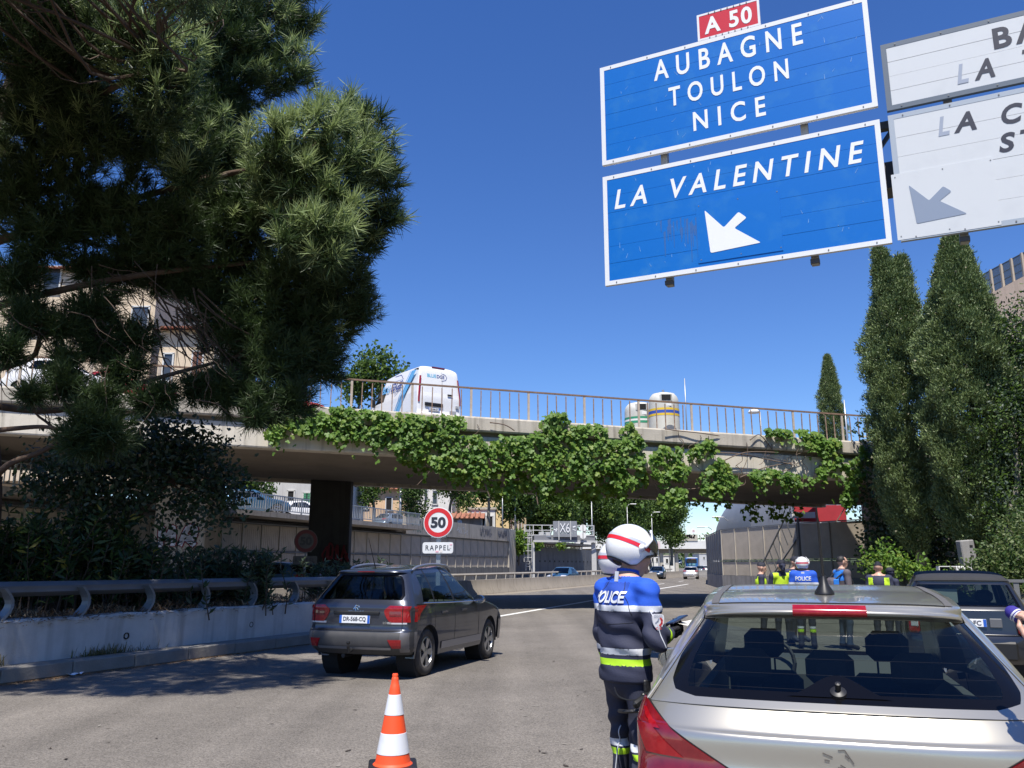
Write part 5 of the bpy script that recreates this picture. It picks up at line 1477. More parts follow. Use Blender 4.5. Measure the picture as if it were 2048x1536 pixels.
ROWN = ('yc', 'zc', 'ye', 'xe', 'ze', 'n', 'm')
def car_body(t, sp, lod=1.0):
    """body skin from sp: rows (sections that run from the rear bumper over the roof to the front bumper), a belt line and window columns"""
    rows = sp['rows']; nk = len(rows); idx = list(range(nk))
    cols = list(zip(*rows))
    def row(v):
        return [smooth_interp(v, idx, c) if k < 5 else interp(v, idx, c) for k, c in enumerate(cols)]
    if sp.get('linear'):
        row_l = row
        def row(v): return [interp(v, idx, c) for c in cols]
    cache = {}
    gw0, gw1 = sp['rear_glass']; wo = sp.get('outline')
    def warp(u, v):
        if not wo or not (gw0 - 1.2 < v < gw1 + 1.2): return u
        f = (v - gw0) / (gw1 - gw0); g = interp(f, *wo); k = min(1, max(0, 1 - max(gw0 - v, v - gw1, 0) / 1.2)); ug_ = sp['ug']; g = lerp(ug_, g, k)
        a = abs(u); r_ = a * g / ug_ if a <= ug_ else g + (a - ug_) / (1 - ug_) * (1 - g)
        return math.copysign(r_, u)
    def grid_pt(u, v): return strip_pt(warp(u, v), v)
    def strip_pt(u, v):
        """u in -1..1 across, v along"""
        kv = round(v, 4)
        if kv not in cache: cache[kv] = row(v)
        yc, zc, ye, xe, ze, n, m = cache[kv]
        a = min(abs(u), 1.0)
        fy = 1 - (1 - a ** n) ** (1 / n) if a < 1 else 1.0
        fz = 1 - (1 - a ** m) ** (1 / m) if a < 1 else 1.0
        return Vector((math.copysign(xe * a, u), yc + (ye - yc) * fy, zc + (ze - zc) * fz))
    bx, bz = sp['belt']
    wy, wf = sp['plan']; pz, pf = sp['prof']
    def zb(y): return smooth_interp(y, bx, bz)
    def Wl(y, z): return sp['hw'] * smooth_interp(y, wy, wf) * smooth_interp(z, pz, pf)
    def zl(y):
        z = sp['sill']
        for (wc, rad) in sp['arches']:
            d = abs(y - wc)
            if d < rad: z = max(z, sp['wheel_r'] * .98 + math.sqrt(rad * rad - d * d))
        return z
    # make the strip's lower edges meet the side skin
    ug = sp.get('ug', .9); gv0, gv1 = sp['rear_glass']; wv0, wv1 = sp['windscreen']
    ub = sp.get('frit', .06)
    nu = int(9 * lod) + 3
    half = sorted(set([round(math.sin(k / nu * math.pi / 2), 5) for k in range(nu + 1)] + [ug - ub, ug, .9]))
    us = [-h for h in half[::-1] if h > 0] + half
    sub = max(2, int(5 * lod))
    vs = sorted(set([round(k + j / sub, 4) for k in range(nk - 1) for j in range(sub)] + [nk - 1] + [gv0, gv1, wv0, wv1] + [round(x, 4) for x in sp.get('extra_v', [])]))
    def zone(i, j):
        um = abs(us[i] + us[i + 1]) / 2; vm = (vs[j] + vs[j + 1]) / 2
        if gv0 < vm < gv1 and um < ug:
            fb = sp.get('frit_v', (.12, .1))
            if um > ug - ub or vm < gv0 + fb[0] or vm > gv1 - fb[1]: return 2
            return 1
        if wv0 < vm < wv1 and um < .9: return 3
        for (a, b_, z_) in sp.get('row_zones', []):
            if a < vm < b_: return z_
        return 0
    zs = {}
    for j in range(len(vs) - 1):
        for i in range(len(us) - 1): zs.setdefault(zone(i, j), set()).add((i, j))
    def part(name, z, m, extra=None):
        if z not in zs: return None
        q = MB(); q.grid(grid_pt, us, vs, skip=lambda i, j: (i, j) not in zs[z])
        used = sorted(set(i for f in q.f for i in f)); mp = {a: k for k, a in enumerate(used)}
        q.v = [q.v[a] for a in used]; q.f = [[mp[a] for a in f] for f in q.f]
        return q
    body = part('body', 0, None)
    # sides
    y0, y1 = sp['side_y']
    ys = set(lin(y0, y1, int(26 * lod) + 8))
    for (wc, rad) in sp['arches']:
        for k in range(13): ys.add(min(max(wc + rad * math.cos(math.pi * k / 12), y0), y1))
    ys = sorted(ys)
    nt = int(7 * lod) + 3
    for sx in (1, -1):
        def side(y, t, sx=sx):
            if t < 0: z = zl(y); return Vector((sx * (Wl(y, z) - .16), y, z))
            z = lerp(zl(y), max(zb(y), zl(y) + .02), t); return Vector((sx * Wl(y, z), y, z))
        body.grid(side, ys if sx > 0 else ys[::-1], [-1] + lin(0, 1, nt))
        # greenhouse
        gc = sp['columns']
        # roof edge polyline
        ev = lin(gv0, wv1, 60); ep = [strip_pt(1, v) for v in ev]
        ey = [p.y for p in ep]; top0 = max(range(len(ep)), key=lambda k: 0)
        def edge_at(y):
            best = [p for p in ep if p.z > sp['edge_zmin']]
            yy = [p.y for p in best]; return interp(y, yy, [p.x for p in best]), interp(y, yy, [p.z for p in best])
        colv = []; kinds = []
        for k in range(len(gc) - 1):
            n = max(1, int(sp.get('csub', 4) * lod))
            for j in range(n):
                f = j / n; colv.append((lerp(gc[k][0], gc[k + 1][0], f), lerp(gc[k][1], gc[k + 1][1], f))); kinds.append(gc[k][2])
        colv.append(gc[-1][:2])
        fr0, fr1 = sp.get('frame', (.05, .90))
        rv = [0, fr0] + lin(fr0, fr1, max(3, int(6 * lod)))[1:] + [1]
        nseg0 = max(1, int(sp.get('csub', 4) * lod))
        def gh(i, r, sx=sx):
            p = gh0(i, r); n_ = len(colv) - 1
            for (w_, ci_, va, vb) in ((max(0, 1 - i / nseg0), 0, *sp['edge_rear']), (max(0, 1 - (n_ - i) / nseg0), n_, sp['edge_front'][1], sp['edge_front'][0])):
                if w_ > 0:
                    e_ = strip_pt(1, lerp(va, vb, r)); p = p + (e_ - gh0(ci_, r)) * w_
            return Vector((sx * p.x, p.y, p.z))
        def gh0(i, r):
            sx = 1
            yb, yt = colv[int(i)]
            zb_ = zb(yb); xb = Wl(yb, zb_)
            xt, zt = edge_at(yt)
            y = lerp(yb, yt, r)
            return Vector((sx * (lerp(xb, xt, r) + .035 * math.sin(math.pi * r)), y, lerp(zb_, zt, r)))
        ci = list(range(len(colv)))
        gl = lambda i, j: kinds[i] == 'glass' and fr0 - 1e-6 <= rv[j] and rv[j + 1] <= fr1 + 1e-6
        cc = ci
        body.grid(gh, cc, rv, skip=lambda i, j: gl(i, j) or kinds[i] == 'black')
        k = 0; runs = []
        while k < len(kinds):
            if kinds[k] in ('glass', 'black'):
                e = k
                while e < len(kinds) and kinds[e] == kinds[k] and (e == k or not (colv[e] in [c_[:2] for c_ in gc])): e += 1
                runs.append((k, e, kinds[k])); k = e
            else: k += 1
        for (a, b_, kd) in runs:
            q = MB()
            if kd == 'glass': q.grid(gh, list(range(a, b_ + 1)), [r for r in rv if fr0 - 1e-6 <= r <= fr1 + 1e-6]); q.build('side_window', sp['side_glass'], t, smooth=True)
            else: q.grid(gh, list(range(a, b_ + 1)), rv); q.build('door_pillar', M_BLACK, t, smooth=True)
    body.build('body', sp['paint'], t, smooth=True, sharp=48)
    q = part('rear_window', 1, None)
    if q: q.build('rear_window', sp['rear_mat'], t, smooth=True)
    q = part('frit', 2, None)
    if q: q.build('window_surround', sp.get('frit_mat', M_FRIT), t, smooth=True)
    q = part('windscreen', 3, None)
    if q: q.build('windscreen', sp.get('screen_glass', GL_MD), t, smooth=True)
    for z_, (nm, m_) in sp.get('zone_mats', {}).items():
        q = part(nm, z_, None)
        if q: q.build(nm, m_, t, smooth=True)
    # tub and floor
    q = MB(); hw = sp['hw']
    q.box((0, (y0 + y1) / 2, .37), (hw * 2 - .42, y1 - y0 - .1, .16))
    q.build('underbody', M_DARK, t)
    return strip_pt, Wl, zb, zl

def make_wheel(r, w, spokes=5, rim_frac=.66, mesh_only=False, rim=M_RIM):
    """tyre + rim about the x axis, outer face towards +x; returns two meshes"""
    Mx = Matrix.Rotation(R(90), 3, 'Y')
    q = MB(); rr = r * rim_frac
    q.lathe([(rr, -w / 2), (rr + .02, -w / 2 - .004), (r * .86, -w / 2 - .002), (r * .925, -w / 2 + .006), (r * .97, -w / 2 + .022), (r * .993, -w / 2 + .045), (r, -w / 2 + .075), (r, w / 2 - .075), (r * .993, w / 2 - .045), (r * .97, w / 2 - .022), (r * .925, w / 2 - .006), (r * .86, w / 2 + .002), (rr + .02, w / 2 + .004), (rr, w / 2 - .01), (rr, -w / 2)], 40, M=Mx, caps=False)
    ty = q.mesh('tyre', M_TYRE, smooth=True, sharp=50)
    q = MB()
    q.lathe([(rr - .001, w / 2 - .012), (rr - .022, w / 2 - .006), (rr - .03, w / 2 - .03), (rr - .035, -w / 2 + .03)], 40, M=Mx, m=0, caps=False)
    q.lathe([(rr - .03, w * .08), (.0, w * .08)], 24, M=Mx, m=1)
    q.lathe([(.07, w * .1), (.065, w * .40), (.03, w * .44), (0, w * .44)], 16, M=Mx, m=0)
    for k in range(spokes):
        a = 2 * math.pi * k / spokes
        for off in (-.14, .14):
            d0 = Vector((0, math.cos(a), math.sin(a))); d1 = Vector((0, math.cos(a + off), math.sin(a + off)))
            d0b = Vector((0, math.cos(a + off * .9), math.sin(a + off * .9)))
            q.beam(d0b * .06 + Vector((w * .36, 0, 0)), d1 * (rr - .024) + Vector((w * .40, 0, 0)), .05 * r / .32, .024, m=0, up=(1, 0, 0))
    rm = q.mesh('rim', [rim, M_RIM_D], smooth=True, sharp=30)
    return ty, rm
def add_wheels(t, sp, ty, rm, w):
    for (wc, _) in sp['arches']:
        for sx in (1, -1):
            wh = empty('wheel', (sx * (sp['hw'] - .035 - w / 2), wc, sp['wheel_r']), 0 if sx > 0 else math.pi, parent=t)
            link('tyre', ty, wh); link('rim', rm, wh)
    for (wc, rad) in sp['arches']:
        for sx in (1, -1):
            q = MB(); q.lathe([(rad * 1.01, -.14), (rad * 1.01, .14), (0, .14)], 20, (sx * (sp['hw'] - .22), wc, sp['wheel_r'] * .98), M=Matrix.Rotation(R(90) * (-sx), 3, 'Y')); q.build('wheel_arch', M_DARK, t)

def patch(surf, rows_, nu, nv, off=.006, thick=True):
    """sheet over a surface: rows_(f) -> (u0, u1, v) for f in 0..1; stands off along the surface normal"""
    q = MB()
    def P_(a, f):
        u0, u1, v = rows_(f); u = lerp(u0, u1, a)
        p = surf(u, v); e = 1e-3
        du = surf(u + e, v) - surf(u - e, v); dv = surf(u, v + e) - surf(u, v - e); n = du.cross(dv)
        if n.length < 1e-12: n = Vector((0, -1, 0))
        n.normalize(); return p, n
    def grid_pts(o):
        return lambda a, f: (lambda pn: pn[0] + pn[1] * o)(P_(a, f))
    As, Fs = lin(0, 1, nu), lin(0, 1, nv)
    q.grid(grid_pts(off), As, Fs)
    if thick:
        b = len(q.v)
        border = [(a, 0) for a in As] + [(1, f) for f in Fs[1:]] + [(a, 1) for a in As[::-1][1:]] + [(0, f) for f in Fs[::-1][1:-1]]
        vv = []; n = len(border)
        for (a, f) in border: vv += [grid_pts(off)(a, f), grid_pts(-.01)(a, f)]
        q.add(vv, [(2 * i, 2 * i + 1, (2 * i + 3) % (2 * n), (2 * i + 2) % (2 * n)) for i in range(n)])
    return q
def plate(t, txt, c, tilt=0.0, w=.52, h=.11, cut=None):
    p = MB(); rot = Matrix.Rotation(R(tilt), 3, 'X')
    pl = p.box(c, (w, .012, h), rot=rot, bev=.004).build('number_plate', M_PLATE, t)
    f = rot @ Vector((0, -1, 0)); u = rot @ Vector((0, 0, 1)); c = Vector(c)
    if txt: lettering(txt, w * .74 * min(1, len(txt) / 9 + .02), h * .62, M_LETK, pl, frame_matrix(c + f * .0085 + Vector((w * .37 * (1 - min(1, len(txt) / 9 + .02)), 0, 0)), (1, 0, 0), u), bold=.02, name='characters')
    q = MB()
    for sx in (-1, 1): q.box(c + f * .006 + Vector((sx * (w / 2 - .022), 0, 0)), (.04, .003, h * .96), rot=rot)
    q.build('blue_band', M_PLATE_B, pl)
    return pl
def mirror(t, sx, y, x, z, m, s=1.0, glass=True):
    mh = MB(); mh.lathe([(0, -.09 * s), (.05 * s, -.085 * s), (.085 * s, -.05 * s), (.09 * s, 0), (.085 * s, .02 * s), (0.0, .02 * s)], 16, (0, 0, 0), M=Matrix.Rotation(R(90), 3, 'X') @ Matrix.Diagonal((1.25, .82, 1.0)))
    mm = mh.build('door_mirror', m, t, smooth=True, sharp=50); mm.location = (sx * (x + .13 * s), y, z); mm.rotation_euler = (0, 0, R(-8 * sx))
    q = MB(); q.lathe([(0, 0), (.078 * s, 0), (.078 * s, -.006), (0, -.006)], 16, (0, -.022 * s, 0), M=Matrix.Rotation(R(90), 3, 'X') @ Matrix.Diagonal((1.25, .82, 1.0))); q.build('mirror_glass', M_CHR, mm)
    q = MB(); q.beam((-sx * .16 * s, .03, -.04 * s), (-sx * .05 * s, .02, -.02), .05, .04); q.build('mirror_arm', M_BLACK, mm)
def seats(t, rows_, hw, dark=M_SEAT, belt=.95):
    for (y, xs, ztop) in rows_:
        for x in xs:
            q = MB(); q.box((x, y, .30 + (ztop - .30) / 2), (.46, .14, ztop - .42), rot=Matrix.Rotation(R(14), 3, 'X'), bev=.06); q.box((x, y + .25, .48), (.48, .5, .16), bev=.05); s_ = q.build('seat', dark, t)
            q = MB(); q.box((x, y - .10, ztop + .10), (.25, .11, .19), rot=Matrix.Rotation(R(10), 3, 'X'), bev=.05)
            for dx in (-.06, .06): q.box((x + dx, y - .08, ztop - .02), (.012, .012, .1))
            q.build('headrest', dark, s_)
def seam(t, pts, w=.006, name='panel_gap', m=None):
    q = MB(); q.tube(pts, w / 2, 5); return q.build(name, m or M_SEAM, t)

# ============ dark grey crossover in the left lane ============
SUV = dict(hw=.868, sill=.27, wheel_r=.325, arches=[(.80, .385), (3.338, .385)], side_y=(.38, 3.78), paint=P_GREY,
    rows=[(.14, .33, .42, .80, .33, 3, 2), (.03, .42, .40, .85, .42, 4, 2), (.0, .56, .38, .866, .56, 4.5, 2), (.03, .645, .38, .868, .645, 4.5, 2), (.085, .69, .38, .868, .69, 4.5, 2), (.085, .90, .38, .864, .90, 4.2, 2),
          (.115, 1.03, .38, .850, 1.005, 4.0, 3), (.385, 1.418, .64, .625, 1.40, 3.2, 3), (.325, 1.445, .62, .605, 1.425, 3.2, 3), (.45, 1.482, .72, .585, 1.448, 3, 3), (1.3, 1.525, 1.3, .59, 1.475, 3, 3), (2.10, 1.505, 1.95, .575, 1.45, 3, 3),
          (2.98, 1.05, 2.72, .755, .985, 2.6, 3), (3.10, 1.015, 2.86, .79, .965, 2.6, 3), (3.75, .92, 3.62, .80, .84, 3, 3), (4.06, .80, 3.78, .82, .76, 3.2, 3), (4.16, .60, 3.78, .845, .60, 3.5, 2), (4.12, .30, 3.78, .82, .30, 3.5, 2)],
    belt=([.38, .8, 1.6, 2.72, 3.2, 3.78], [1.005, .995, .975, .955, .92, .77]), plan=([.38, 1.0, 2.0, 3.2, 3.78], [.985, 1.0, 1.0, .99, .955]), prof=([.25, .45, .62, .85, 1.01], [.955, .985, 1.0, 1.0, .982]),
    rear_glass=(6.12, 6.92), windscreen=(11.1, 12), ug=.90, frit=.05, frit_v=(.06, .04), outline=([0, .08, .2, .8, .92, 1], [.84, .89, .91, .91, .89, .85]), rear_mat=GL_DK, side_glass=GL_MD, edge_zmin=1.36, edge_rear=(6, 7), edge_front=(11, 12), frame=(.06, .90),
    columns=[(.38, .66, 'body'), (.62, .78, 'glass'), (.98, 1.02, 'black'), (1.03, 1.06, 'glass'), (1.72, 1.66, 'black'), (1.80, 1.72, 'glass'), (2.62, 1.92, 'body'), (2.74, 1.96, 'body')],
    row_zones=[(0, 2.9, 5)], zone_mats={5: ('rear_bumper', M_CLAD)})
suv = empty('crossover_car', (-2.36, 12.79, 0), -R(20.3), 'dark grey crossover car with roof rails driving off in the left lane', 'car'); suv.scale = (1.0, 1.0, 1.07)
sf, Wl, zb, zl = car_body(suv, SUV, 1.4)
ty, rm = make_wheel(.325, .205, 5); add_wheels(suv, SUV, ty, rm, .205)
seats(suv, [(1.55, (-.42, 0, .42), .98), (2.35, (-.36, .36), 1.02)], .8)
q = MB(); q.box((0, 1.6, .55), (1.5, 2.3, .1)); q.box((0, 2.85, .82), (1.4, .35, .3), bev=.08); q.build('dashboard', M_TRIM, suv)
# tail lamps on the corner: rear half and side half
for sx in (1, -1):
    q = patch(lambda u, v, sx=sx: sf(u, v), lambda f, sx=sx: ((sx * lerp(.70, .54, math.sin(f * 2.6 + .25) ** .8), sx * 1.0, lerp(4.40, 5.80, f)) if sx > 0 else (-1.0, -lerp(.70, .54, math.sin(f * 2.6 + .25) ** .8), lerp(4.40, 5.80, f))), 10, 8, .012)
    tl = q.build('tail_lamp', M_LAMP, suv, smooth=True, sharp=40)
    def sidef(y, z, sx=sx): return Vector((sx * Wl(y, z), y, z))
    q = MB()
    rows_ = [(.38, .905, .66), (.38, .94, .60), (.38, .98, .66), (.38, .995, .80)]
    zz = lin(.905, .985, 5)
    q.grid(lambda a, f: sidef(lerp(.375, .46 + .36 * max(0, f - .25) ** 1.3, a), lerp(.79, .985, f)) + Vector((sx * .011, 0, 0)), lin(0, 1, 6), lin(0, 1, 6)); q.build('lamp_wing', M_LAMP, tl, smooth=True)
    q = patch(lambda u, v: sf(u, v), lambda f, sx=sx: ((sx * .60, sx * .93, lerp(4.30, 4.42, f)) if sx > 0 else (-.93, -.60, lerp(4.30, 4.42, f))), 8, 3, .010); q.build('lamp_base', M_LAMP_W, tl, smooth=True)
    seam(suv, [sf(sx * .865, v) + Vector((sx * .004, -.016, 0)) for v in lin(4.35, 5.85, 8)], .010, 'lamp_divider')
    q = patch(lambda u, v: sf(u, v), lambda f, sx=sx: ((sx * .64, sx * .84, lerp(4.75, 5.1, f)) if sx > 0 else (-.84, -.64, lerp(4.75, 5.1, f))), 5, 4, .016, thick=False); q.build('lamp_chamber', M_LAMP_D, tl)
    # bumper reflectors
    q = patch(lambda u, v: sf(u, v), lambda f, sx=sx: ((sx * lerp(.74, .66, f), sx * .88, lerp(1.1, 1.85, f)) if sx > 0 else (-.88, -lerp(.74, .66, f), lerp(1.1, 1.85, f))), 5, 4, .010); q.build('reflector', M_LAMP, suv)
    # bumper side guard in light grey
    q = patch(lambda u, v: sf(u, v), lambda f, sx=sx: ((sx * .86, sx * 1.0, lerp(.5, 2.85, f)) if sx > 0 else (-1.0, -.86, lerp(.5, 2.85, f))), 6, 8, .006); q.build('bumper_corner', mat('bumper_grey', (.17, .17, .185), rough=.45, metal=.3, var=.5, scale=6, second=(.12, .10, .08)), suv, smooth=True)
    # roof rail
    pts = [Vector((sx * .55, .78, 1.455)), Vector((sx * .57, .92, 1.51)), Vector((sx * .575, 1.4, 1.548)), Vector((sx * .57, 1.95, 1.53)), Vector((sx * .56, 2.12, 1.485)), Vector((sx * .555, 2.2, 1.44))]
    q = MB(); q.tube(catmull(pts, 4), .022, 8); q.build('roof_rail', M_CHR if False else mat('rail_silver', (.40, .41, .44), rough=.35, metal=.8), suv, smooth=True)
    mirror(suv, sx, 2.55, .84, 1.0, M_CHR if sx > 0 else P_GREY, .95)
    # door seams, handles, sill trim
    for y in (1.00, 1.76, 2.78):
        seam(suv, [Vector((sx * (Wl(y, z) + .001), y + (.0 if y > 1.2 else -.1 * max(0, (.62 - z))), z)) for z in lin(max(zl(y), .36), zb(y) - .005, 8)])
    q = MB()
    for y in (1.22, 2.0): q.beam((sx * (Wl(y, .86) + .018), y, .86), (sx * (Wl(y + .2, .86) + .018), y + .2, .865), .02, .03)
    q.build('door_handle', P_GREY, suv)
    q = MB(); q.grid(lambda y, z: Vector((sx * (Wl(y, z) + .012), y, z)), lin(1.26, 2.9, 8), lin(.34, .44, 3)); q.build('sill_trim', mat('sill_silver', (.33, .33, .35), rough=.4, metal=.6), suv)
    seam(suv, [Vector((sx * (Wl(y, zb(y)) + .004), y, zb(y) + .012)) for y in lin(.62, 2.6, 12)], .016, 'window_trim', M_CHR)
    # tailgate seams
    seam(suv, [sf(sx * .86, v) + Vector((0, -.003, 0)) for v in lin(3.2, 5.1, 10)], .008)
seam(suv, [sf(u, 3.15) + Vector((0, -.003, 0)) for u in lin(-.86, .86, 15)], .010)
plate(suv, 'DR-568-CQ', (-.02, .07, .80), -3)
q = MB(); q.box((0, .075, .885), (.78, .03, .05), bev=.01); q.build('plate_trim', M_BLACK, suv)
q = MB()
for (a, b_) in (((-.05, .93), (-.015, .985)), ((-.015, .985), (.03, .975)), ((-.035, .955), (.01, .955)), ((.0, .955), (.035, .925)), ((-.02, .945), (-.01, .915)), ((.03, .975), (.045, .955))): q.beam((a[0], .075 + (a[1] - .9) * .22, a[1] + .005), (b_[0], .075 + (b_[1] - .9) * .22, b_[1] + .005), .012, .012, up=(0, 1, 0))
q.build('emblem', M_CHR, suv)
lettering('PEUGEOT', .26, .022, M_CHR, suv, frame_matrix((0, .069, .905), (1, 0, 0), (0, .12, 1)), bold=.01, space=1.4)
lettering('2008', .14, .03, M_CHR, suv, frame_matrix((.52, .078, .76), (1, .1, 0), (0, 0, 1)), bold=.01)
q = MB(); q.tube([(0, .62, 1.48), (0, .36, 1.93)], [.009, .003], 6); q.build('aerial', M_BLACK, suv)
q = patch(lambda u, v: sf(u, v), lambda f: (-.24, .24, lerp(7.85, 8.05, f)), 8, 3, .006); q.build('brake_light', M_LAMP_D, suv)
q = MB(); q.tube([(0, .0, .40), (0, -.10, .38), (0, -.12, .46)], .022, 8); q.lathe([(0, .03), (.025, .02), (.028, 0), (.02, -.02), (0, -.025)], 12, (0, -.12, .50)); q.build('tow_ball', M_BLACK, suv)
q = MB(); q.grid(lambda u, v: sf(u, v) + Vector((0, -.012, 0)), lin(-.72, .72, 16), lin(.85, 1.15, 3)); q.build('bumper_strip', mat('strip_silver', (.30, .30, .31), rough=.4, metal=.6), suv, smooth=True)
q = MB(); q.tube([(-.25, .5, .31), (-.25, .16, .30)], .03, 8); q.build('exhaust', M_RIM_D, suv)
q = MB(); q.box((.1, 1.95, 1.30), (.09, .03, .12)); q.build('mirror_tag', M_WHITE, suv)

# ============ silver hatchback close in front ============
HB = dict(hw=.905, sill=.24, wheel_r=.32, arches=[(.84, .37), (3.45, .37)], side_y=(.52, 3.85), paint=P_SILV,
    rows=[(.12, .28, .54, .83, .28, 3, 2), (.03, .38, .52, .88, .38, 3.2, 2), (.0, .58, .52, .902, .58, 3.2, 2), (.03, .68, .52, .905, .68, 3.2, 2), (.10, .715, .52, .905, .715, 3.2, 2), (.145, .80, .52, .905, .80, 3.0, 2),
          (.150, .925, .52, .898, .925, 2.8, 2), (.190, .955, .52, .895, .955, 2.7, 2), (.26, 1.04, .56, .875, 1.015, 2.5, 2.6), (.285, 1.066, .60, .855, 1.05, 2.4, 2.4),
          (.73, 1.375, 1.02, .655, 1.345, 2.3, 2.4), (.755, 1.392, 1.05, .645, 1.362, 2.3, 2.4), (.70, 1.415, 1.06, .635, 1.375, 2.4, 2.4), (.715, 1.44, 1.08, .628, 1.392, 2.4, 2.4), (.86, 1.472, 1.18, .640, 1.428, 2.8, 3.2), (1.5, 1.505, 1.55, .650, 1.462, 3, 3.4), (2.2, 1.492, 2.05, .63, 1.45, 3, 3.2),
          (3.15, 1.03, 2.78, .765, .97, 2.4, 3), (3.28, .99, 2.95, .80, .95, 2.5, 3), (3.9, .88, 3.72, .80, .82, 2.6, 3), (4.18, .74, 3.85, .82, .72, 2.8, 3), (4.28, .55, 3.85, .85, .55, 3, 2), (4.22, .28, 3.85, .82, .28, 3, 2)],
    belt=([.52, .9, 1.7, 2.8, 3.3, 3.85], [.985, 1.02, .99, .95, .91, .74]), plan=([.52, 1.1, 2.0, 3.2, 3.85], [.995, 1.0, 1.0, .98, .93]), prof=([.22, .42, .62, .85, 1.05], [.93, .975, 1.0, 1.0, .965]),
    rear_glass=(9.0, 11.0), windscreen=(16.1, 17), ug=.945, frit=.10, frit_v=(.16, .24), outline=([0, .05, .12, .25, .45, .7, .85, .95, 1], [.72, .85, .905, .95, .962, .955, .925, .88, .80]), extra_v=[9 + k * .05 for k in range(40)], rear_mat=GL_RW, side_glass=GL_MD, edge_zmin=1.33, edge_rear=(8, 10), edge_front=(16, 17), frame=(.08, .88),
    columns=[(.56, 1.02, 'body'), (1.0, 1.20, 'glass'), (1.55, 1.50, 'black'), (1.62, 1.56, 'glass'), (2.62, 1.98, 'body'), (2.80, 2.04, 'body')], csub=4)
hb = empty('hatchback_car', (1.313, 3.49, 0), -R(18.5), 'silver hatchback seen from behind with a red high brake light', 'car')
sf, Wl, zb, zl = car_body(hb, HB, 2.6)
ty, rm = make_wheel(.32, .205, 5); add_wheels(hb, HB, ty, rm, .205)
q = MB(); q.box((0, 1.75, .42), (1.56, 2.7, .1)); q.build('cabin_floor', M_TRIM, hb)
q = MB(); q.box((0, .78, .96), (1.28, .62, .03), bev=.01); q.build('parcel_shelf', mat('shelf', (.16, .165, .16), rough=.9, var=.3, scale=12), hb)
seats(hb, [(1.42, (-.43, 0, .43), 1.0), (2.28, (-.37, .37), 1.05)], .9)
q = MB()
q.box((0, 2.9, .85), (1.5, .5, .32), bev=.1)
q.build('dashboard', M_TRIM, hb)
q = MB(); Mst = Matrix.Rotation(R(-25), 3, 'X'); q.tube([Vector((-.37, 2.62, .98)) + (Mst @ Vector((.18 * math.cos(a), 0, .18 * math.sin(a)))) for a in lin(0, 6.283, 20)], .015, 6, caps=False); q.build('steering_wheel', M_BLACK, hb)
for sx in (1, -1):
    # inner trim of the rear pillars and the hatch opening
    q = MB(); q.grid(lambda a, f, sx=sx: (sf(sx * lerp(.90, .99, a), lerp(8.6, 11.2, f)) + Vector((-sx * lerp(.02, .05, a), .07 + .22 * a, -.02))), lin(0, 1, 4), lin(0, 1, 8)); q.build('pillar_trim', M_TRIM_L, hb, smooth=True)
    q = MB(); q.box((sx * .67, 1.75, .78), (.05, 2.2, .42)); q.build('door_trim', M_TRIM, hb)
    # tail lamps: big triangles wrapped round the corners
    def lampf(f, sx=sx):
        v = lerp(4.3, 8.45, f); z = sf(1, v).z
        ui = max(.50, min(.985, lerp(.64, .985, (z - .86) / .165)))
        return (sx * ui, sx * 1.0, v) if sx > 0 else (-1.0, -ui, v)
    q = patch(lambda u, v: sf(u, v), lampf, 16, 22, .012); tl = q.build('tail_lamp', M_LAMP_D, hb, smooth=True, sharp=40)
    q = MB()
    def sidef(y, z, sx=sx): return Vector((sx * Wl(y, z), y, z))
    q.grid(lambda a, f: sidef(lerp(.515, lerp(.74, .62, f), a), lerp(.80, 1.0, f)) + Vector((sx * .011, 0, 0)), lin(0, 1, 6), lin(0, 1, 8)); q.build('lamp_wing', M_LAMP_D, tl, smooth=True)
    for (fa, fb, ua, ub_) in ((.42, .78, .30, .52), (.22, .46, .36, .80)):
        def innerf(f, fa=fa, fb=fb, ua=ua, ub_=ub_):
            ff = lerp(fa, fb, f); a0, a1, v = lampf(ff); 
            lo_, hi_ = (a0, a1) if sx > 0 else (a1, a0)
            x0, x1 = lerp(lo_, hi_, ua + .12 * f), lerp(lo_, hi_, ub_ + .10 * f)
            return (x0, x1, v) if sx > 0 else (x1, x0, v)
        q = patch(lambda u, v: sf(u, v), innerf, 6, 8, .016, thick=False); q.build('lamp_chamber', M_LAMP, tl, smooth=True)
    mirror(hb, sx, 2.62, .86, .98, P_SILV, 1.15)
    seam(hb, [sf(sx * ui, v) + Vector((0, -.001, .001)) for (ui, v) in [(max(.50, min(.985, lerp(.64, .985, (sf(1, v_).z - .86) / .165))) - .004, v_) for v_ in lin(4.3, 8.5, 20)]], .006)
    seam(hb, [sf(sx * lerp(.955, .972, f), lerp(8.6, 12.6, f)) + Vector((sx * .001, -.002, 0)) for f in lin(0, 1, 20)], .004)
    # roof channels in dark grey
    q = MB(); q.grid(lambda a, f, sx=sx: sf(sx * lerp(.84, .905, a), lerp(13.75, 16.0, f)) + Vector((0, 0, .004)), lin(0, 1, 3), lin(0, 1, 14)); q.build('roof_channel', mat('channel_grey', (.10, .095, .09), rough=.6), hb, smooth=True)
    # bright streak of the shoulder trim below the glass
    seam(hb, [sf(sx * .972, v) + Vector((sx * .002, 0, .002)) for v in lin(8.3, 9.2, 6)], .010, 'shoulder_trim', P_SILV)
    for y in (1.62, 2.75):
        seam(hb, [Vector((sx * (Wl(y, z) + .001), y, z)) for z in lin(max(zl(y), .36), zb(y) - .005, 8)])
seam(hb, [sf(u, 13.72) + Vector((0, 0, .002)) for u in lin(-.84, .84, 25)], .007)
q = patch(lambda u, v: sf(u, v), lambda f: (-.265, .265, lerp(12.0, 13.25, f)), 20, 8, .014); q.build('brake_light', M_LAMP, hb, smooth=True, sharp=40)
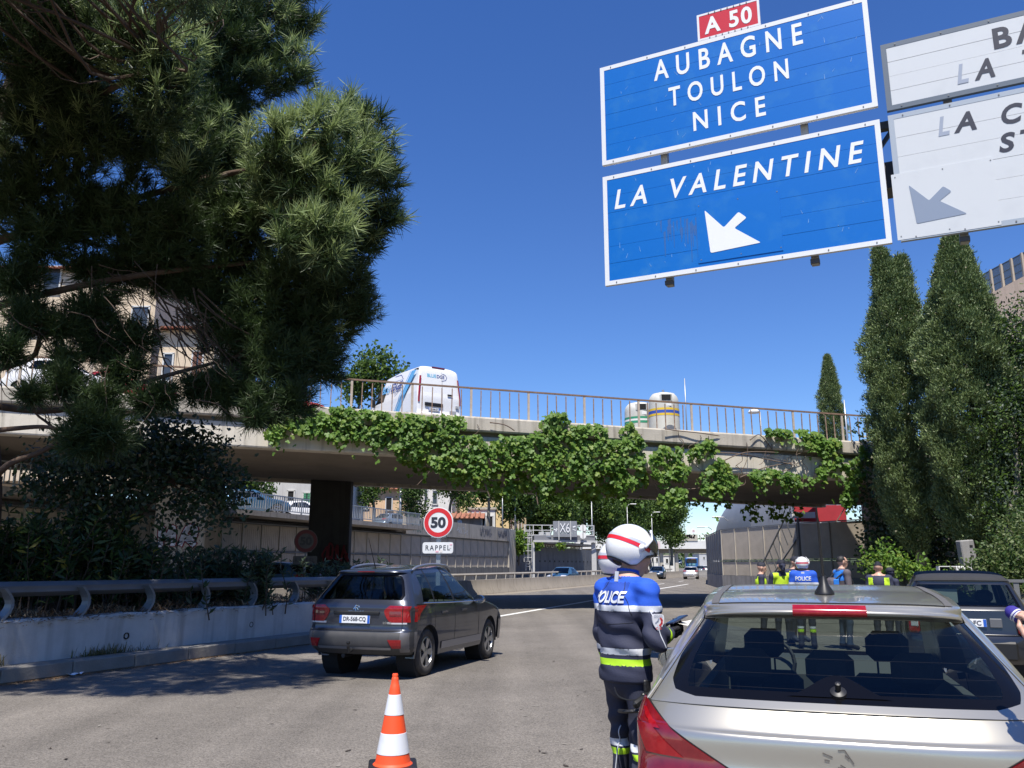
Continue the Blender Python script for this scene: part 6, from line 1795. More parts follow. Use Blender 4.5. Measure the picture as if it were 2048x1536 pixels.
# aerial, wiper stub, badge residue
q = MB(); c = sf(0, 14.6); q.lathe([(.052, 0), (.050, .012), (.026, .05), (.013, .10), (.0, .105)], 18, c, M=Matrix.Diagonal((1, 1.3, 1))); q.tube([c + Vector((0, .0, .07)), c + Vector((-.012, -.16, .46))], [.0085, .004], 8); q.build('aerial', M_BLACK, hb, smooth=True, sharp=50)
q = MB(); c = sf(0, 9.16); nrm = Vector((0, -.55, .83)); Mz = nrm.to_track_quat('Z', 'Y').to_matrix()
q.lathe([(.036, 0), (.034, .012), (.022, .018), (.012, .02), (.012, .055), (0, .058)], 20, c, M=Mz); q.build('wiper_spindle', M_BLACK, hb, smooth=True, sharp=40)
q = MB(); q.grid(lambda a, f: sf(lerp(-.26, .26, a), 9.10 + f * .25 * math.sin(math.pi * a) ** 1.6) + Vector((0, -.003, .003)), lin(0, 1, 24), [0, .5, 1]); q.build('wiper_cover', M_FRIT, hb, smooth=True)
M_GLUE = mat('badge_glue', (.10, .09, .08), rough=.7)
def em(a, b_): 
    pa = Vector((a[0], 0, a[1])); pb = Vector((b_[0], 0, b_[1]))
    for p in (pa, pb): p.x -= .03; p.z += .022; p.y = .145
    q = MB(); q.beam(pa, pb, .0042, .004, up=(0, 1, 0)); q.build('badge_residue', M_GLUE, hb)
for (a, b_) in (((-.055, .872), (-.018, .858)), ((.005, .885), (.030, .888)), ((.030, .888), (.062, .838)), ((.03, .868), (.045, .855)), ((-.05, .846), (-.03, .844)), ((.01, .83), (.03, .82)), ((.0, .82), (.02, .815))): em(a, b_)
plate(hb, '', (0, .085, .76), -6)
# heater wires on the rear glass
q = MB()
for k in range(9):
    v = 9.2 + k * .16
    q.tube([sf(u, v) + Vector((0, .006, -.004)) for u in lin(-.84, .84, 17)], .0006, 3)
q.build('heater_wire', mat('wire_brown', (.05, .035, .03), rough=.6), hb)

# ============ black two-seater on the right ============
SM = dict(hw=.83, sill=.25, wheel_r=.30, arches=[(.52, .34), (2.39, .34)], side_y=(.34, 2.52), paint=P_BLK,
    rows=[(.10, .26, .38, .78, .26, 3, 2), (.02, .36, .36, .82, .36, 3.2, 2), (.0, .55, .34, .83, .55, 3.2, 2), (.03, .66, .34, .83, .66, 3.2, 2), (.05, .70, .34, .83, .70, 3.2, 2), (.08, .98, .34, .815, .98, 3.2, 2), (.10, 1.03, .34, .805, 1.03, 3.2, 2.6), (.25, 1.38, .42, .66, 1.36, 3, 3), (.24, 1.43, .44, .64, 1.41, 3, 3), (.36, 1.50, .52, .60, 1.455, 3, 2.6), (.9, 1.55, .9, .60, 1.50, 3, 2.6), (1.5, 1.52, 1.45, .58, 1.47, 3, 2.6),
          (2.15, 1.05, 2.0, .74, 1.0, 2.6, 3), (2.25, 1.0, 2.1, .77, .97, 2.6, 3), (2.5, .86, 2.45, .78, .84, 3, 3), (2.64, .7, 2.52, .79, .7, 3, 3), (2.69, .5, 2.52, .80, .5, 3, 2), (2.64, .26, 2.52, .78, .26, 3, 2)],
    belt=([.34, 1.0, 2.0, 2.52], [1.02, 1.0, .97, .78]), plan=([.34, .9, 1.8, 2.52], [.99, 1.0, .98, .94]), prof=([.25, .45, .65, .85, 1.02], [.95, .98, 1.0, .99, .965]),
    rear_glass=(6.1, 6.95), windscreen=(11.1, 12), ug=.90, frit=.05, frit_v=(.05, .05), rear_mat=glass_mat('glass_soft', (.42, .48, .46)), side_glass=GL_MD, edge_zmin=1.35, edge_rear=(6, 7), edge_front=(11, 12), frame=(.06, .88),
    columns=[(.34, .42, 'body'), (.50, .56, 'body'), (.86, .84, 'glass'), (1.80, 1.40, 'body'), (2.02, 1.46, 'body')], row_zones=[(7.3, 11.0, 6)], zone_mats={6: ('soft_top', mat('soft_top_cloth', (.025, .026, .03), rough=.85, bump=.3, var=.3, scale=8, bscale=90))})
sm = empty('small_car', (6.60, 12.45, 0), -R(22), 'small black two seater car with a cloth roof on the right', 'car')
sf, Wl, zb, zl = car_body(sm, SM, 1.3)
ty, rm = make_wheel(.30, .19, 5); add_wheels(sm, SM, ty, rm, .19)
seats(sm, [(.95, (-.34, .34), 1.08)], .8)
q = MB(); q.box((0, 1.3, .6), (1.4, 1.7, .1)); q.box((0, 1.95, .85), (1.4, .3, .3), bev=.06); q.build('dashboard', M_TRIM, sm)
plate(sm, '729-FC', (-.02, .04, .83), -2)
q = MB(); q.box((.36, .052, .83), (.16, .02, .13), bev=.01); q.build('handle_panel', mat('panel_grey', (.11, .115, .125), rough=.5), sm)
for sx in (1, -1):
    Mr = Matrix.Rotation(R(90), 3, 'X')
    c = sf(sx * .86, 4.35); c = c + Vector((0, -.03, 0))
    q = MB(); q.box(c, (.17, .07, .24), rz=R(25 * sx), bev=.05); tl = q.build('tail_lamp', M_LAMP, sm, smooth=True, sharp=50)
    q = MB(); q.box(c + Vector((-sx * .01, -.036, .02)), (.11, .02, .10), rz=R(25 * sx), bev=.02); q.build('lamp_lens', M_LAMP_W, tl)
    q = patch(lambda u, v: sf(u, v), lambda f, sx=sx: ((sx * .50, sx * .72, lerp(.75, .92, f)) if sx > 0 else (-.72, -.50, lerp(.75, .92, f))), 5, 3, .01); q.build('reflector', M_LAMP, sm)
    mirror(sm, sx, 1.85, .80, 1.0, M_BLACK, .9)
seam(sm, [sf(u, 3.0) + Vector((0, -.003, 0)) for u in lin(-.8, .8, 15)], .014)
for sx in (1, -1): seam(sm, [sf(sx * .82, v) + Vector((0, -.004, 0)) for v in lin(3, 6, 12)], .010)
q = MB(); q.box((0, .03, .45), (1.2, .06, .26), bev=.03); q.build('bumper_insert', M_BLACK, sm)
# papers in the rear window
q = MB(); q.box((-.28, .30, 1.20), (.42, .004, .20)); q.build('window_sticker', mat('paper_pale', (.45, .50, .48), rough=.8), sm)

# ============ generic distant cars ============
def far_car(name, label, loc, hd, paint_, L_=4.2, front=False, sc=1.0, lod=.7, hgt=1.47):
    k = L_ / 4.28; r2 = []
    for r in HB['rows']: r2.append((r[0] * k, r[1] * hgt / 1.505, r[2] * k, r[3], r[4] * hgt / 1.505, r[5], r[6]))
    sp = dict(HB); sp.update(rows=r2, paint=paint_, belt=([x * k for x in HB['belt'][0]], [z * hgt / 1.505 for z in HB['belt'][1]]), plan=([x * k for x in HB['plan'][0]], HB['plan'][1]), arches=[(a * k, b_) for a, b_ in HB['arches']], side_y=(.52 * k, 3.85 * k), columns=[(a * k, b_ * k, c) for a, b_, c in HB['columns']], edge_zmin=1.33 * hgt / 1.505, rear_mat=GL_DK, side_glass=GL_DK, screen_glass=GL_DK)
    t = empty(name, loc, -R(hd), label, 'car')
    sf, Wl, zb, zl = car_body(t, sp, lod)
    ty, rm = make_wheel(.32, .2, 5); add_wheels(t, sp, ty, rm, .2)
    for sx in (1, -1):
        q = patch(lambda u, v: sf(u, v), lambda f, sx=sx: ((sx * .58, sx * .98, lerp(6.0, 8.2, f)) if sx > 0 else (-.98, -.58, lerp(6.0, 8.2, f))), 6, 6, .014); q.build('tail_lamp', M_LAMP, t)
        nf = len(r2); q = patch(lambda u, v: sf(u, v), lambda f, sx=sx: ((sx * .5, sx * .97, lerp(nf - 4.1, nf - 3.4, f)) if sx > 0 else (-.97, -.5, lerp(nf - 4.1, nf - 3.4, f))), 6, 5, .014); q.build('headlamp', M_LAMP_W, t)
    plate(t, '', (0, -.012, .62), 0)
    q = MB(); q.box((0, L_ + .0, .45), (1.1, .05, .22), bev=.02); q.build('grille', M_BLACK, t)
    q = MB(); q.box((0, L_ * .45, .75), (1.4, L_ * .4, .5)); q.build('cabin', M_SEAT, t)
    return t
c = on_ground(1381.5, 1158.5); far_car('distant_car', 'silver hatchback driving away far down the motorway', c, 14, P_LSIL)
c = at(1096, 1180, 60); c.z = 0; far_car('distant_car', 'blue estate car half hidden behind the concrete barrier', Vector((4.8, 70, 0)), 20.5 + 180, P_BLUE)
far_car('distant_car', 'dark oncoming car beyond the barrier beside the white helmet', Vector((at(1303, 1140, 104).x + .9, 104, 0)), 195, P_NAVY)
far_car('distant_car', 'blue car in shade behind the guardrail next to the pier', Vector((at(592, 1140, 36).x + .6, 37, .15)), -62, P_BLUE, hgt=1.62)
far_car('distant_car', 'dark blue car following behind the city bus', Vector((at(1401, 1141, 168).x, 168, 0)), 12, P_NAVY)
far_car('distant_car', 'white car far off beside the blue bus', Vector((at(1411, 1140, 190).x, 190, 0)), 192, P_WHT)
far_car('distant_car', 'dark car far off left of the blue bus', Vector((at(1358, 1128, 240).x, 240, 1.6)), 192, P_NAVY)
far_car('parked_car', 'dark red car parked on the bridge behind the railing near the pine', bp_(s_at(690) - 5.0, 3.6, 6.75), 80, P_RED)
far_car('parked_car', 'white car on the bridge at the right end behind the creeper', bp_(s_at(1630) - .2, 4.0, 5.95), 78, P_WHT)
far_car('parked_car', 'white car at the far left of the bridge behind the railing', bp_(s_at(40) - 2.2, 3.0, 7.02), 78, P_WHT, hgt=1.6)
far_car('parked_car', 'red car on the bridge glimpsed through the pine branches', bp_(s_at(225) - 3.0, 3.4, 6.9), 78, P_RED)
far_car('parked_car', 'dark car on the bridge between the red car and the pale house', bp_(s_at(300) + .4, 3.4, 7.02), 78, P_NAVY)
far_car('parked_car', 'white car parked on the upper street by the pale house', Vector((at(600, 1010, 56).x - 2, 57, 4.45)), 70, P_WHT)
far_car('parked_car', 'light blue car parked behind the street railing by the plane trees', Vector((at(800, 1040, 70).x - 2, 70, 4.45)), 40, paint('car_paint_pale_blue', (.2, .26, .33), .4, .3))
far_car('parked_car', 'blue car at the left end of the street railing', Vector((at(490, 995, 47).x - 2, 48, 4.45)), 70, P_BLUE)

# ============ city bus ============
bus = empty('city_bus', Vector((at(1384, 1140, 178).x, 178, 0)), -R(12), 'blue and white city bus driving away under the footbridge', 'bus')
M_BUSB = mat('bus_blue', (.02, .12, .36), rough=.4)
q = MB(); q.box((0, 5.5, 1.75), (2.55, 11, 2.7), bev=.12); q.build('body', M_BUSB, bus)
q = MB(); q.box((0, 5.5, 3.14), (2.4, 10.6, .12), bev=.04); q.build('roof', M_WHITE, bus)
q = MB(); q.box((0, -.02, 2.45), (2.1, .06, .8), bev=.02); q.build('rear_window', mat('bus_glass', (.02, .025, .03), rough=.1), bus)
q = MB(); q.box((0, -.03, 2.9), (1.6, .04, .16)); q.build('route_display', mat('bus_display', (.30, .14, .12), rough=.5), bus)
q = MB(); q.box((0, -.03, 1.75), (1.5, .05, .4)); q.build('rear_panel', mat('bus_panel', (.16, .34, .38), rough=.5), bus)
for sx in (1, -1):
    q = MB(); q.box((sx * 1.28, 5.5, 2.35), (.03, 9.6, .95)); q.build('side_window', bpy.data.materials['bus_glass'], bus)
    q = MB(); q.box((sx * 1.1, -.03, 1.2), (.16, .05, .4)); q.build('tail_lamp', M_LAMP, bus)
    for y in (2.6, 8.4):
        q = MB(); q.lathe([(0, -.14), (.48, -.14), (.48, .14), (0, .14)], 20, (sx * 1.12, y, .48), M=Matrix.Rotation(R(90), 3, 'Y')); q.build('wheel', M_TYRE, bus)

# ============ white delivery van on the bridge ============
VN = dict(hw=1.02, sill=.35, wheel_r=.34, arches=[(1.0, .42), (4.3, .42)], side_y=(.16, 5.1), paint=P_WHT, linear=True,
    rows=[(.06, .35, .16, .96, .35, 6, 2), (.0, .45, .16, 1.0, .45, 6, 2), (.0, .60, .16, 1.02, .60, 6, 2), (.05, .66, .16, 1.02, .66, 6, 2), (.05, 1.3, .16, 1.02, 1.3, 6, 2), (.08, 1.5, .17, 1.01, 1.5, 6, 3), (.17, 2.42, .24, .90, 2.40, 6, 4), (.20, 2.52, .28, .87, 2.47, 6, 3.5), (.32, 2.62, .40, .82, 2.53, 6, 3), (2.0, 2.66, 2.0, .82, 2.56, 4, 3), (3.3, 2.60, 3.2, .80, 2.50, 4, 3),
          (4.35, 1.5, 4.1, .92, 1.42, 2.8, 3), (4.45, 1.42, 4.2, .95, 1.36, 2.8, 3), (5.1, 1.15, 5.0, .93, 1.08, 3, 3), (5.3, .9, 5.1, .95, .88, 3, 3), (5.36, .6, 5.1, .97, .6, 3, 2), (5.3, .35, 5.1, .95, .35, 3, 2)],
    belt=([.16, 4.0, 4.4, 5.1], [1.5, 1.42, 1.34, 1.0]), plan=([.16, 1.0, 4.0, 5.1], [1.0, 1.0, 1.0, .95]), prof=([.3, .6, 1.0, 1.5], [.96, 1.0, 1.0, .99]),
    rear_glass=(5.0, 5.001), windscreen=(10.1, 11), ug=.9, side_glass=GL_DK, rear_mat=GL_DK, screen_glass=GL_DK, edge_zmin=2.38, edge_rear=(5, 6), edge_front=(10, 11), frame=(.04, .62),
    columns=[(.17, .24, 'body'), (3.0, 2.6, 'body'), (3.15, 2.7, 'glass'), (4.0, 3.12, 'body'), (4.12, 3.2, 'body')])
vp = at(880, 830, 33.2); 
van = empty('delivery_van', Vector((vp.x, vp.y, 7.03)), R(35), 'white delivery van with BLUEDGE lettering and blue stripes on the bridge', 'van')
sf, Wl, zb, zl = car_body(van, VN, 1.0)
ty, rm = make_wheel(.34, .21, 5); add_wheels(van, VN, ty, rm, .21)
M_VB = mat('van_blue', (.12, .38, .68), rough=.4); M_VD = mat('van_navy', (.03, .05, .22), rough=.4)
lettering('BLUE', .42, .15, mat('van_cyan', (.10, .42, .62), rough=.4), van, frame_matrix((-.34, .145, 2.20), (1, 0, 0), (0, .1, 1)), bold=.03)
lettering('DGE', .36, .15, M_VD, van, frame_matrix((.08, .145, 2.20), (1, 0, 0), (0, .1, 1)), bold=.03)
q = MB(); Mx = frame_matrix((.22, .14, 2.18), (1, 0, 0), (0, .1, 1)); ribbon(q, [(-.05, .16), (.08, .13), (.15, .02), (.10, -.1), (-.1, -.16)], .02, Mx); q.build('logo_arc', M_VD, van)
def vs_(y, z):
    """point on the left side above the belt"""
    f = (z - 1.5) / .95; return Vector((-(lerp(1.01, .90, max(0, min(1, f))) + .04), y, z))
Ms = frame_matrix(vs_(2.6, 2.02), (0, -1, 0), (.11, 0, 1))
lettering('BLU', .75, .34, M_VB, van, frame_matrix(vs_(2.95, 2.0) , (0, -1, 0), (.11, 0, 1)), bold=.03, shear=.2)
lettering('EDGE', .95, .34, M_VD, van, frame_matrix(vs_(2.02, 2.0), (0, -1, 0), (.11, 0, 1)), bold=.03, shear=.2)
q = MB(); ribbon(q, [(.3, .42), (.85, .40), (1.05, .2), (.9, -.1), (.4, -.36)], .04, frame_matrix(vs_(2.5, 2.03), (0, -1, 0), (.11, 0, 1))); q.build('logo_arc', M_VD, van)
for (a, w) in ((0, .34), (.30, .10), (.46, .07)):
    q = MB()
    q.grid(lambda u, z: vs_(lerp(.34, 1.15, 1 - (z - 1.45) / 1.0) + a + u * w - .35 * (a > 0) * 0, z) if z >= 1.45 else Vector((-(1.024 + .004), lerp(1.15, 1.75, (1.45 - z) / .75) + a + u * w, z)), [0, 1], lin(.72, 2.44, 12)); q.build('blue_stripe', M_VB, van)
for sx in (1, -1):
    q = MB(); q.grid(lambda u, f, sx=sx: Vector((sx * (lerp(.93, 1.005, u) - .11 * max(0, (f - .22)) * 1.0), .035 + .1 * max(0, f - .3) + (.02 if u > .5 else 0), lerp(1.05, 2.15, f))), lin(0, 1, 3), lin(0, 1, 8)); q.build('tail_lamp', M_LAMP, van)
    q = MB(); q.box((sx * 1.12, 3.95, 1.55), (.22, .12, .36), bev=.04); q.build('door_mirror', M_BLACK, van)
seam(van, [Vector((.12, .045 + max(0, z - 1.5) * .1, z)) for z in lin(.7, 2.4, 8)], .014, m=mat('van_gap', (.25, .25, .26), rough=.8))
q = MB(); q.box((-.28, .02, .98), (.85, .05, .15), bev=.03); q.build('plate_housing', M_BLACK, van)
plate(van, 'CM-086-ZT', (-.28, .012, .78), 0)
q = MB(); q.box((.48, .03, 1.45), (.26, .04, .07), bev=.02); q.build('door_handle', M_BLACK, van)
q = MB(); q.box((0, .22, 2.585), (.6, .05, .05)); q.build('brake_light', M_LAMP_D, van)
q = MB(); q.box((.82, .03, .98), (.14, .04, .1)); q.box((.62, .03, .72), (.3, .03, .16)); q.build('rear_fittings', mat('van_grey', (.35, .36, .38), rough=.6), van)
# ------------------------------------------------------------------ people: one continuous body each, grown from joints
def surface_net(fn, lo, hi, res):
    lo = np.array(lo, float); hi = np.array(hi, float)
    n = np.ceil((hi - lo) / res).astype(int) + 1
    ax = [lo[i] + np.arange(n[i]) * res for i in range(3)]
    X, Y, Z = np.meshgrid(*ax, indexing='ij')
    v = fn(np.stack([X, Y, Z], -1).reshape(-1, 3)).reshape(n)
    s = v < 0
    acc = np.zeros(tuple(n - 1) + (3,)); cnt = np.zeros(tuple(n - 1))
    I = np.indices(tuple(n - 1)).transpose(1, 2, 3, 0)
    corners = [(0, 0, 0), (1, 0, 0), (0, 1, 0), (1, 1, 0), (0, 0, 1), (1, 0, 1), (0, 1, 1), (1, 1, 1)]
    def sl(c): return tuple(slice(c[i], c[i] + n[i] - 1) for i in range(3))
    for a in range(8):
        for b in range(a + 1, 8):
            d = np.abs(np.array(corners[a]) - np.array(corners[b]))
            if d.sum() != 1: continue
            va, vb = v[sl(corners[a])], v[sl(corners[b])]
            x = (va < 0) != (vb < 0)
            t = np.where(x, va / np.where(va - vb == 0, 1, va - vb), 0)
            p = np.array(corners[a]) + t[..., None] * (np.array(corners[b]) - np.array(corners[a]))
            acc += np.where(x[..., None], p, 0); cnt += x
    act = cnt > 0
    idx = -np.ones(tuple(n - 1), int); idx[act] = np.arange(act.sum())
    verts = lo + (I[act] + acc[act] / cnt[act][:, None]) * res
    faces = []
    for axis in range(3):
        o1, o2 = [(1, 2), (2, 0), (0, 1)][axis]
        a = [slice(None)] * 3; b = [slice(None)] * 3; a[axis] = slice(0, -1); b[axis] = slice(1, None)
        s0, s1 = s[tuple(a)], s[tuple(b)]
        e = np.argwhere(s0 != s1)
        if not len(e): continue
        e = e[(e[:, o1] > 0) & (e[:, o2] > 0) & (e[:, o1] < n[o1] - 1) & (e[:, o2] < n[o2] - 1)]
        q = []
        for (d1, d2) in ((0, 0), (-1, 0), (-1, -1), (0, -1)):
            k = e.copy(); k[:, o1] += d1; k[:, o2] += d2; q.append(idx[k[:, 0], k[:, 1], k[:, 2]])
        q = np.stack(q, 1); fl = s0[e[:, 0], e[:, 1], e[:, 2]]
        q[~fl] = q[~fl][:, ::-1]
        faces.append(q)
    return verts, np.concatenate(faces)
def body_field(prims, k=.035, folds=None):
    """prims: (a, b, ra, rb[, squash-axis, squash-factor]) round cones melted together"""
    def fn(P):
        out = None
        for pr in prims:
            a, b, ra, rb = np.array(pr[0], float), np.array(pr[1], float), pr[2], pr[3]
            Q = P
            if len(pr) > 4:
                ax = np.array(pr[4], float); ax /= np.linalg.norm(ax); f = pr[5]
                c = (a + b) / 2; q = P - c; Q = P + np.outer(q @ ax, ax) * (1 / f - 1)
                a2 = a + ax * ((a - c) @ ax) * (1 / f - 1); b2 = b + ax * ((b - c) @ ax) * (1 / f - 1); a, b = a2, b2
            ab = b - a; L2 = max(ab @ ab, 1e-9)
            h = np.clip(((Q - a) @ ab) / L2, 0, 1)
            d = np.linalg.norm(Q - a - h[:, None] * ab, axis=1) - (ra + (rb - ra) * h)
            if out is None: out = d
            else:
                hh = np.clip(.5 + .5 * (out - d) / k, 0, 1); out = out * (1 - hh) + d * hh - k * hh * (1 - hh)
        if folds is not None: out = out + folds(P)
        return out
    return fn
def net_object(name, prims, res, mats, zone=None, parent=None, k=.035, folds=None, pad=.06, snaps=()):
    pts = np.array([p for pr in prims for p in (pr[0], pr[1])], float); r = max(max(pr[2], pr[3]) * (max(pr[5], 1) if len(pr) > 5 else 1) for pr in prims) + pad
    v, f = surface_net(body_field(prims, k, folds), pts.min(0) - r, pts.max(0) + r, res)
    for zs_ in snaps:                                           # garment edges run along clean rings
        near = np.abs(v[:, 2] - zs_) < res * .5; v[near, 2] = zs_
    me = bpy.data.meshes.new(name); me.from_pydata([tuple(x) for x in v], [], [tuple(x) for x in f])
    mats = mats if isinstance(mats, (list, tuple)) else [mats]
    for m in mats: me.materials.append(m)
    if zone is not None:
        c = v[f].mean(1); me.polygons.foreach_set('material_index', np.asarray(zone(c), np.int32))
    me.polygons.foreach_set('use_smooth', [True] * len(f)); me.update()
    return link(name, me, parent)

SKIN = mat('skin', (.56, .34, .25), rough=.5, var=.35, scale=14, second=(.46, .23, .16))
def cloth(name, c, r=.8, var=.35, scale=9): return mat(name, c, rough=r, var=var, scale=scale, second=(c[0] * .62, c[1] * .62, c[2] * .62), bump=.10, bscale=120, thresh=(.4, .75))
C_NAVY = cloth('cloth_navy', (.026, .030, .060)); C_BLUE = cloth('cloth_police_blue', (.012, .085, .52)); C_BLUE2 = cloth('cloth_dark_blue', (.010, .055, .34)); C_TROU = cloth('cloth_trousers', (.024, .027, .050)); C_BLACK = cloth('cloth_black', (.012, .012, .014))
C_REFL = mat('reflective_band', (.58, .60, .64), rough=.45, var=.4, scale=14, second=(.42, .44, .48)); C_LIME = mat('lime_band', (.42, .72, .02), rough=.6, var=.3, scale=12, second=(.36, .58, .03)); C_HIVIS = cloth('hi_vis_yellow', (.55, .80, .03), var=.4); C_PURP = cloth('cloth_purple', (.14, .05, .42))
C_GREYJ = cloth('cloth_grey', (.10, .085, .095)); C_LBLUE = cloth('cloth_bright_blue', (.02, .20, .68)); C_WHITE = cloth('cloth_white', (.62, .62, .64)); C_ORANGE = cloth('cloth_orange', (.75, .13, .02)); C_GREEN = cloth('cloth_green', (.06, .36, .06)); C_JEAN = cloth('cloth_jean', (.04, .06, .11))
M_HELM = mat('helmet_white', (.78, .78, .78), rough=.18, coat=.6); M_HRED = mat('helmet_red', (.62, .02, .03), rough=.25, coat=.5); M_HGREY = mat('helmet_grey', (.45, .47, .52), rough=.25, coat=.4); M_VISOR = mat('visor_dark', (.02, .022, .024), rough=.08, coat=.8); M_LEATH = mat('black_leather', (.016, .016, .018), rough=.5, bump=.3, bscale=40)
M_HAIR = mat('hair_dark', (.012, .010, .009), rough=.6, var=.4, scale=30); M_CAP = cloth('cap_navy', (.014, .016, .028))

def head_prims(c, yaw=0.0, nod=0.0, s=1.0):
    """skull, jaw, nose, ears and brow round a head centre; local face towards +y"""
    Rm = np.array(Euler((-nod, 0, -yaw)).to_matrix()); c = np.array(c, float)
    T = lambda p: tuple(c + Rm @ (np.array(p, float) * s))
    ax = tuple(Rm @ np.array((1, 0, 0)))
    return [(T((0, -.018, .035)), T((0, .012, .035)), .088 * s, .084 * s, ax, .86), (T((0, .035, -.02)), T((0, .052, -.078)), .062 * s, .040 * s, ax, .95),
            (T((0, .085, .012)), T((0, .112, -.028)), .010 * s, .017 * s), (T((-.035, .082, .028)), T((.035, .082, .028)), .013 * s, .013 * s), (T((-.02, .083, -.062)), T((.02, .083, -.062)), .010 * s, .010 * s),
            (T((.076, -.005, .02)), T((.080, -.012, -.02)), .018 * s, .012 * s), (T((-.076, -.005, .02)), T((-.080, -.012, -.02)), .018 * s, .012 * s)], T
def man(name, label, loc, az, h=1.78, pose=None, zone=None, mats=None, res=.02, bulk=1.0, head=(0, 0), folds=None, jacket_flare=.0, group=None, extra=None, hem=.92, snaps=()):
    """az: heading the person faces. pose may override joints (for a 1.78 m figure)"""
    t = empty(name, loc, -R(az), label, 'person', group); t.scale = (h / 1.78,) * 3
    J = dict(neck=(0, .01, 1.50), head=(0, .035, 1.645), chest=(0, .0, 1.33), belly=(0, .0, 1.08), hipL=(-.095, 0, .93), hipR=(.095, 0, .93), kneeL=(-.11, .02, .50), kneeR=(.11, .02, .50), ankL=(-.12, -.02, .09), ankR=(.12, -.02, .09),
             shL=(-.185, 0, 1.44), shR=(.185, 0, 1.44), elL=(-.245, -.01, 1.14), elR=(.245, -.01, 1.14), wrL=(-.24, .10, .90), wrR=(.24, .10, .90))
    J.update(pose or {}); V = {k_: np.array(v, float) for k_, v in J.items()}
    b = bulk; X = (1, 0, 0); Y = (0, 1, 0)
    pr = [(J['chest'], tuple(V['neck'] * .8 + V['chest'] * .2), .155 * b, .085 * b, Y, .78), (J['belly'], J['chest'], .150 * b, .165 * b, Y, .80), (tuple((V['hipL'] + V['hipR']) / 2), J['belly'], .155 * b, .148 * b, Y, .82),
          (J['shL'], J['shR'], .066 * b, .066 * b), (J['neck'], J['head'], .056, .052),
          (tuple(V['neck'] + (0, -.01, -.035)), J['shL'], .070, .062), (tuple(V['neck'] + (0, -.01, -.035)), J['shR'], .070, .062),
          (J['hipL'], J['kneeL'], .092, .066), (J['kneeL'], J['ankL'], .066, .052), (J['hipR'], J['kneeR'], .092, .066), (J['kneeR'], J['ankR'], .066, .052),
          (J['ankL'], tuple(V['ankL'] + (-.02, .15, -.05)), .050, .040), (J['ankR'], tuple(V['ankR'] + (.02, .15, -.05)), .050, .040),
          (J['shL'], J['elL'], .063 * b, .055 * b), (J['elL'], J['wrL'], .055 * b, .040), (J['shR'], J['elR'], .063 * b, .055 * b), (J['elR'], J['wrR'], .055 * b, .040)]
    if jacket_flare: pr.append((tuple((V['hipL'] + V['hipR']) / 2 + (0, 0, .02)), tuple((V['hipL'] + V['hipR']) / 2 + (0, 0, .16)), .165 * b + jacket_flare, .15 * b, Y, .84))
    hp, T = head_prims(J['head'], *head)
    pr += hp + (extra or [])
    o = net_object('body', pr, res, mats, zone, t, k=.03, folds=folds, snaps=snaps)
    return t, V, T, o
def hand(t, wrist, fwd, palm_n, side, m, curl=.9, s=1.0, name='hand', res=.0042):
    """palm, four unequal bent fingers and a thumb leaving the palm's side; palm_n: direction the palm faces"""
    w = np.array(wrist, float); f = np.array(fwd, float); f /= np.linalg.norm(f); pn = np.array(palm_n, float); pn -= f * (pn @ f); pn /= np.linalg.norm(pn)
    sd = np.cross(pn, f) * side
    P = lambda a, b_, c: tuple(w + (f * a + sd * b_ + pn * c) * s)
    pr = [(P(.0, 0, 0), P(.085, .0, 0), .030 * s, .036 * s, tuple(pn), .55), (P(.03, .018, 0), P(.09, .030, 0), .016 * s, .013 * s), (P(.03, -.016, 0), P(.085, -.030, 0), .016 * s, .012 * s), (P(-.05, 0, 0), P(.01, 0, 0), .031 * s, .027 * s)]
    for (b_, L_, r) in ((.031, .072, .0098), (.011, .080, .0102), (-.011, .075, .0098), (-.031, .060, .0088)):
        p0 = np.array((.088, b_, 0.0)); a_ = 0.0; segs = (.45, .31, .24)
        for i, sg in enumerate(segs):
            a_ += curl * (.55, .75, .55)[i]
            p1 = p0 + np.array((math.cos(a_) * L_ * sg, 0, math.sin(a_) * L_ * sg)); pr.append((P(*p0), P(*p1), r * s * (1 - .1 * i), r * s * (.92 - .1 * i))); p0 = p1
    p0 = np.array((.02, .026, .008)); p1 = np.array((.052, .052, .022)); p2 = np.array((.085, .050, .036)); p3 = np.array((.105, .036, .040))
    pr += [(P(*p0), P(*p1), .0135 * s, .0115 * s), (P(*p1), P(*p2), .0112 * s, .0102 * s), (P(*p2), P(*p3), .010 * s, .0085 * s)]
    return net_object(name, pr, res, m, None, t, k=.007 * s, pad=.02)
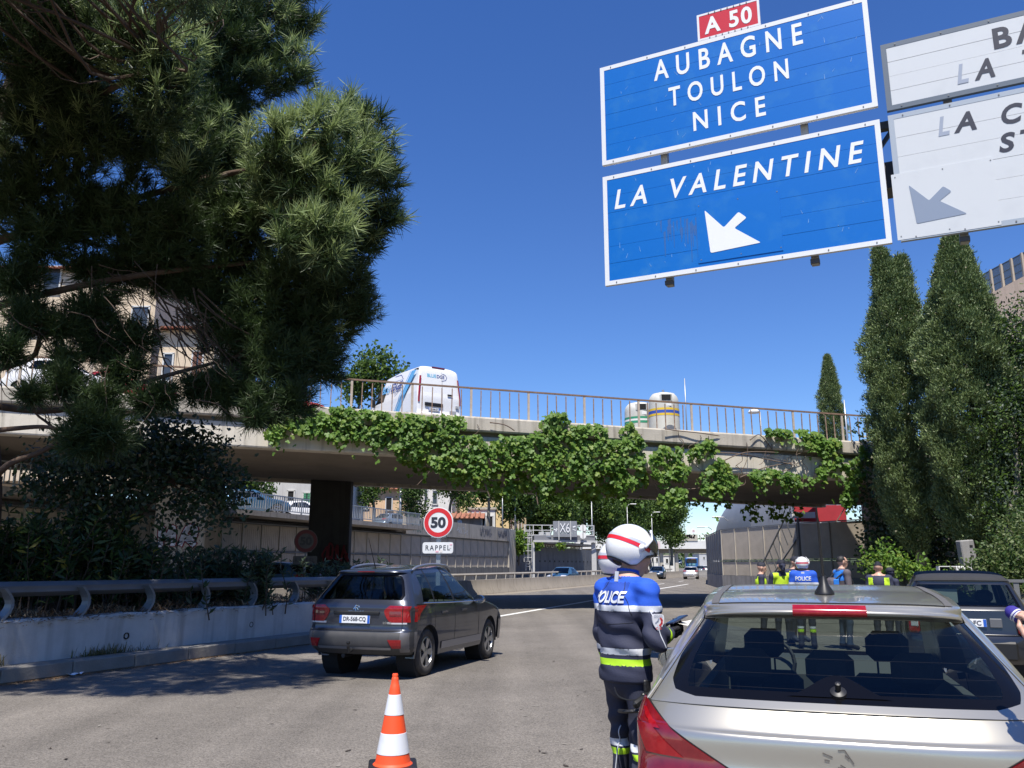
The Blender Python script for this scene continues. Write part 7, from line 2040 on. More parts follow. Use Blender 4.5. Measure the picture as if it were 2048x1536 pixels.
def helmet(t, c, yaw, nod, s=1.0, visor_up=True, n=(64, 44)):
    """white open-face motorcycle helmet with a red and grey stripe and a dark visor"""
    M = Matrix.Translation(Vector(c)) @ Euler((-nod, 0, -yaw)).to_matrix().to_4x4()
    def pt(a, e, o=0.0):
        # a: heading round the head (0 front), e: elevation; shell is longer front to back and tucks in at the nape
        rx, ry, rz = .128 + o, .150 + o, .142 + o
        tuck = 1 - .10 * max(0, -math.sin(e)) ** 2
        return M @ (Vector((math.sin(a) * math.cos(e) * rx * tuck, math.cos(a) * math.cos(e) * ry * tuck - .012, math.sin(e) * rz)) * s)
    def lowe(a):                                            # rim: low at back and sides, high over the face
        f = max(0, math.cos(a)); return R(-47) + R(62) * (f ** .55 if f > .32 else f * .55 * (f / .32) ** .8) 
    As = lin(-math.pi, math.pi, n[0]); Ts = lin(0, 1, n[1])
    q = MB(); q.grid(lambda a, f: pt(a, lerp(R(89.5), lowe(a), f)), As, Ts)
    shell = q.build('helmet', M_HELM, t, smooth=True)
    for (e0, e1, m, o) in ((R(2), R(11), M_HRED, .002), (R(11.5), R(19), M_HGREY, .0021)):
        q = MB(); q.grid(lambda a, f: pt(a, lerp(e0, e1, f) + R(5) * math.cos(a), o), lin(R(62), R(298), 48), lin(0, 1, 3)); q.build('helmet_stripe', m, shell, smooth=True)
    q = MB(); q.grid(lambda a, f: pt(a, lowe(a) + R(lerp(4, -9, f)), .004 - .03 * max(0, f - .3)), As, lin(0, 1, 5)); q.build('helmet_rim', M_LEATH, shell, smooth=True)
    e0, e1 = (R(12), R(66)) if visor_up else (R(-22), R(40))
    q = MB(); q.grid(lambda a, f: pt(a, lerp(e0, e1, f), .012 + .008 * math.sin(math.pi * f)), lin(R(-74), R(74), 24), lin(0, 1, 8)); q.build('visor', M_VISOR, shell, smooth=True)
    for sx in (1, -1):
        q = MB(); q.tube([pt(sx * R(80), R(8), .012), pt(sx * R(70), R(30), .018), pt(sx * R(60), R(58), .02)], .010, 8); q.lathe([(.022, -.006), (.024, .006), (0, .010)], 14, pt(sx * R(86), R(4), .004), M=Matrix.Rotation(-sx * R(90), 3, 'Y').inverted() if False else Matrix.Rotation(sx * R(90), 3, 'Y')); q.build('visor_arm', M_HELM if sx > 0 else M_HELM, shell, smooth=True)
    return shell
from mathutils.bvhtree import BVHTree
def wrapped_text(t, body, txt, w, h, origin, x, y, m, off=.005, bold=.03, name='lettering', space=1.0):
    """letters laid onto a body surface: each vertex is dropped along the inward direction"""
    me = fit_text(text_mesh(txt, 1.0, bold, space), w, h)
    bm = bmesh.new(); bm.from_mesh(me); bmesh.ops.triangulate(bm, faces=bm.faces); bmesh.ops.subdivide_edges(bm, edges=bm.edges, cuts=2, use_grid_fill=True)
    F = frame_matrix(origin, x, y); z = F.to_3x3().col[2]
    bv = BVHTree.FromPolygons([v.co for v in body.data.vertices], [p.vertices for p in body.data.polygons])
    for v in bm.verts:
        p = F @ v.co; hit, nn, _, _ = bv.ray_cast(p + z * .3, -z)
        v.co = (hit + z * off) if hit else p
    bm.to_mesh(me); bm.free(); me.materials.clear(); me.materials.append(m)
    return link(name, me, t)
def on_body(body, p, d, off=0.0):
    bv = BVHTree.FromPolygons([v.co for v in body.data.vertices], [q_.vertices for q_ in body.data.polygons]); hit, nn, _, _ = bv.ray_cast(Vector(p), Vector(d)); return (hit + nn * off, nn) if hit else (Vector(p), -Vector(d))
def draped(t, body, path, w, m, name, inward, off=.004, n=8):
    """narrow ribbon (piping, strap) laid on the body along a path of points, dropped along inward"""
    bv = BVHTree.FromPolygons([v.co for v in body.data.vertices], [q_.vertices for q_ in body.data.polygons]); pts = []
    for p in catmull(path, n):
        d = Vector(inward(p) if callable(inward) else inward); hit, nn, _, _ = bv.ray_cast(p - d * .4, d)
        if hit: pts.append(hit - d * off)
    q = MB(); q.tube(pts, w / 2, 5); return q.build(name, m, t, smooth=True)

# ============ officer in the foreground, seen from behind, looking at a phone ============
def folds_fg(P):
    x, y, z = P.T
    step = np.where(z < .885, .016, -.004) * np.clip((1.05 - z) / .12, 0, 1)
    f = .011 * np.sin(z * 46 + x * 14 + 3 * np.sin(y * 17)) * np.exp(-((z - 1.16) / .13) ** 2)
    f += .007 * np.sin(z * 38 + np.abs(x) * 40 + 2.5 * np.sin(z * 11 + x * 9)) * np.clip((.80 - z) / .15, 0, 1)
    f += .009 * np.sin((z - np.abs(x) * 1.4) * 30 + y * 18) * np.exp(-((z - 1.32) / .08) ** 2)
    f += .006 * np.sin(x * 30 + z * 24 + np.sin(z * 40)) * np.clip((z - .92) / .05, 0, 1) * np.clip((1.5 - z) / .1, 0, 1)
    return f + step
def zone_fg(c):
    x, y, z = c.T; k = np.full(len(c), 0)                       # 0 navy jacket
    zz = z
    arm = (x > .21) | (x < -.21) | (y > .17)
    k[zz > 1.335] = 1; k[(zz > 1.300) & (zz <= 1.335)] = 3
    k[(zz > 1.335) & (np.abs(x) < .115) & (y < .02) & (zz < 1.47)] = 2
    body_ = (np.abs(x) < .215) & (y < .19)
    k[body_ & (z > 1.045) & (z < 1.083)] = 3; k[body_ & (z > .985) & (z < 1.022)] = 4
    k[z < .884] = 5; k[(z > .50) & (z < .54)] = 3; k[(z > .452) & (z < .488)] = 4; k[z < .17] = 6
    k[(z > 1.505) & (np.hypot(x, y - .05) < .14)] = 7; k[(z > 1.475) & (z < 1.50) & (np.hypot(x, y - .03) < .09)] = 0
    return k
pose = dict(neck=(0, .03, 1.50), head=(.012, .085, 1.615), chest=(0, .0, 1.30), shR=(.188, .02, 1.415), shL=(-.188, .02, 1.415), elR=(.285, .0, 1.135), wrR=(.165, .20, 1.165), elL=(-.25, .05, 1.14), wrL=(-.03, .27, 1.14), kneeR=(.12, .0, .50), kneeL=(-.10, .03, .50), ankR=(.14, -.05, .09), ankL=(-.12, .0, .09))
pF = at(1247, 1200, 5.6); pF.z = 0
off1, V, T, ob = man('person', 'motorcycle police officer in blue and navy jacket and white helmet holding a phone', pF, 56, 1.865, pose, zone_fg, [C_NAVY, C_BLUE, C_BLUE2, C_REFL, C_LIME, C_TROU, M_LEATH, SKIN], .0085, 1.12, head=(R(16), R(30)), folds=folds_fg, snaps=(1.335, 1.30, 1.083, 1.045, 1.022, .985, .884, .54, .50, .488, .452, 1.47))
helmet(off1, (.014, .07, 1.668), R(18), R(28), 1.09)
wrapped_text(off1, ob, 'POLICE', .225, .072, (.012, -.3, 1.383), (1, 0, 0), (0, 0, 1), C_REFL, .009, .035)
draped(off1, ob, [Vector((.255, -.03, 1.31)), Vector((.285, -.01, 1.22)), Vector((.30, 0, 1.15)), Vector((.29, .02, 1.10))], .007, C_REFL, 'piping', (-1, 0.25, 0))
draped(off1, ob, [Vector((.2, -.02, .80)), Vector((.2, -.02, .66)), Vector((.2, -.03, .5)), Vector((.2, -.05, .25))], .008, C_REFL, 'piping', (-1, .25, 0))
draped(off1, ob, [Vector((-.03, -.2, .62)), Vector((-.05, -.2, .48)), Vector((-.08, -.2, .25))], .008, C_REFL, 'piping', (-.1, 1, 0))
for (b_, m_) in ((off1, C_BLUE),):
    q = MB(); q.grid(lambda a, f: Vector((math.sin(a) * (.085 - .014 * f), .028 + .02 * f - math.cos(a) * (.082 - .012 * f), 1.455 + .09 * f + .012 * math.cos(a))), lin(-math.pi, math.pi, 33), lin(0, 1, 6)); q.build('collar', m_, b_, smooth=True)
q = MB(); hp_, hn = on_body(ob, (.02, -.3, 1.485), (0, 1, 0), .003); q.box((.012, -.062, 1.505), (.03, .006, .062), rot=Matrix.Rotation(R(-8), 3, 'X')); q.build('collar_tab', C_REFL, off1)
for sx in (1, -1):
    draped(off1, ob, [Vector((sx * .075, -.3, 1.475)), Vector((sx * .10, -.3, 1.42)), Vector((sx * .135, -.3, 1.36)), Vector((sx * .165, -.3, 1.28))], .004, C_BLACK, 'seam', (0, 1, 0), off=.001)
draped(off1, ob, [Vector((-.16, -.3, 1.235)), Vector((-.05, -.3, 1.225)), Vector((.06, -.3, 1.225)), Vector((.16, -.3, 1.235))], .003, C_BLACK, 'seam', (0, 1, 0), off=.001)
# sleeve badge: shield with a red and grey mark
bp0, bn = on_body(ob, (.6, -.10, 1.245), (-1, .30, 0), .004)
F = frame_matrix(bp0, (-bn.y, bn.x, 0) if True else None, (0, 0, 1)); 
q = MB(); pts = rounded([(-.038, .045), (.038, .045), (.036, -.01), (0, -.058), (-.036, -.01)], .02); q.prism([(p.x, p.y) for p in pts], lambda p: F @ Vector((p[0], p[1], .003)), lambda p: F @ Vector((p[0], p[1], -.006))); bd = q.build('sleeve_badge', mat('badge_white', (.66, .66, .68), rough=.7), off1)
F2 = F.copy(); F2.translation = F.translation + F.to_3x3().col[2] * .0045
q = MB(); ribbon(q, [(.008, -.02), (.02, -.008), (.022, .010), (.014, .022)], .012, F2); q.build('badge_mark', mat('badge_red', (.55, .05, .05), rough=.7), bd)
q = MB(); ribbon(q, [(-.018, -.006), (-.004, .004), (.002, .018)], .008, F2); q.build('badge_mark', mat('badge_grey', (.25, .28, .36), rough=.7), bd)
lettering('CRS', .036, .014, bpy.data.materials['badge_red'], bd, F2 @ Matrix.Translation((0, -.036, 0)), bold=.02)
lettering('POLICE', .05, .008, bpy.data.materials['badge_grey'], bd, F2 @ Matrix.Translation((0, .036, 0)), bold=.01)
lettering('NATIONALE', .054, .007, bpy.data.materials['badge_grey'], bd, F2 @ Matrix.Translation((0, .027, 0)), bold=.01)
# cuff band and gloves, phone and slip of paper
wr = V['wrR']; el = V['elR']; fd = (wr - el) / np.linalg.norm(wr - el)
q = MB(); q.tube([wr - fd * .085, wr - fd * .055], [.056, .053], 16); q.build('cuff_band', C_LIME, off1, smooth=True)
gl = hand(off1, tuple(wr + fd * .03), tuple(fd * .55 + np.array((-.15, .75, .05))), (-.35, .1, .9), 1, M_LEATH, .75, 1.12)
gl = hand(off1, tuple(V['wrL'] + np.array((.02, .03, 0))), (.45, .8, .1), (.5, -.1, .8), -1, M_LEATH, .8, 1.1)
Rz = Matrix.Rotation(-R(56), 4, 'Z')
def in_world(p): return off1.matrix_basis @ Vector(p) if False else (pF + (Rz @ (Vector(p) * (1.865 / 1.78))))
ph = empty('phone', in_world((.11, .345, 1.235)), -R(56), 'dark smartphone in the gloved hand of the foreground officer', 'phone'); ph.rotation_euler = (R(18), R(-8), -R(56))
q = MB(); q.box((0, 0, 0), (.078, .155, .010), bev=.004); q.build('case', mat('phone_case', (.015, .02, .05), rough=.4), ph)
q = MB(); q.box((0, 0, .0062), (.070, .142, .001)); q.build('screen', mat('phone_screen', (.01, .012, .016), rough=.05), ph)
pp = empty('paper', in_world((.135, .42, 1.21)), -R(60), 'pale slip of paper held under the officer phone', 'paper')
q = MB(); q.grid(lambda u, v: Vector((u * .07, v * .11, .012 * v * v - .01 * u)), lin(-1, 1, 7), lin(-1, 1, 9)); q.build('sheet', mat('slip_paper', (.72, .70, .60), rough=.8), pp)
# thigh holster with pistol grip, belt strap
hb_, hn = on_body(ob, (.5, -.12, .74), (-1, .2, 0), 0)
hol = MB(); hol.box((.195, -.02, .70), (.055, .085, .17), rot=Matrix.Rotation(R(-14), 3, 'X'), bev=.02); hol.box((.19, -.005, .80), (.05, .10, .07), bev=.02); hol.box((.19, .0, .865), (.018, .055, .09), bev=.008)
ho = hol.build('holster', M_LEATH, off1, smooth=True, sharp=40)
g_ = MB(); g_.box((.205, -.075, .795), (.034, .11, .045), rot=Matrix.Rotation(R(24), 3, 'X'), bev=.012); g_.box((.205, -.015, .825), (.028, .09, .03), bev=.008); g_.build('pistol_grip', M_BLACK, ho, smooth=True, sharp=40)
q = MB(); q.tube(catmull([(.195, .06, .72), (.10, .11, .72), (.02, .04, .72)], 4), .012, 6); q.tube(catmull([(.19, -.06, .74), (.12, -.10, .73), (.03, -.085, .72)], 4), .012, 6); q.build('leg_strap', M_LEATH, off1)
q = MB(); q.tube(catmull([(.05, -.135, .86), (.09, -.145, .82), (.14, -.12, .80), (.18, -.08, .80)], 4), .004, 5); q.build('lanyard', M_BLACK, off1)
# radio lead hanging from the sleeve
q = MB(); q.tube(catmull([(.245, .10, 1.09), (.262, .10, .95), (.275, .09, .82)], 5), .0035, 5); q.build('lead', M_BLACK, off1)

# ============ second officer standing just beyond ============
def zone_b(c):
    x, y, z = c.T; k = np.full(len(c), 0); k[z > 1.335] = 1; k[(z > 1.30) & (z <= 1.335)] = 3; k[(z > 1.40) & (x > .02) & (y < .03)] = 2
    k[(z > 1.045) & (z < 1.083) & (np.abs(x) < .2)] = 3; k[(z > .985) & (z < 1.02) & (np.abs(x) < .2)] = 4; k[z < .872] = 5; k[z < .17] = 6; k[(z > 1.51) & (np.hypot(x, y - .05) < .14)] = 7
    return k
p2 = at(1231, 1200, 6.35); p2.z = 0
off2, V2, T2, ob2 = man('person', 'second helmeted police officer mostly hidden behind the one with the phone', p2, 72, 1.80, dict(neck=(0, .02, 1.50), head=(0, .06, 1.62), hipL=(-.095, .07, .93), hipR=(.095, .07, .93), kneeL=(-.11, .10, .5), kneeR=(.11, .10, .5), ankL=(-.12, .07, .09), ankR=(.12, .07, .09), elR=(.27, .02, 1.14), wrR=(.16, .24, 1.12), wrL=(-.12, .26, 1.12)), zone_b, [C_NAVY, C_BLUE, C_PURP, C_REFL, C_LIME, C_TROU, M_LEATH, SKIN], .013, 1.10, head=(0, R(8)))
helmet(off2, (.0, .055, 1.665), 0, R(6), 1.10, visor_up=True)
hand(off2, tuple(V2['wrR']), (-.4, .8, 0), (-.5, 0, .8), 1, M_LEATH, .8, 1.1, res=.007); hand(off2, tuple(V2['wrL']), (.4, .8, 0), (.5, 0, .8), -1, M_LEATH, .8, 1.1, res=.007)

# ============ group beyond the silver car ============
def feet(px, D): v = at(px, 1150, D); v.z = 0; return v
def vest_zone(full=True, sleeves=0):
    def z_(c):
        x, y, z = c.T; k = np.full(len(c), 0)
        tors = (np.abs(x) < .20) & (z > .9) & (z < 1.47)
        k[tors] = 1; k[tors & (z > 1.12) & (z < 1.17)] = 2
        k[(z > 1.40) & (np.abs(x) < .085)] = 0; k[z < .9] = 3; k[z < .12] = 0; k[(z > 1.515) & (np.hypot(x, y - .04) < .15)] = 4
        k[(z < .93) & (np.abs(x) > .19)] = 4
        return k
    return z_
VM = [C_NAVY, C_HIVIS, C_REFL, C_TROU, SKIN]
def cap(t, T, m=M_CAP, kind='forage'):
    q = MB()
    if kind == 'forage':                                    # side cap: folded boat shape, peaked fore and aft
        def pt(a, f):
            w = .083 * math.cos(min(f, 1) * 1.1); l = .105 * (1 - .25 * f)
            return Vector(T((math.sin(a) * w, math.cos(a) * l - .006, .062 + f * .075 + .012 * math.cos(2 * a))))
        q.grid(pt, lin(-math.pi, math.pi, 25), lin(0, 1.0, 6)); q.grid(lambda a, f: Vector(T((math.sin(a) * .083 * math.cos(1.1) * (1 - f), (math.cos(a) * .105 * .75 - .006) * (1 - .3 * f), .137 + .012 * math.cos(2 * a) * (1 - f)))), lin(-math.pi, math.pi, 25), [0, 1])
    else:
        q.grid(lambda a, f: Vector(T((math.sin(a) * .094 * math.cos(f * 1.45), math.cos(a) * .108 * math.cos(f * 1.45) - .006, .052 + .085 * math.sin(f * 1.45)))), lin(-math.pi, math.pi, 25), lin(0, 1, 7))
        q.grid(lambda a, f: Vector(T((math.sin(a) * (.09 + .0 * f), math.cos(a) * (.104 + .075 * f) - .006, .056 - .012 * f))), lin(-1.1, 1.1, 11), [0, 1])
    return q.build('cap', m, t, smooth=True, sharp=60)
def hair(t, T, short=True, m=M_HAIR):
    q = MB(); q.grid(lambda a, f: Vector(T((math.sin(a) * .084 * math.cos(f), math.cos(a) * .099 * math.cos(f) - .013, .035 + .098 * math.sin(f) + (0.0 if f > .3 else 0)))), lin(-math.pi, math.pi, 33), lin(-.25, 1.55, 9), skip=lambda i, j: abs(lin(-math.pi, math.pi, 33)[i]) < 1.05 and j < 5)
    return q.build('hair', m, t, smooth=True)
def specs(t, T, m=M_BLACK):
    q = MB()
    for sx in (1, -1):
        c = Vector(T((sx * .032, .094, .018))); 
        q.tube([Vector(T((sx * .032 + .022 * math.cos(a), .095, .016 + .014 * math.sin(a)))) for a in lin(0, 6.283, 11)], .0035, 5, caps=False)
        q.tube([Vector(T((sx * .054, .090, .02))), Vector(T((sx * .078, .0, .022)))], .003, 5)
    q.tube([Vector(T((-.010, .097, .02))), Vector(T((.010, .097, .02)))], .003, 5)
    return q.build('glasses', m, t)
def eyes(t, T):
    q = MB()
    for sx in (1, -1):
        q.lathe([(0, .008), (.009, .003), (.011, 0), (0, -.004)], 10, T((sx * .031, .079, .018)), M=Matrix.Rotation(R(-90), 3, 'X'))
    return q.build('eyes', M_HAIR, t)
def simple_hands(t, V, m=SKIN):
    for s_, k_ in ((1, 'R'), (-1, 'L')):
        w = V['wr' + k_]; e = V['el' + k_]; hand(t, tuple(w), tuple(w - e), (-s_, .2, 0), s_, m, .5, 1.0, res=.009)
crowd = 'people at the police check beyond the silver car'
RS = .017
g1, V_, T_, b_ = man('person', 'officer in yellow vest and flat cap at the left end of the group', feet(1521, 19.4), 100, 1.70, dict(wrR=(.12, .22, 1.0), wrL=(-.12, .22, 1.0)), vest_zone(), VM, RS, 1.02, head=(0, R(4)), group=crowd); cap(g1, T_); eyes(g1, T_); simple_hands(g1, V_)
g2, V_, T_, b_ = man('person', 'officer in yellow vest wearing glasses and a cap facing the camera', feet(1560, 18.2), 172, 1.80, dict(neck=(.0, .06, 1.47), head=(.02, .13, 1.60), shL=(-.185, .05, 1.40), shR=(.185, .05, 1.40)), vest_zone(), VM, RS, 1.08, head=(R(-6), R(-2)), group=crowd); cap(g2, T_); specs(g2, T_); eyes(g2, T_); simple_hands(g2, V_)
g3, V_, T_, b_ = man('person', 'bearded officer in dark cap and sunglasses behind the blue jacket', feet(1590, 19.0), 160, 1.84, {}, vest_zone(), VM, RS, 1.02, head=(R(-10), 0), group=crowd); cap(g3, T_, kind='peak'); specs(g3, T_); eyes(g3, T_); simple_hands(g3, V_)
q = MB(); q.grid(lambda a, f: Vector(T_((math.sin(a) * .062, .035 + math.cos(a) * .052, -.035 - .055 * f))), lin(-1.5, 1.5, 13), lin(0, 1, 5)); q.build('beard', mat('beard_brown', (.05, .03, .02), rough=.8), g3, smooth=True)
def zone_pol(c):
    x, y, z = c.T; k = np.full(len(c), 0); k[z > 1.285] = 1; k[(z > 1.245) & (z <= 1.285)] = 2; k[z < .88] = 3; k[(z > .40) & (z < .44)] = 2; k[(z > .33) & (z < .38)] = 5; k[(z > 1.52) & (np.hypot(x, y - .04) < .15)] = 4; return k
g4, V_, T_, b4 = man('person', 'officer in white helmet with POLICE across the back of a blue jacket', feet(1606, 17.4), 20, 1.80, dict(wrR=(.16, .25, 1.05), wrL=(-.16, .25, 1.05)), zone_pol, [C_NAVY, C_BLUE, C_REFL, C_TROU, SKIN, C_LIME], .014, 1.18, group=crowd)
helmet(g4, (0, .03, 1.655), R(8), R(4), 1.0, n=(40, 28)); wrapped_text(g4, b4, 'POLICE', .30, .085, (0, -.3, 1.365), (1, 0, 0), (0, 0, 1), C_REFL, .006, .03); simple_hands(g4, V_, M_LEATH)
q = MB(); hp_, hn = on_body(b4, (0, -.3, 1.47), (0, 1, 0), .004); q.box(hp_, (.06, .006, .05)); q.build('collar_tab', C_REFL, g4)
def zone_bag(c):
    x, y, z = c.T; k = np.full(len(c), 0); k[z < .9] = 1; k[z < .1] = 2; k[(z > 1.53) & (np.hypot(x, y - .04) < .15)] = 3; k[(np.abs(x) > .19) & (z < .93)] = 3; k[(z > 1.30) & (y < -.02) & (np.abs(x) < .17) & (z < 1.5)] = 4; return k
g5, V_, T_, b5 = man('person', 'man with short dark hair and glasses wearing a blue hood and backpack', feet(1683, 17.3), 78, 1.84, {}, zone_bag, [C_GREYJ, C_JEAN, C_BLACK, SKIN, C_LBLUE], .014, 1.06, head=(R(4), 0), group=crowd); hair(g5, T_); specs(g5, T_); eyes(g5, T_); simple_hands(g5, V_)
q = MB(); q.grid(lambda a, f: Vector((math.sin(a) * (.10 + .02 * f), .015 - math.cos(a) * (.085 + .03 * f), 1.475 + .07 * f * (1 - .4 * abs(math.sin(a))) - .03)), lin(-2.2, 2.2, 19), lin(0, 1, 5)); q.build('hood', C_WHITE, g5, smooth=True)
q = MB(); q.grid(lambda a, f: Vector((math.sin(a) * (.15 - .02 * f), -.02 - math.cos(a) * (.12 - .02 * f), 1.34 + .12 * f)), lin(-1.6, 1.6, 15), lin(0, 1, 5)); q.build('hood_back', C_LBLUE, g5, smooth=True)
bk = empty('backpack', g5.location.copy(), g5.rotation_euler.z, 'grey backpack with blue sides worn by the man with glasses', 'backpack')
bm_ = MB(); bm_.box((0, -.235, 1.18), (.28, .16, .44), bev=.06); bm_.build('pack', C_GREYJ, bk, smooth=True, sharp=50)
bm_ = MB()
for sx in (1, -1): bm_.box((sx * .142, -.22, 1.18), (.03, .12, .38), bev=.012)
bm_.build('side_panel', C_LBLUE, bk)
for sx in (1, -1):
    q = MB(); q.tube(catmull([(sx * .12, -.20, 1.38), (sx * .145, -.06, 1.475), (sx * .15, .09, 1.40), (sx * .16, .15, 1.20), (sx * .17, -.05, 1.02)], 5), .016, 6); q.build('strap', C_BLACK, bk)
def zone_v2(c):
    x, y, z = c.T; k = np.full(len(c), 0); k[(z < 1.30) & (z > .9) & (np.abs(x) < .2)] = 2; k[(np.abs(x) > .11) & (np.abs(x) < .2) & (z > .9) & (z < 1.46)] = 1; k[z < .9] = 3; k[z < .1] = 0; k[(z > 1.50) & (np.hypot(x, y - .04) < .15)] = 4; k[(np.abs(x) > .2) & (z < .93)] = 4; return k
g6, V_, T_, b6 = man('person', 'officer in dark cap and green and yellow vest with his back to us', feet(1757, 17.2), 28, 1.71, {}, zone_v2, [C_NAVY, C_HIVIS, C_GREEN, C_TROU, SKIN], .014, 1.10, head=(R(2), 0), group=crowd); cap(g6, T_); simple_hands(g6, V_)
g7, V_, T_, b_ = man('person', 'person in dark cap almost hidden behind the officer in green and yellow', feet(1779, 18.8), 70, 1.60, {}, None, [C_NAVY], .022, 1.0, group=crowd); cap(g7, T_, kind='peak')

# ============ hand and sleeve of someone at the right edge ============
def zone_r(c):
    x, y, z = c.T; k = np.full(len(c), 0); k[(np.abs(x) < .2) & (z > .9) & (z < 1.46)] = 1; k[z < .9] = 2; k[(z > 1.52) & (np.hypot(x, y - .04) < .15)] = 3; return k
pe = Vector((2.52, 3.22, 0))
g8, V_, T_, b8 = man('person', 'person at the right edge raising a bare hand round a blue microphone', pe, -6, 1.76, dict(elL=(-.36, .12, 1.24), wrL=(-.455, .16, 1.37), shL=(-.19, .03, 1.42)), zone_r, [C_BLACK, C_ORANGE, C_JEAN, SKIN], .012, 1.05)
hair(g8, T_)
hand(g8, (-.455, .16, 1.365), (-.25, .05, .9), (-.1, 1, .0), -1, SKIN, .95, 1.0)
mc = empty('microphone', pe + Vector((-.50, .20, 1.445)), R(10), 'blue foam microphone held up at the right edge of the view', 'microphone'); mc.rotation_euler = (R(-50), R(-30), 0); mc.scale = (.72,) * 3
q = MB(); q.lathe([(0, -.02), (.024, -.018), (.034, .0), (.040, .03), (.036, .06), (.022, .078), (0, .082)], 20); q.build('foam', cloth('foam_blue', (.03, .02, .22)), mc, smooth=True)
q = MB(); q.lathe([(.018, -.10), (.019, -.02)], 16); q.build('handle', M_BLACK, mc)
q = MB(); q.lathe([(.0355, .004), (.0375, .012)], 20); q.lathe([(.0385, .018), (.0405, .026)], 20); q.build('band', C_REFL, mc)
# ------------------------------------------------------------------ traffic cone
cn = empty('traffic_cone', Vector((-.99, 7.39, 0)), R(8), 'orange and white striped traffic cone standing on the road in front', 'traffic cone')
M_OR = mat('cone_orange', (.86, .085, .018), rough=.55, var=.25, scale=7, second=(.62, .075, .03)); M_CW = mat('cone_reflective', (.66, .68, .72), rough=.4, var=.35, scale=8, second=(.44, .45, .47), thresh=(.55, .75))
def cr(z): return lerp(.150, .0215, (z - .03) / .72)
q = MB(); q.box((0, 0, .02), (.40, .40, .04), bev=.012); q.build('base', M_BLACK, cn)
q = MB(); q.lathe([(cr(.03) + .02, .035), (cr(.05), .055)] + [(cr(z), z) for z in lin(.06, .66, 14)] + [(cr(.66) - .003, .665), (cr(.70), .70), (cr(.70) - .002, .715), (.024, .722), (.025, .742), (.021, .75), (.012, .75), (.012, .70)], 36); q.build('body', M_OR, cn, smooth=True, sharp=35)
for (z0, z1) in ((.055, .08), (.145, .285), (.425, .565)):
    pass
for (z0, z1) in ((.125, .285), (.425, .585)):
    q = MB(); q.lathe([(cr(z0) + .0005, z0), (cr(z0) + .003, z0 + .002), (cr(z1) + .003, z1 - .002), (cr(z1) + .0005, z1)], 36); q.f = q.f[:-2]; q.m = q.m[:-2]; q.build('band', M_CW, cn, smooth=True, sharp=35)

# ------------------------------------------------------------------ recycling bins on the bridge
M_BIN = mat('bin_shell', (.58, .58, .53), rough=.6, var=.5, scale=2, second=(.40, .38, .32)); M_YEL = mat('stripe_yellow', (.70, .48, .03), rough=.6); M_SBLU = mat('stripe_blue', (.03, .08, .40), rough=.6); M_SGRN = mat('stripe_green', (.03, .26, .14), rough=.6)
def bin_(px, D, r, h, label, cols, zb_):
    c = at(px, 830, D); c.z = zb_
    t = empty('recycling_bin', c, 0, label, 'recycling bin')
    def ra(z): f = z / h; return r * (1.0 - .05 * f) if f < .8 else r * (.96 - .25 * ((f - .8) / .2) ** 2.2)
    prof = [(ra(z * h), z * h) for z in lin(0, 1, 16)] + [(r * .4, h * 1.03), (0, h * 1.04)]
    q = MB(); q.lathe(prof, 40); q.build('shell', M_BIN, t, smooth=True, sharp=40)
    z = h * .44
    for (m, w) in cols:
        q = MB(); q.lathe([(ra(z) + .006, z), (ra(z + w) + .006, z + w)], 40); q.f = q.f[:-2]; q.m = q.m[:-2]; q.build('stripe', m, t, smooth=True); z += w
    q = MB(); q.box((0, -r * .72, h * .86), (.5, r * .5, .36), bev=.05); hd = q.build('hood', M_BIN, t)
    q = MB(); q.box((0, -r * .975, h * .865), (.38, .02, .24), bev=.01); q.build('opening', M_DARK, hd)
    q = MB(); q.box((.1, -r * .985 + .02, h * .70), (.2, .02, .14)); q.build('notice', M_WHITE, t)
    q = MB(); q.lathe([(.05, 0), (.05, .14), (0, .15)], 10, (0, 0, h * 1.03)); q.build('lifting_eye', M_STEEL, t)
    return t
bin_(1328, 33.6, .64, 1.72, 'pale recycling bin with blue and yellow stripes on the bridge', ((M_YEL, .09), (M_SBLU, .13), (M_YEL, .09)), 6.82)
bin_(1279, 35.2, .66, 1.62, 'pale recycling bin with green stripes behind the yellow striped one', ((M_SGRN, .10), (M_WHITE, .08), (M_SGRN, .10)), 6.82)

# ------------------------------------------------------------------ lamp posts, poles
def pole(name, label, cat, base, h, r=.07, arm=None, m=None, head=None, group=None):
    t = empty(name, base, 0, label, cat, group)
    q = MB(); q.tube([(0, 0, 0), (0, 0, h * .5), (0, 0, h)], [r, r * .85, r * .6], 8); q.build('column', m or M_STEEL, t, smooth=True)
    if arm:
        q = MB(); q.tube([(0, 0, h - .1), (arm * .5, 0, h + .25), (arm, 0, h + .25)], r * .5, 6); q.build('arm', m or M_STEEL, t)
        q = MB(); q.box((arm * 1.25, 0, h + .24), (abs(arm) * .6 + .3, .32, .14), bev=.05); q.build('lamp_head', M_WHITE, t)
    if head: head(t, h)
    return t
lg = 'street lamps along the motorway'
def lamp_at(px, ytop, D, label, arm, z0=0.0, r=.09):
    p = at(px, ytop, D); pole('street_lamp', label, 'street lamp', Vector((p.x, D, z0)), p.z - z0, r, arm, group=lg)
lamp_at(1183, 1003, 112, 'tall lamp post beside the right end of the far gantry', None)
lamp_at(1254, 1011, 138, 'lamp post directly above the foreground officer helmet', .9)
lamp_at(1303, 1027, 150, 'lamp post just right of the foreground helmet', .9)
lamp_at(1336, 1040, 175, 'far lamp post standing before the footbridge', .9)
lamp_at(1425, 1058, 100, 'lamp with its head poking over the right wall corner', -1.1, 3.6)
lamp_at(1456, 1040, 74, 'lamp with an arm above the beige panel wall', -.8, 4.3, .07)
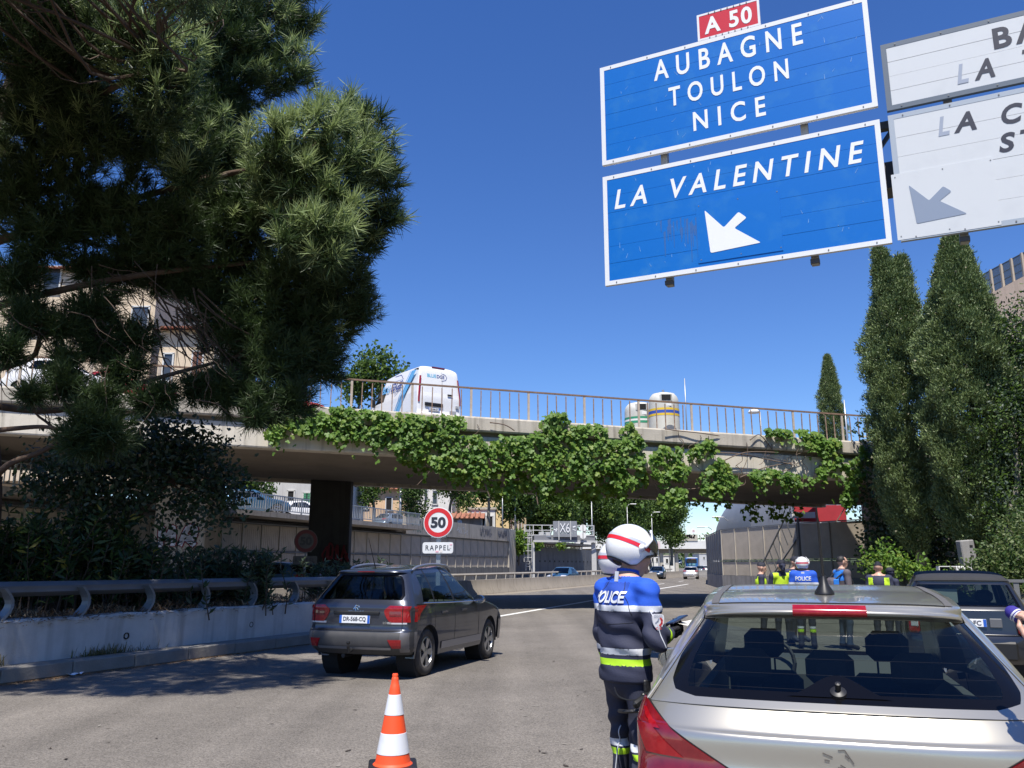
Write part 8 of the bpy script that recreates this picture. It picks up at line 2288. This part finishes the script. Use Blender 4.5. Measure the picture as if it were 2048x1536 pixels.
lamp_at(802, 975, 74, 'pale lamp post rising through the street railing', None, 4.4, .16)
lamp_at(1005, 985, 92, 'slim pole in front of the yellow building corner', None, 4.4, .07)
lamp_at(1030, 990, 95, 'grey lamp post at the right edge of the yellow building', None, 4.4, .10)
def cam_head(t, h):
    q = MB(); q.box((0, -.05, h + .1), (.16, .3, .2), bev=.04); q.box((-.05, -.1, h + .32), (.2, .2, .16), bev=.04); q.build('camera_head', M_WHITE, t)
p = at(1640, 1052, 52); pole('camera_pole', 'thin pole with a white camera head in front of the dark wall', 'camera pole', Vector((p.x, 52, 0)), p.z, .05, head=cam_head, m=M_STEEL_D)
p = at(1369, 757, 38); pole('sign_pole', 'thin grey pole standing right of the recycling bins on the bridge', 'pole', Vector((p.x, 38, 6.6)), p.z - 6.6, .035)
p = at(1688, 800, 44); pole('chimney_pole', 'short metal pole beside the small cypress on the bridge', 'pole', Vector((p.x, 44, 6.3)), p.z - 6.3, .06)
def flat_head(t, h):
    q = MB(); q.lathe([(.30, -.06), (.32, 0), (.24, .12), (0, .16)], 16, (-.35, 0, h)); q.build('lamp_head', M_WHITE, t)
p = at(1520, 824, 46); pole('street_lamp', 'round headed lamp seen through the bridge railing', 'street lamp', Vector((p.x, 46, 6.4)), p.z - 6.4, .05, head=flat_head)

# ------------------------------------------------------------------ footbridge far down the road
fb = empty('footbridge', at(1370, 1090, 202), 0, 'white footbridge with a pale railing crossing far down the motorway', 'footbridge')
D = 202
def fbp(px, y): v = at(px, y, D); return v
xL, xR = fbp(1150, 1090).x, fbp(1480, 1090).x
z0, z1, z2 = fbp(1380, 1098).z, fbp(1380, 1082).z, fbp(1380, 1070).z
M_FB = mat('footbridge_white', (.70, .69, .65), rough=.6, var=.2, scale=.3)
q = MB(); q.box(((xL + xR) / 2, D, (z0 + z1) / 2), (xR - xL, 4, z1 - z0)); q.build('deck_girder', M_FB, fb, base=True)
q = MB(); q.box(((xL + xR) / 2, D + 1, z0 - .5), (xR - xL, 3.4, .9)); q.build('cross_beam', M_CONC_D, fb, base=True)
q = MB(); q.box(((xL + xR) / 2, D - 1.95, z2), (xR - xL, .1, .1)); q.box(((xL + xR) / 2, D - 1.95, (z1 + z2) / 2), (xR - xL, .08, .08)); q.build('handrail', M_FB, fb, base=True)
q0 = MB(); q0.box((0, 0, (z2 - z1) / 2), (.12, .1, z2 - z1)); pm = q0.mesh('post', M_FB)
x = xL
while x < xR:
    o = link('post', pm, fb); o.location = Vector((x, D - 1.95, z1)) - fb.location; x += 1.1
for px in (1322, 1352, 1372, 1420):
    v = fbp(px, 1100); q = MB(); q.box((v.x, D, z0 / 2), (.8, 1.0, z0)); q.build('pier', M_CONC, fb, base=True)
q = MB(); v = fbp(1373, 1075); q.box((v.x, D - 2.1, v.z - .1), (4.4, .12, 1.5)); bd = q.build('parapet_board', mat('board_beige', (.50, .46, .38), rough=.8, var=.4, scale=.6), fb, base=True)
q = MB(); tagstroke(q, 3.0, .9, .30, frame_matrix(Vector((v.x, D - 2.17, v.z + .1)), (1, 0, 0), (0, 0, 1)), 31, 0, 6); q.build('graffiti', M_GRAF[0], fb, base=True)
ds = empty('road_sign', fbp(1387, 1062), 0, 'round white sign disc standing on top of the footbridge', 'road sign')
q = MB(); q.lathe([(0, .04), (.62, .04), (.62, -.04), (0, -.04)], 24, M=Matrix.Rotation(R(90), 3, 'X')); q.build('disc', M_WHITE, ds); q = MB(); q.box((0, .1, -.9), (.14, .1, 1.6)); q.build('pole', M_STEEL, ds)
q = MB(); q.box((0, -.06, 0), (.5, .02, .5)); q.build('mark', mat('sign_pink', (.5, .36, .36), rough=.6), ds)
ps = empty('road_sign', at(1316, 1090, 120), 0, 'pale rounded sign with a red mark beside the white helmet', 'road sign')
q = MB(); q.prism([(p.x, p.y) for p in rounded([(-.32, -.55), (.32, -.55), (.32, .55), (-.32, .55)], .25)], lambda p: (p[0], -.04, p[1]), lambda p: (p[0], .04, p[1])); q.build('plate', mat('sign_palepink', (.66, .55, .53), rough=.5), ps); q = MB(); q.box((0, .08, -3.0), (.1, .08, 5.6)); q.build('pole', M_STEEL, ps); q = MB(); q.box((0, -.05, 0), (.07, .02, .4)); q.build('mark', M_SRED, ps)

# ------------------------------------------------------------------ motorcyclist
mb_ = empty('motorcycle', Vector((at(1326, 1145, 108).x, 108, 0)), R(180 - 15), 'black motorcycle riding towards us beyond the barrier', 'motorcycle')
Mx = Matrix.Rotation(R(90), 3, 'Y')
for y in (-.7, .7):
    q = MB(); q.lathe([(.22, -.06), (.31, -.05), (.31, .05), (.22, .06), (.22, -.06)], 20, (0, y, .31), M=Mx); q.lathe([(0, -.03), (.22, -.03), (.22, .03), (0, .03)], 16, (0, y, .31), M=Mx); q.build('wheel', M_TYRE, mb_)
q = MB(); q.box((0, -.1, .62), (.32, .8, .36), bev=.1); q.box((0, .45, .95), (.44, .3, .4), bev=.1); q.box((0, -.45, .80), (.26, .6, .14), bev=.04); q.tube([(-.36, .5, 1.05), (0, .58, 1.0), (.36, .5, 1.05)], .02, 6); q.tube([(0, .55, .95), (0, .72, .31)], .04, 6); q.build('frame', M_BLACK, mb_)
q = MB(); q.box((0, .62, .92), (.22, .06, .14), bev=.03); q.build('headlamp', M_LAMP_W, mb_)
rd, V_, T_, b_ = man('person', 'motorcyclist in grey jacket and helmet riding beyond the barrier', mb_.location + Vector((.05, .15, -.05)), 180 + 15, 1.75, dict(hipL=(-.12, -.2, .88), hipR=(.12, -.2, .88), belly=(0, -.16, 1.02), chest=(0, -.05, 1.24), neck=(0, .02, 1.45), head=(0, .08, 1.60), shL=(-.18, -.02, 1.37), shR=(.18, -.02, 1.37), kneeL=(-.24, .2, .70), kneeR=(.24, .2, .70), ankL=(-.22, -.05, .36), ankR=(.22, -.05, .36), elL=(-.30, .2, 1.16), elR=(.30, .2, 1.16), wrL=(-.34, .45, 1.10), wrR=(.34, .45, 1.10)), lambda c: (c[:, 2] < .85).astype(int), [C_GREYJ, C_BLACK], .03, 1.05)
helmet(rd, (0, .075, 1.64), 0, 0, 1.0, n=(24, 16))

# ------------------------------------------------------------------ small things on the right bank
bx = empty('concrete_post', at(1940, 1150, 25.5), 0, 'weathered concrete post standing among the bushes behind the black car', 'post')
q = MB(); q.box((0, 0, .28), (.42, .3, 1.5), rot=Matrix.Rotation(R(-4), 3, 'Y'), bev=.03); q.build('shaft', M_CONC_G, bx)
q = MB()
for z in (.2, .55, .85): q.box((.05, -.152, z), (.09, .02, .06))
q.build('notch', M_DARK, bx)
wb_ = empty('white_box', at(1916, 1141, 23.5), R(-12), 'small white open box resting above the roof of the black car', 'box')
q = MB(); q.box((.12, 0, .02), (.40, .3, .20), bev=.01); q.box((-.3, 0, .11), (.44, .28, .02)); q.box((-.51, 0, .03), (.02, .28, .18)); q.build('case', M_WHITE, wb_)
q = MB(); q.box((.04, -.152, .02), (.11, .02, .075)); q.box((.2, -.152, .02), (.11, .02, .075)); q.build('opening', M_DARK, wb_)
bc = empty('crash_fence', at(2035, 1192, 17.5), -R(20), 'low dark metal fence beside the black car at the right edge', 'fence')
q = MB(); q.box((0, 0, .30), (1.5, .08, .06)); q.box((0, 0, -.1), (1.5, .08, .06))
for k in range(7): q.box((-.7 + k * .233, 0, .02), (.10, .05, .56))
q.build('panel', M_STEEL_D, bc)
pd = feet(1185, 70); 
pw, V_, T_, b_ = man('person', 'small figure in a white shirt behind the graffiti parapet', Vector((at(917, 1045, 78).x, 79.5, 4.3)), 30, 1.72, {}, lambda c: np.where(c[:, 2] > 1.52, 1, np.where(c[:, 2] < .9, 2, 0)), [C_WHITE, SKIN, C_JEAN], .03); hair(pw, T_)

# ------------------------------------------------------------------ buildings
M_CREAM = concrete('render_cream', (.62, .50, .36), var=.3, streak=.25, scale=.4); M_YELW = concrete('render_yellow', (.70, .54, .30), var=.2, streak=.15, scale=.3); M_PALE = concrete('render_pale', (.50, .50, .50), var=.3, streak=.2, scale=.4); M_WHT2 = concrete('render_white', (.68, .67, .63), var=.2, streak=.2, scale=.4)
M_TILE = mat('roof_tile', (.32, .13, .075), rough=.85, var=.7, scale=3, second=(.20, .09, .06)); M_WGL = mat('window_glass', (.05, .06, .075), rough=.08); M_SHUT = mat('shutter_green', (.05, .22, .12), rough=.7); M_SHB = mat('shutter_brown', (.14, .06, .035), rough=.7); M_FRAME = mat('window_frame', (.55, .55, .53), rough=.6)
def building(label, D, px0, px1, y_top, z0, depth, wall, wins, roof=None, rz=0.0, tiles=False, name='house'):
    """front wall spans two photo columns at distance D; wins: (px, py, w px, h px, style)"""
    a, b = at(px0, y_top, D), at(px1, y_top, D); W = b.x - a.x; top = a.z; H = top - z0
    t = empty(name, Vector(((a.x + b.x) / 2, D, z0)), rz, label, 'building')
    q = MB(); q.box((0, depth / 2, H / 2), (W, depth, H)); q.build('wall', wall, t)
    for (px, py, w, h, st) in wins:
        c = at(px, py, D); x = c.x - t.location.x; z = c.z - z0; w_ = w * D / 1692; h_ = h * D / 1692
        q = MB()
        for (dx, dz, sw, sh) in ((0, h_ / 2, w_ + .12, .1), (0, -h_ / 2, w_ + .2, .12), (-w_ / 2, 0, .1, h_), (w_ / 2, 0, .1, h_)): q.box((x + dx, -.03, z + dz), (sw, .14, sh))
        wf_ = q.build('window', M_FRAME, t)
        q = MB(); q.box((x, -.012, z), (w_ - .06, .05, h_ - .06)); q.build('pane', M_WGL if st != 'dark' else M_DARK, wf_)
        if st in ('green', 'brown'):
            for sx in (1, -1):
                q = MB(); q.box((x + sx * w_ * .30, -.075, z), (w_ * .42, .04, h_ * .94))
                for k in range(6): q.box((x + sx * w_ * .30, -.10, z - h_ * .4 + k * h_ * .16), (w_ * .36, .02, h_ * .06))
                q.build('shutter', M_SHUT if st == 'green' else M_SHB, wf_)
    if tiles:
        q = MB(); q.add([(-W / 2 - .3, -.5, H - .05), (W / 2 + .3, -.5, H - .05), (W / 2 + .3, depth * .5, H + depth * .16), (-W / 2 - .3, depth * .5, H + depth * .16), (-W / 2 - .3, depth + .5, H - .05), (W / 2 + .3, depth + .5, H - .05)], [(0, 1, 2, 3), (3, 2, 5, 4), (0, 3, 4), (1, 5, 2)])
        n = max(4, int(W / .45))
        for k in range(min(n, 60)): x = -W / 2 + W * (k + .5) / n; q.tube([(x, -.5, H + .02), (x, depth * .5, H + depth * .16 + .06)], .11, 6)
        q.build('roof', M_TILE, t)
    elif roof:
        q = MB(); q.box((0, depth / 2, H + .12), (W + .3, depth + .3, .24)); q.build('roof', roof, t)
    return t
building('big cream house with tiled eaves glimpsed through the pine branches', 54, -160, 318, 540, 7.0, 10, M_CREAM, [(280, 645, 36, 70, 'plain'), (210, 640, 36, 70, 'plain'), (60, 640, 36, 70, 'brown'), (-40, 640, 36, 70, 'brown'), (105, 560, 36, 60, 'plain')], tiles=True)
building('low cream house with a red tiled edge behind the bridge railing', 50, 322, 432, 660, 7.0, 8, M_CREAM, [(296 + 40, 735, 20, 60, 'plain'), (395, 730, 22, 60, 'brown')], tiles=True)
building('pale grey house with green shutters under the bridge at left', 66, 470, 690, 955, 4.45, 9, M_PALE, [(582, 992, 14, 22, 'dark'), (614, 998, 15, 26, 'green'), (540, 990, 14, 24, 'plain'), (660, 1000, 16, 26, 'green')], roof=M_CONC)
building('peach house with a tiled roof behind the plane trees', 82, 700, 812, 978, 4.45, 8, concrete('render_peach', (.66, .46, .28), var=.2, streak=.2), [(778, 1008, 13, 26, 'dark'), (730, 1006, 12, 24, 'plain')], tiles=True)
building('white house with tall windows above the speed limit sign', 92, 815, 905, 950, 4.45, 8, M_WHT2, [(838, 990, 9, 30, 'plain'), (852, 990, 7, 34, 'plain'), (870, 995, 10, 28, 'plain')], roof=M_CONC)
building('tall yellow rendered building beyond the parapet', 100, 905, 1018, 930, 4.45, 12, M_YELW, [], roof=M_TILE)
building('ochre side wing with brown shuttered windows', 101.5, 1018.5, 1052, 930, 4.45, 9, concrete('render_ochre', (.48, .37, .23), var=.3, streak=.3), [(1023, 1005, 4, 16, 'brown'), (1032, 1008, 4, 16, 'brown'), (1041, 1011, 4, 16, 'brown'), (1023, 1048, 5, 22, 'brown'), (1031, 1049, 5, 22, 'brown'), (1040, 1050, 5, 22, 'brown')], roof=M_TILE)
building('small white flat roofed pavilion before the yellow building', 93, 935, 990, 1019, 4.45, 5, M_WHT2, [(967, 1040, 5, 26, 'dark'), (979, 1043, 14, 22, 'dark')], roof=M_CONC)
building('low tiled shed beside the white pavilion', 89, 905, 963, 1036, 4.45, 4, M_CONC_G, [], tiles=True)
building('grey house half hidden by plane trees behind the far gantry', 128, 1048, 1085, 1010, 3.0, 8, M_PALE, [(1060, 1035, 6, 14, 'plain'), (1074, 1036, 6, 14, 'plain')], roof=M_TILE)
building('pale low building behind the motorcyclist', 215, 1295, 1350, 1112, 0, 10, M_WHT2, [(1305, 1120, 4, 8, 'dark'), (1314, 1120, 4, 8, 'dark'), (1334, 1122, 5, 9, 'dark')], roof=M_CONC)
building('far pale building at the end of the motorway', 330, 1398, 1440, 1108, 0, 12, M_PALE, [(1408, 1116, 3, 5, 'dark'), (1418, 1116, 3, 5, 'dark')], roof=M_CONC)
# far wooded rise closing the view
mb = MB(); mb.grid(lambda u, v: Vector((u, 430 + 60 * v + 12 * math.sin(u * .02), -1 + v * (9 + 4 * math.sin(u * .013) + 2 * math.sin(u * .05)))), lin(-420, 700, 120), lin(0, 1, 5))
tag(mb.build('far_hill', mat('far_hill', (.05, .075, .035), rough=.95, var=.8, scale=.06, second=(.10, .11, .06))), kind='structure')
C = []
for k in range(16000):
    u = rng.uniform(-420, 700); C.append((u, 426 + 12 * math.sin(u * .02) + rng.uniform(-6, 10), rng.uniform(0, 1) ** 1.3 * (11 + 4 * math.sin(u * .013) + 3 * math.sin(u * .07))))
C = np.array(C); o = link('far_woods', cloud_mesh('far_woods', C, rand_rot(len(C)), nrng.uniform(1.2, 2.4, len(C)), LEAF_F[0], LEAF_F[1], G_MID, nrng.choice(2, len(C), p=[.7, .3]))); o['kind'] = 'stuff'
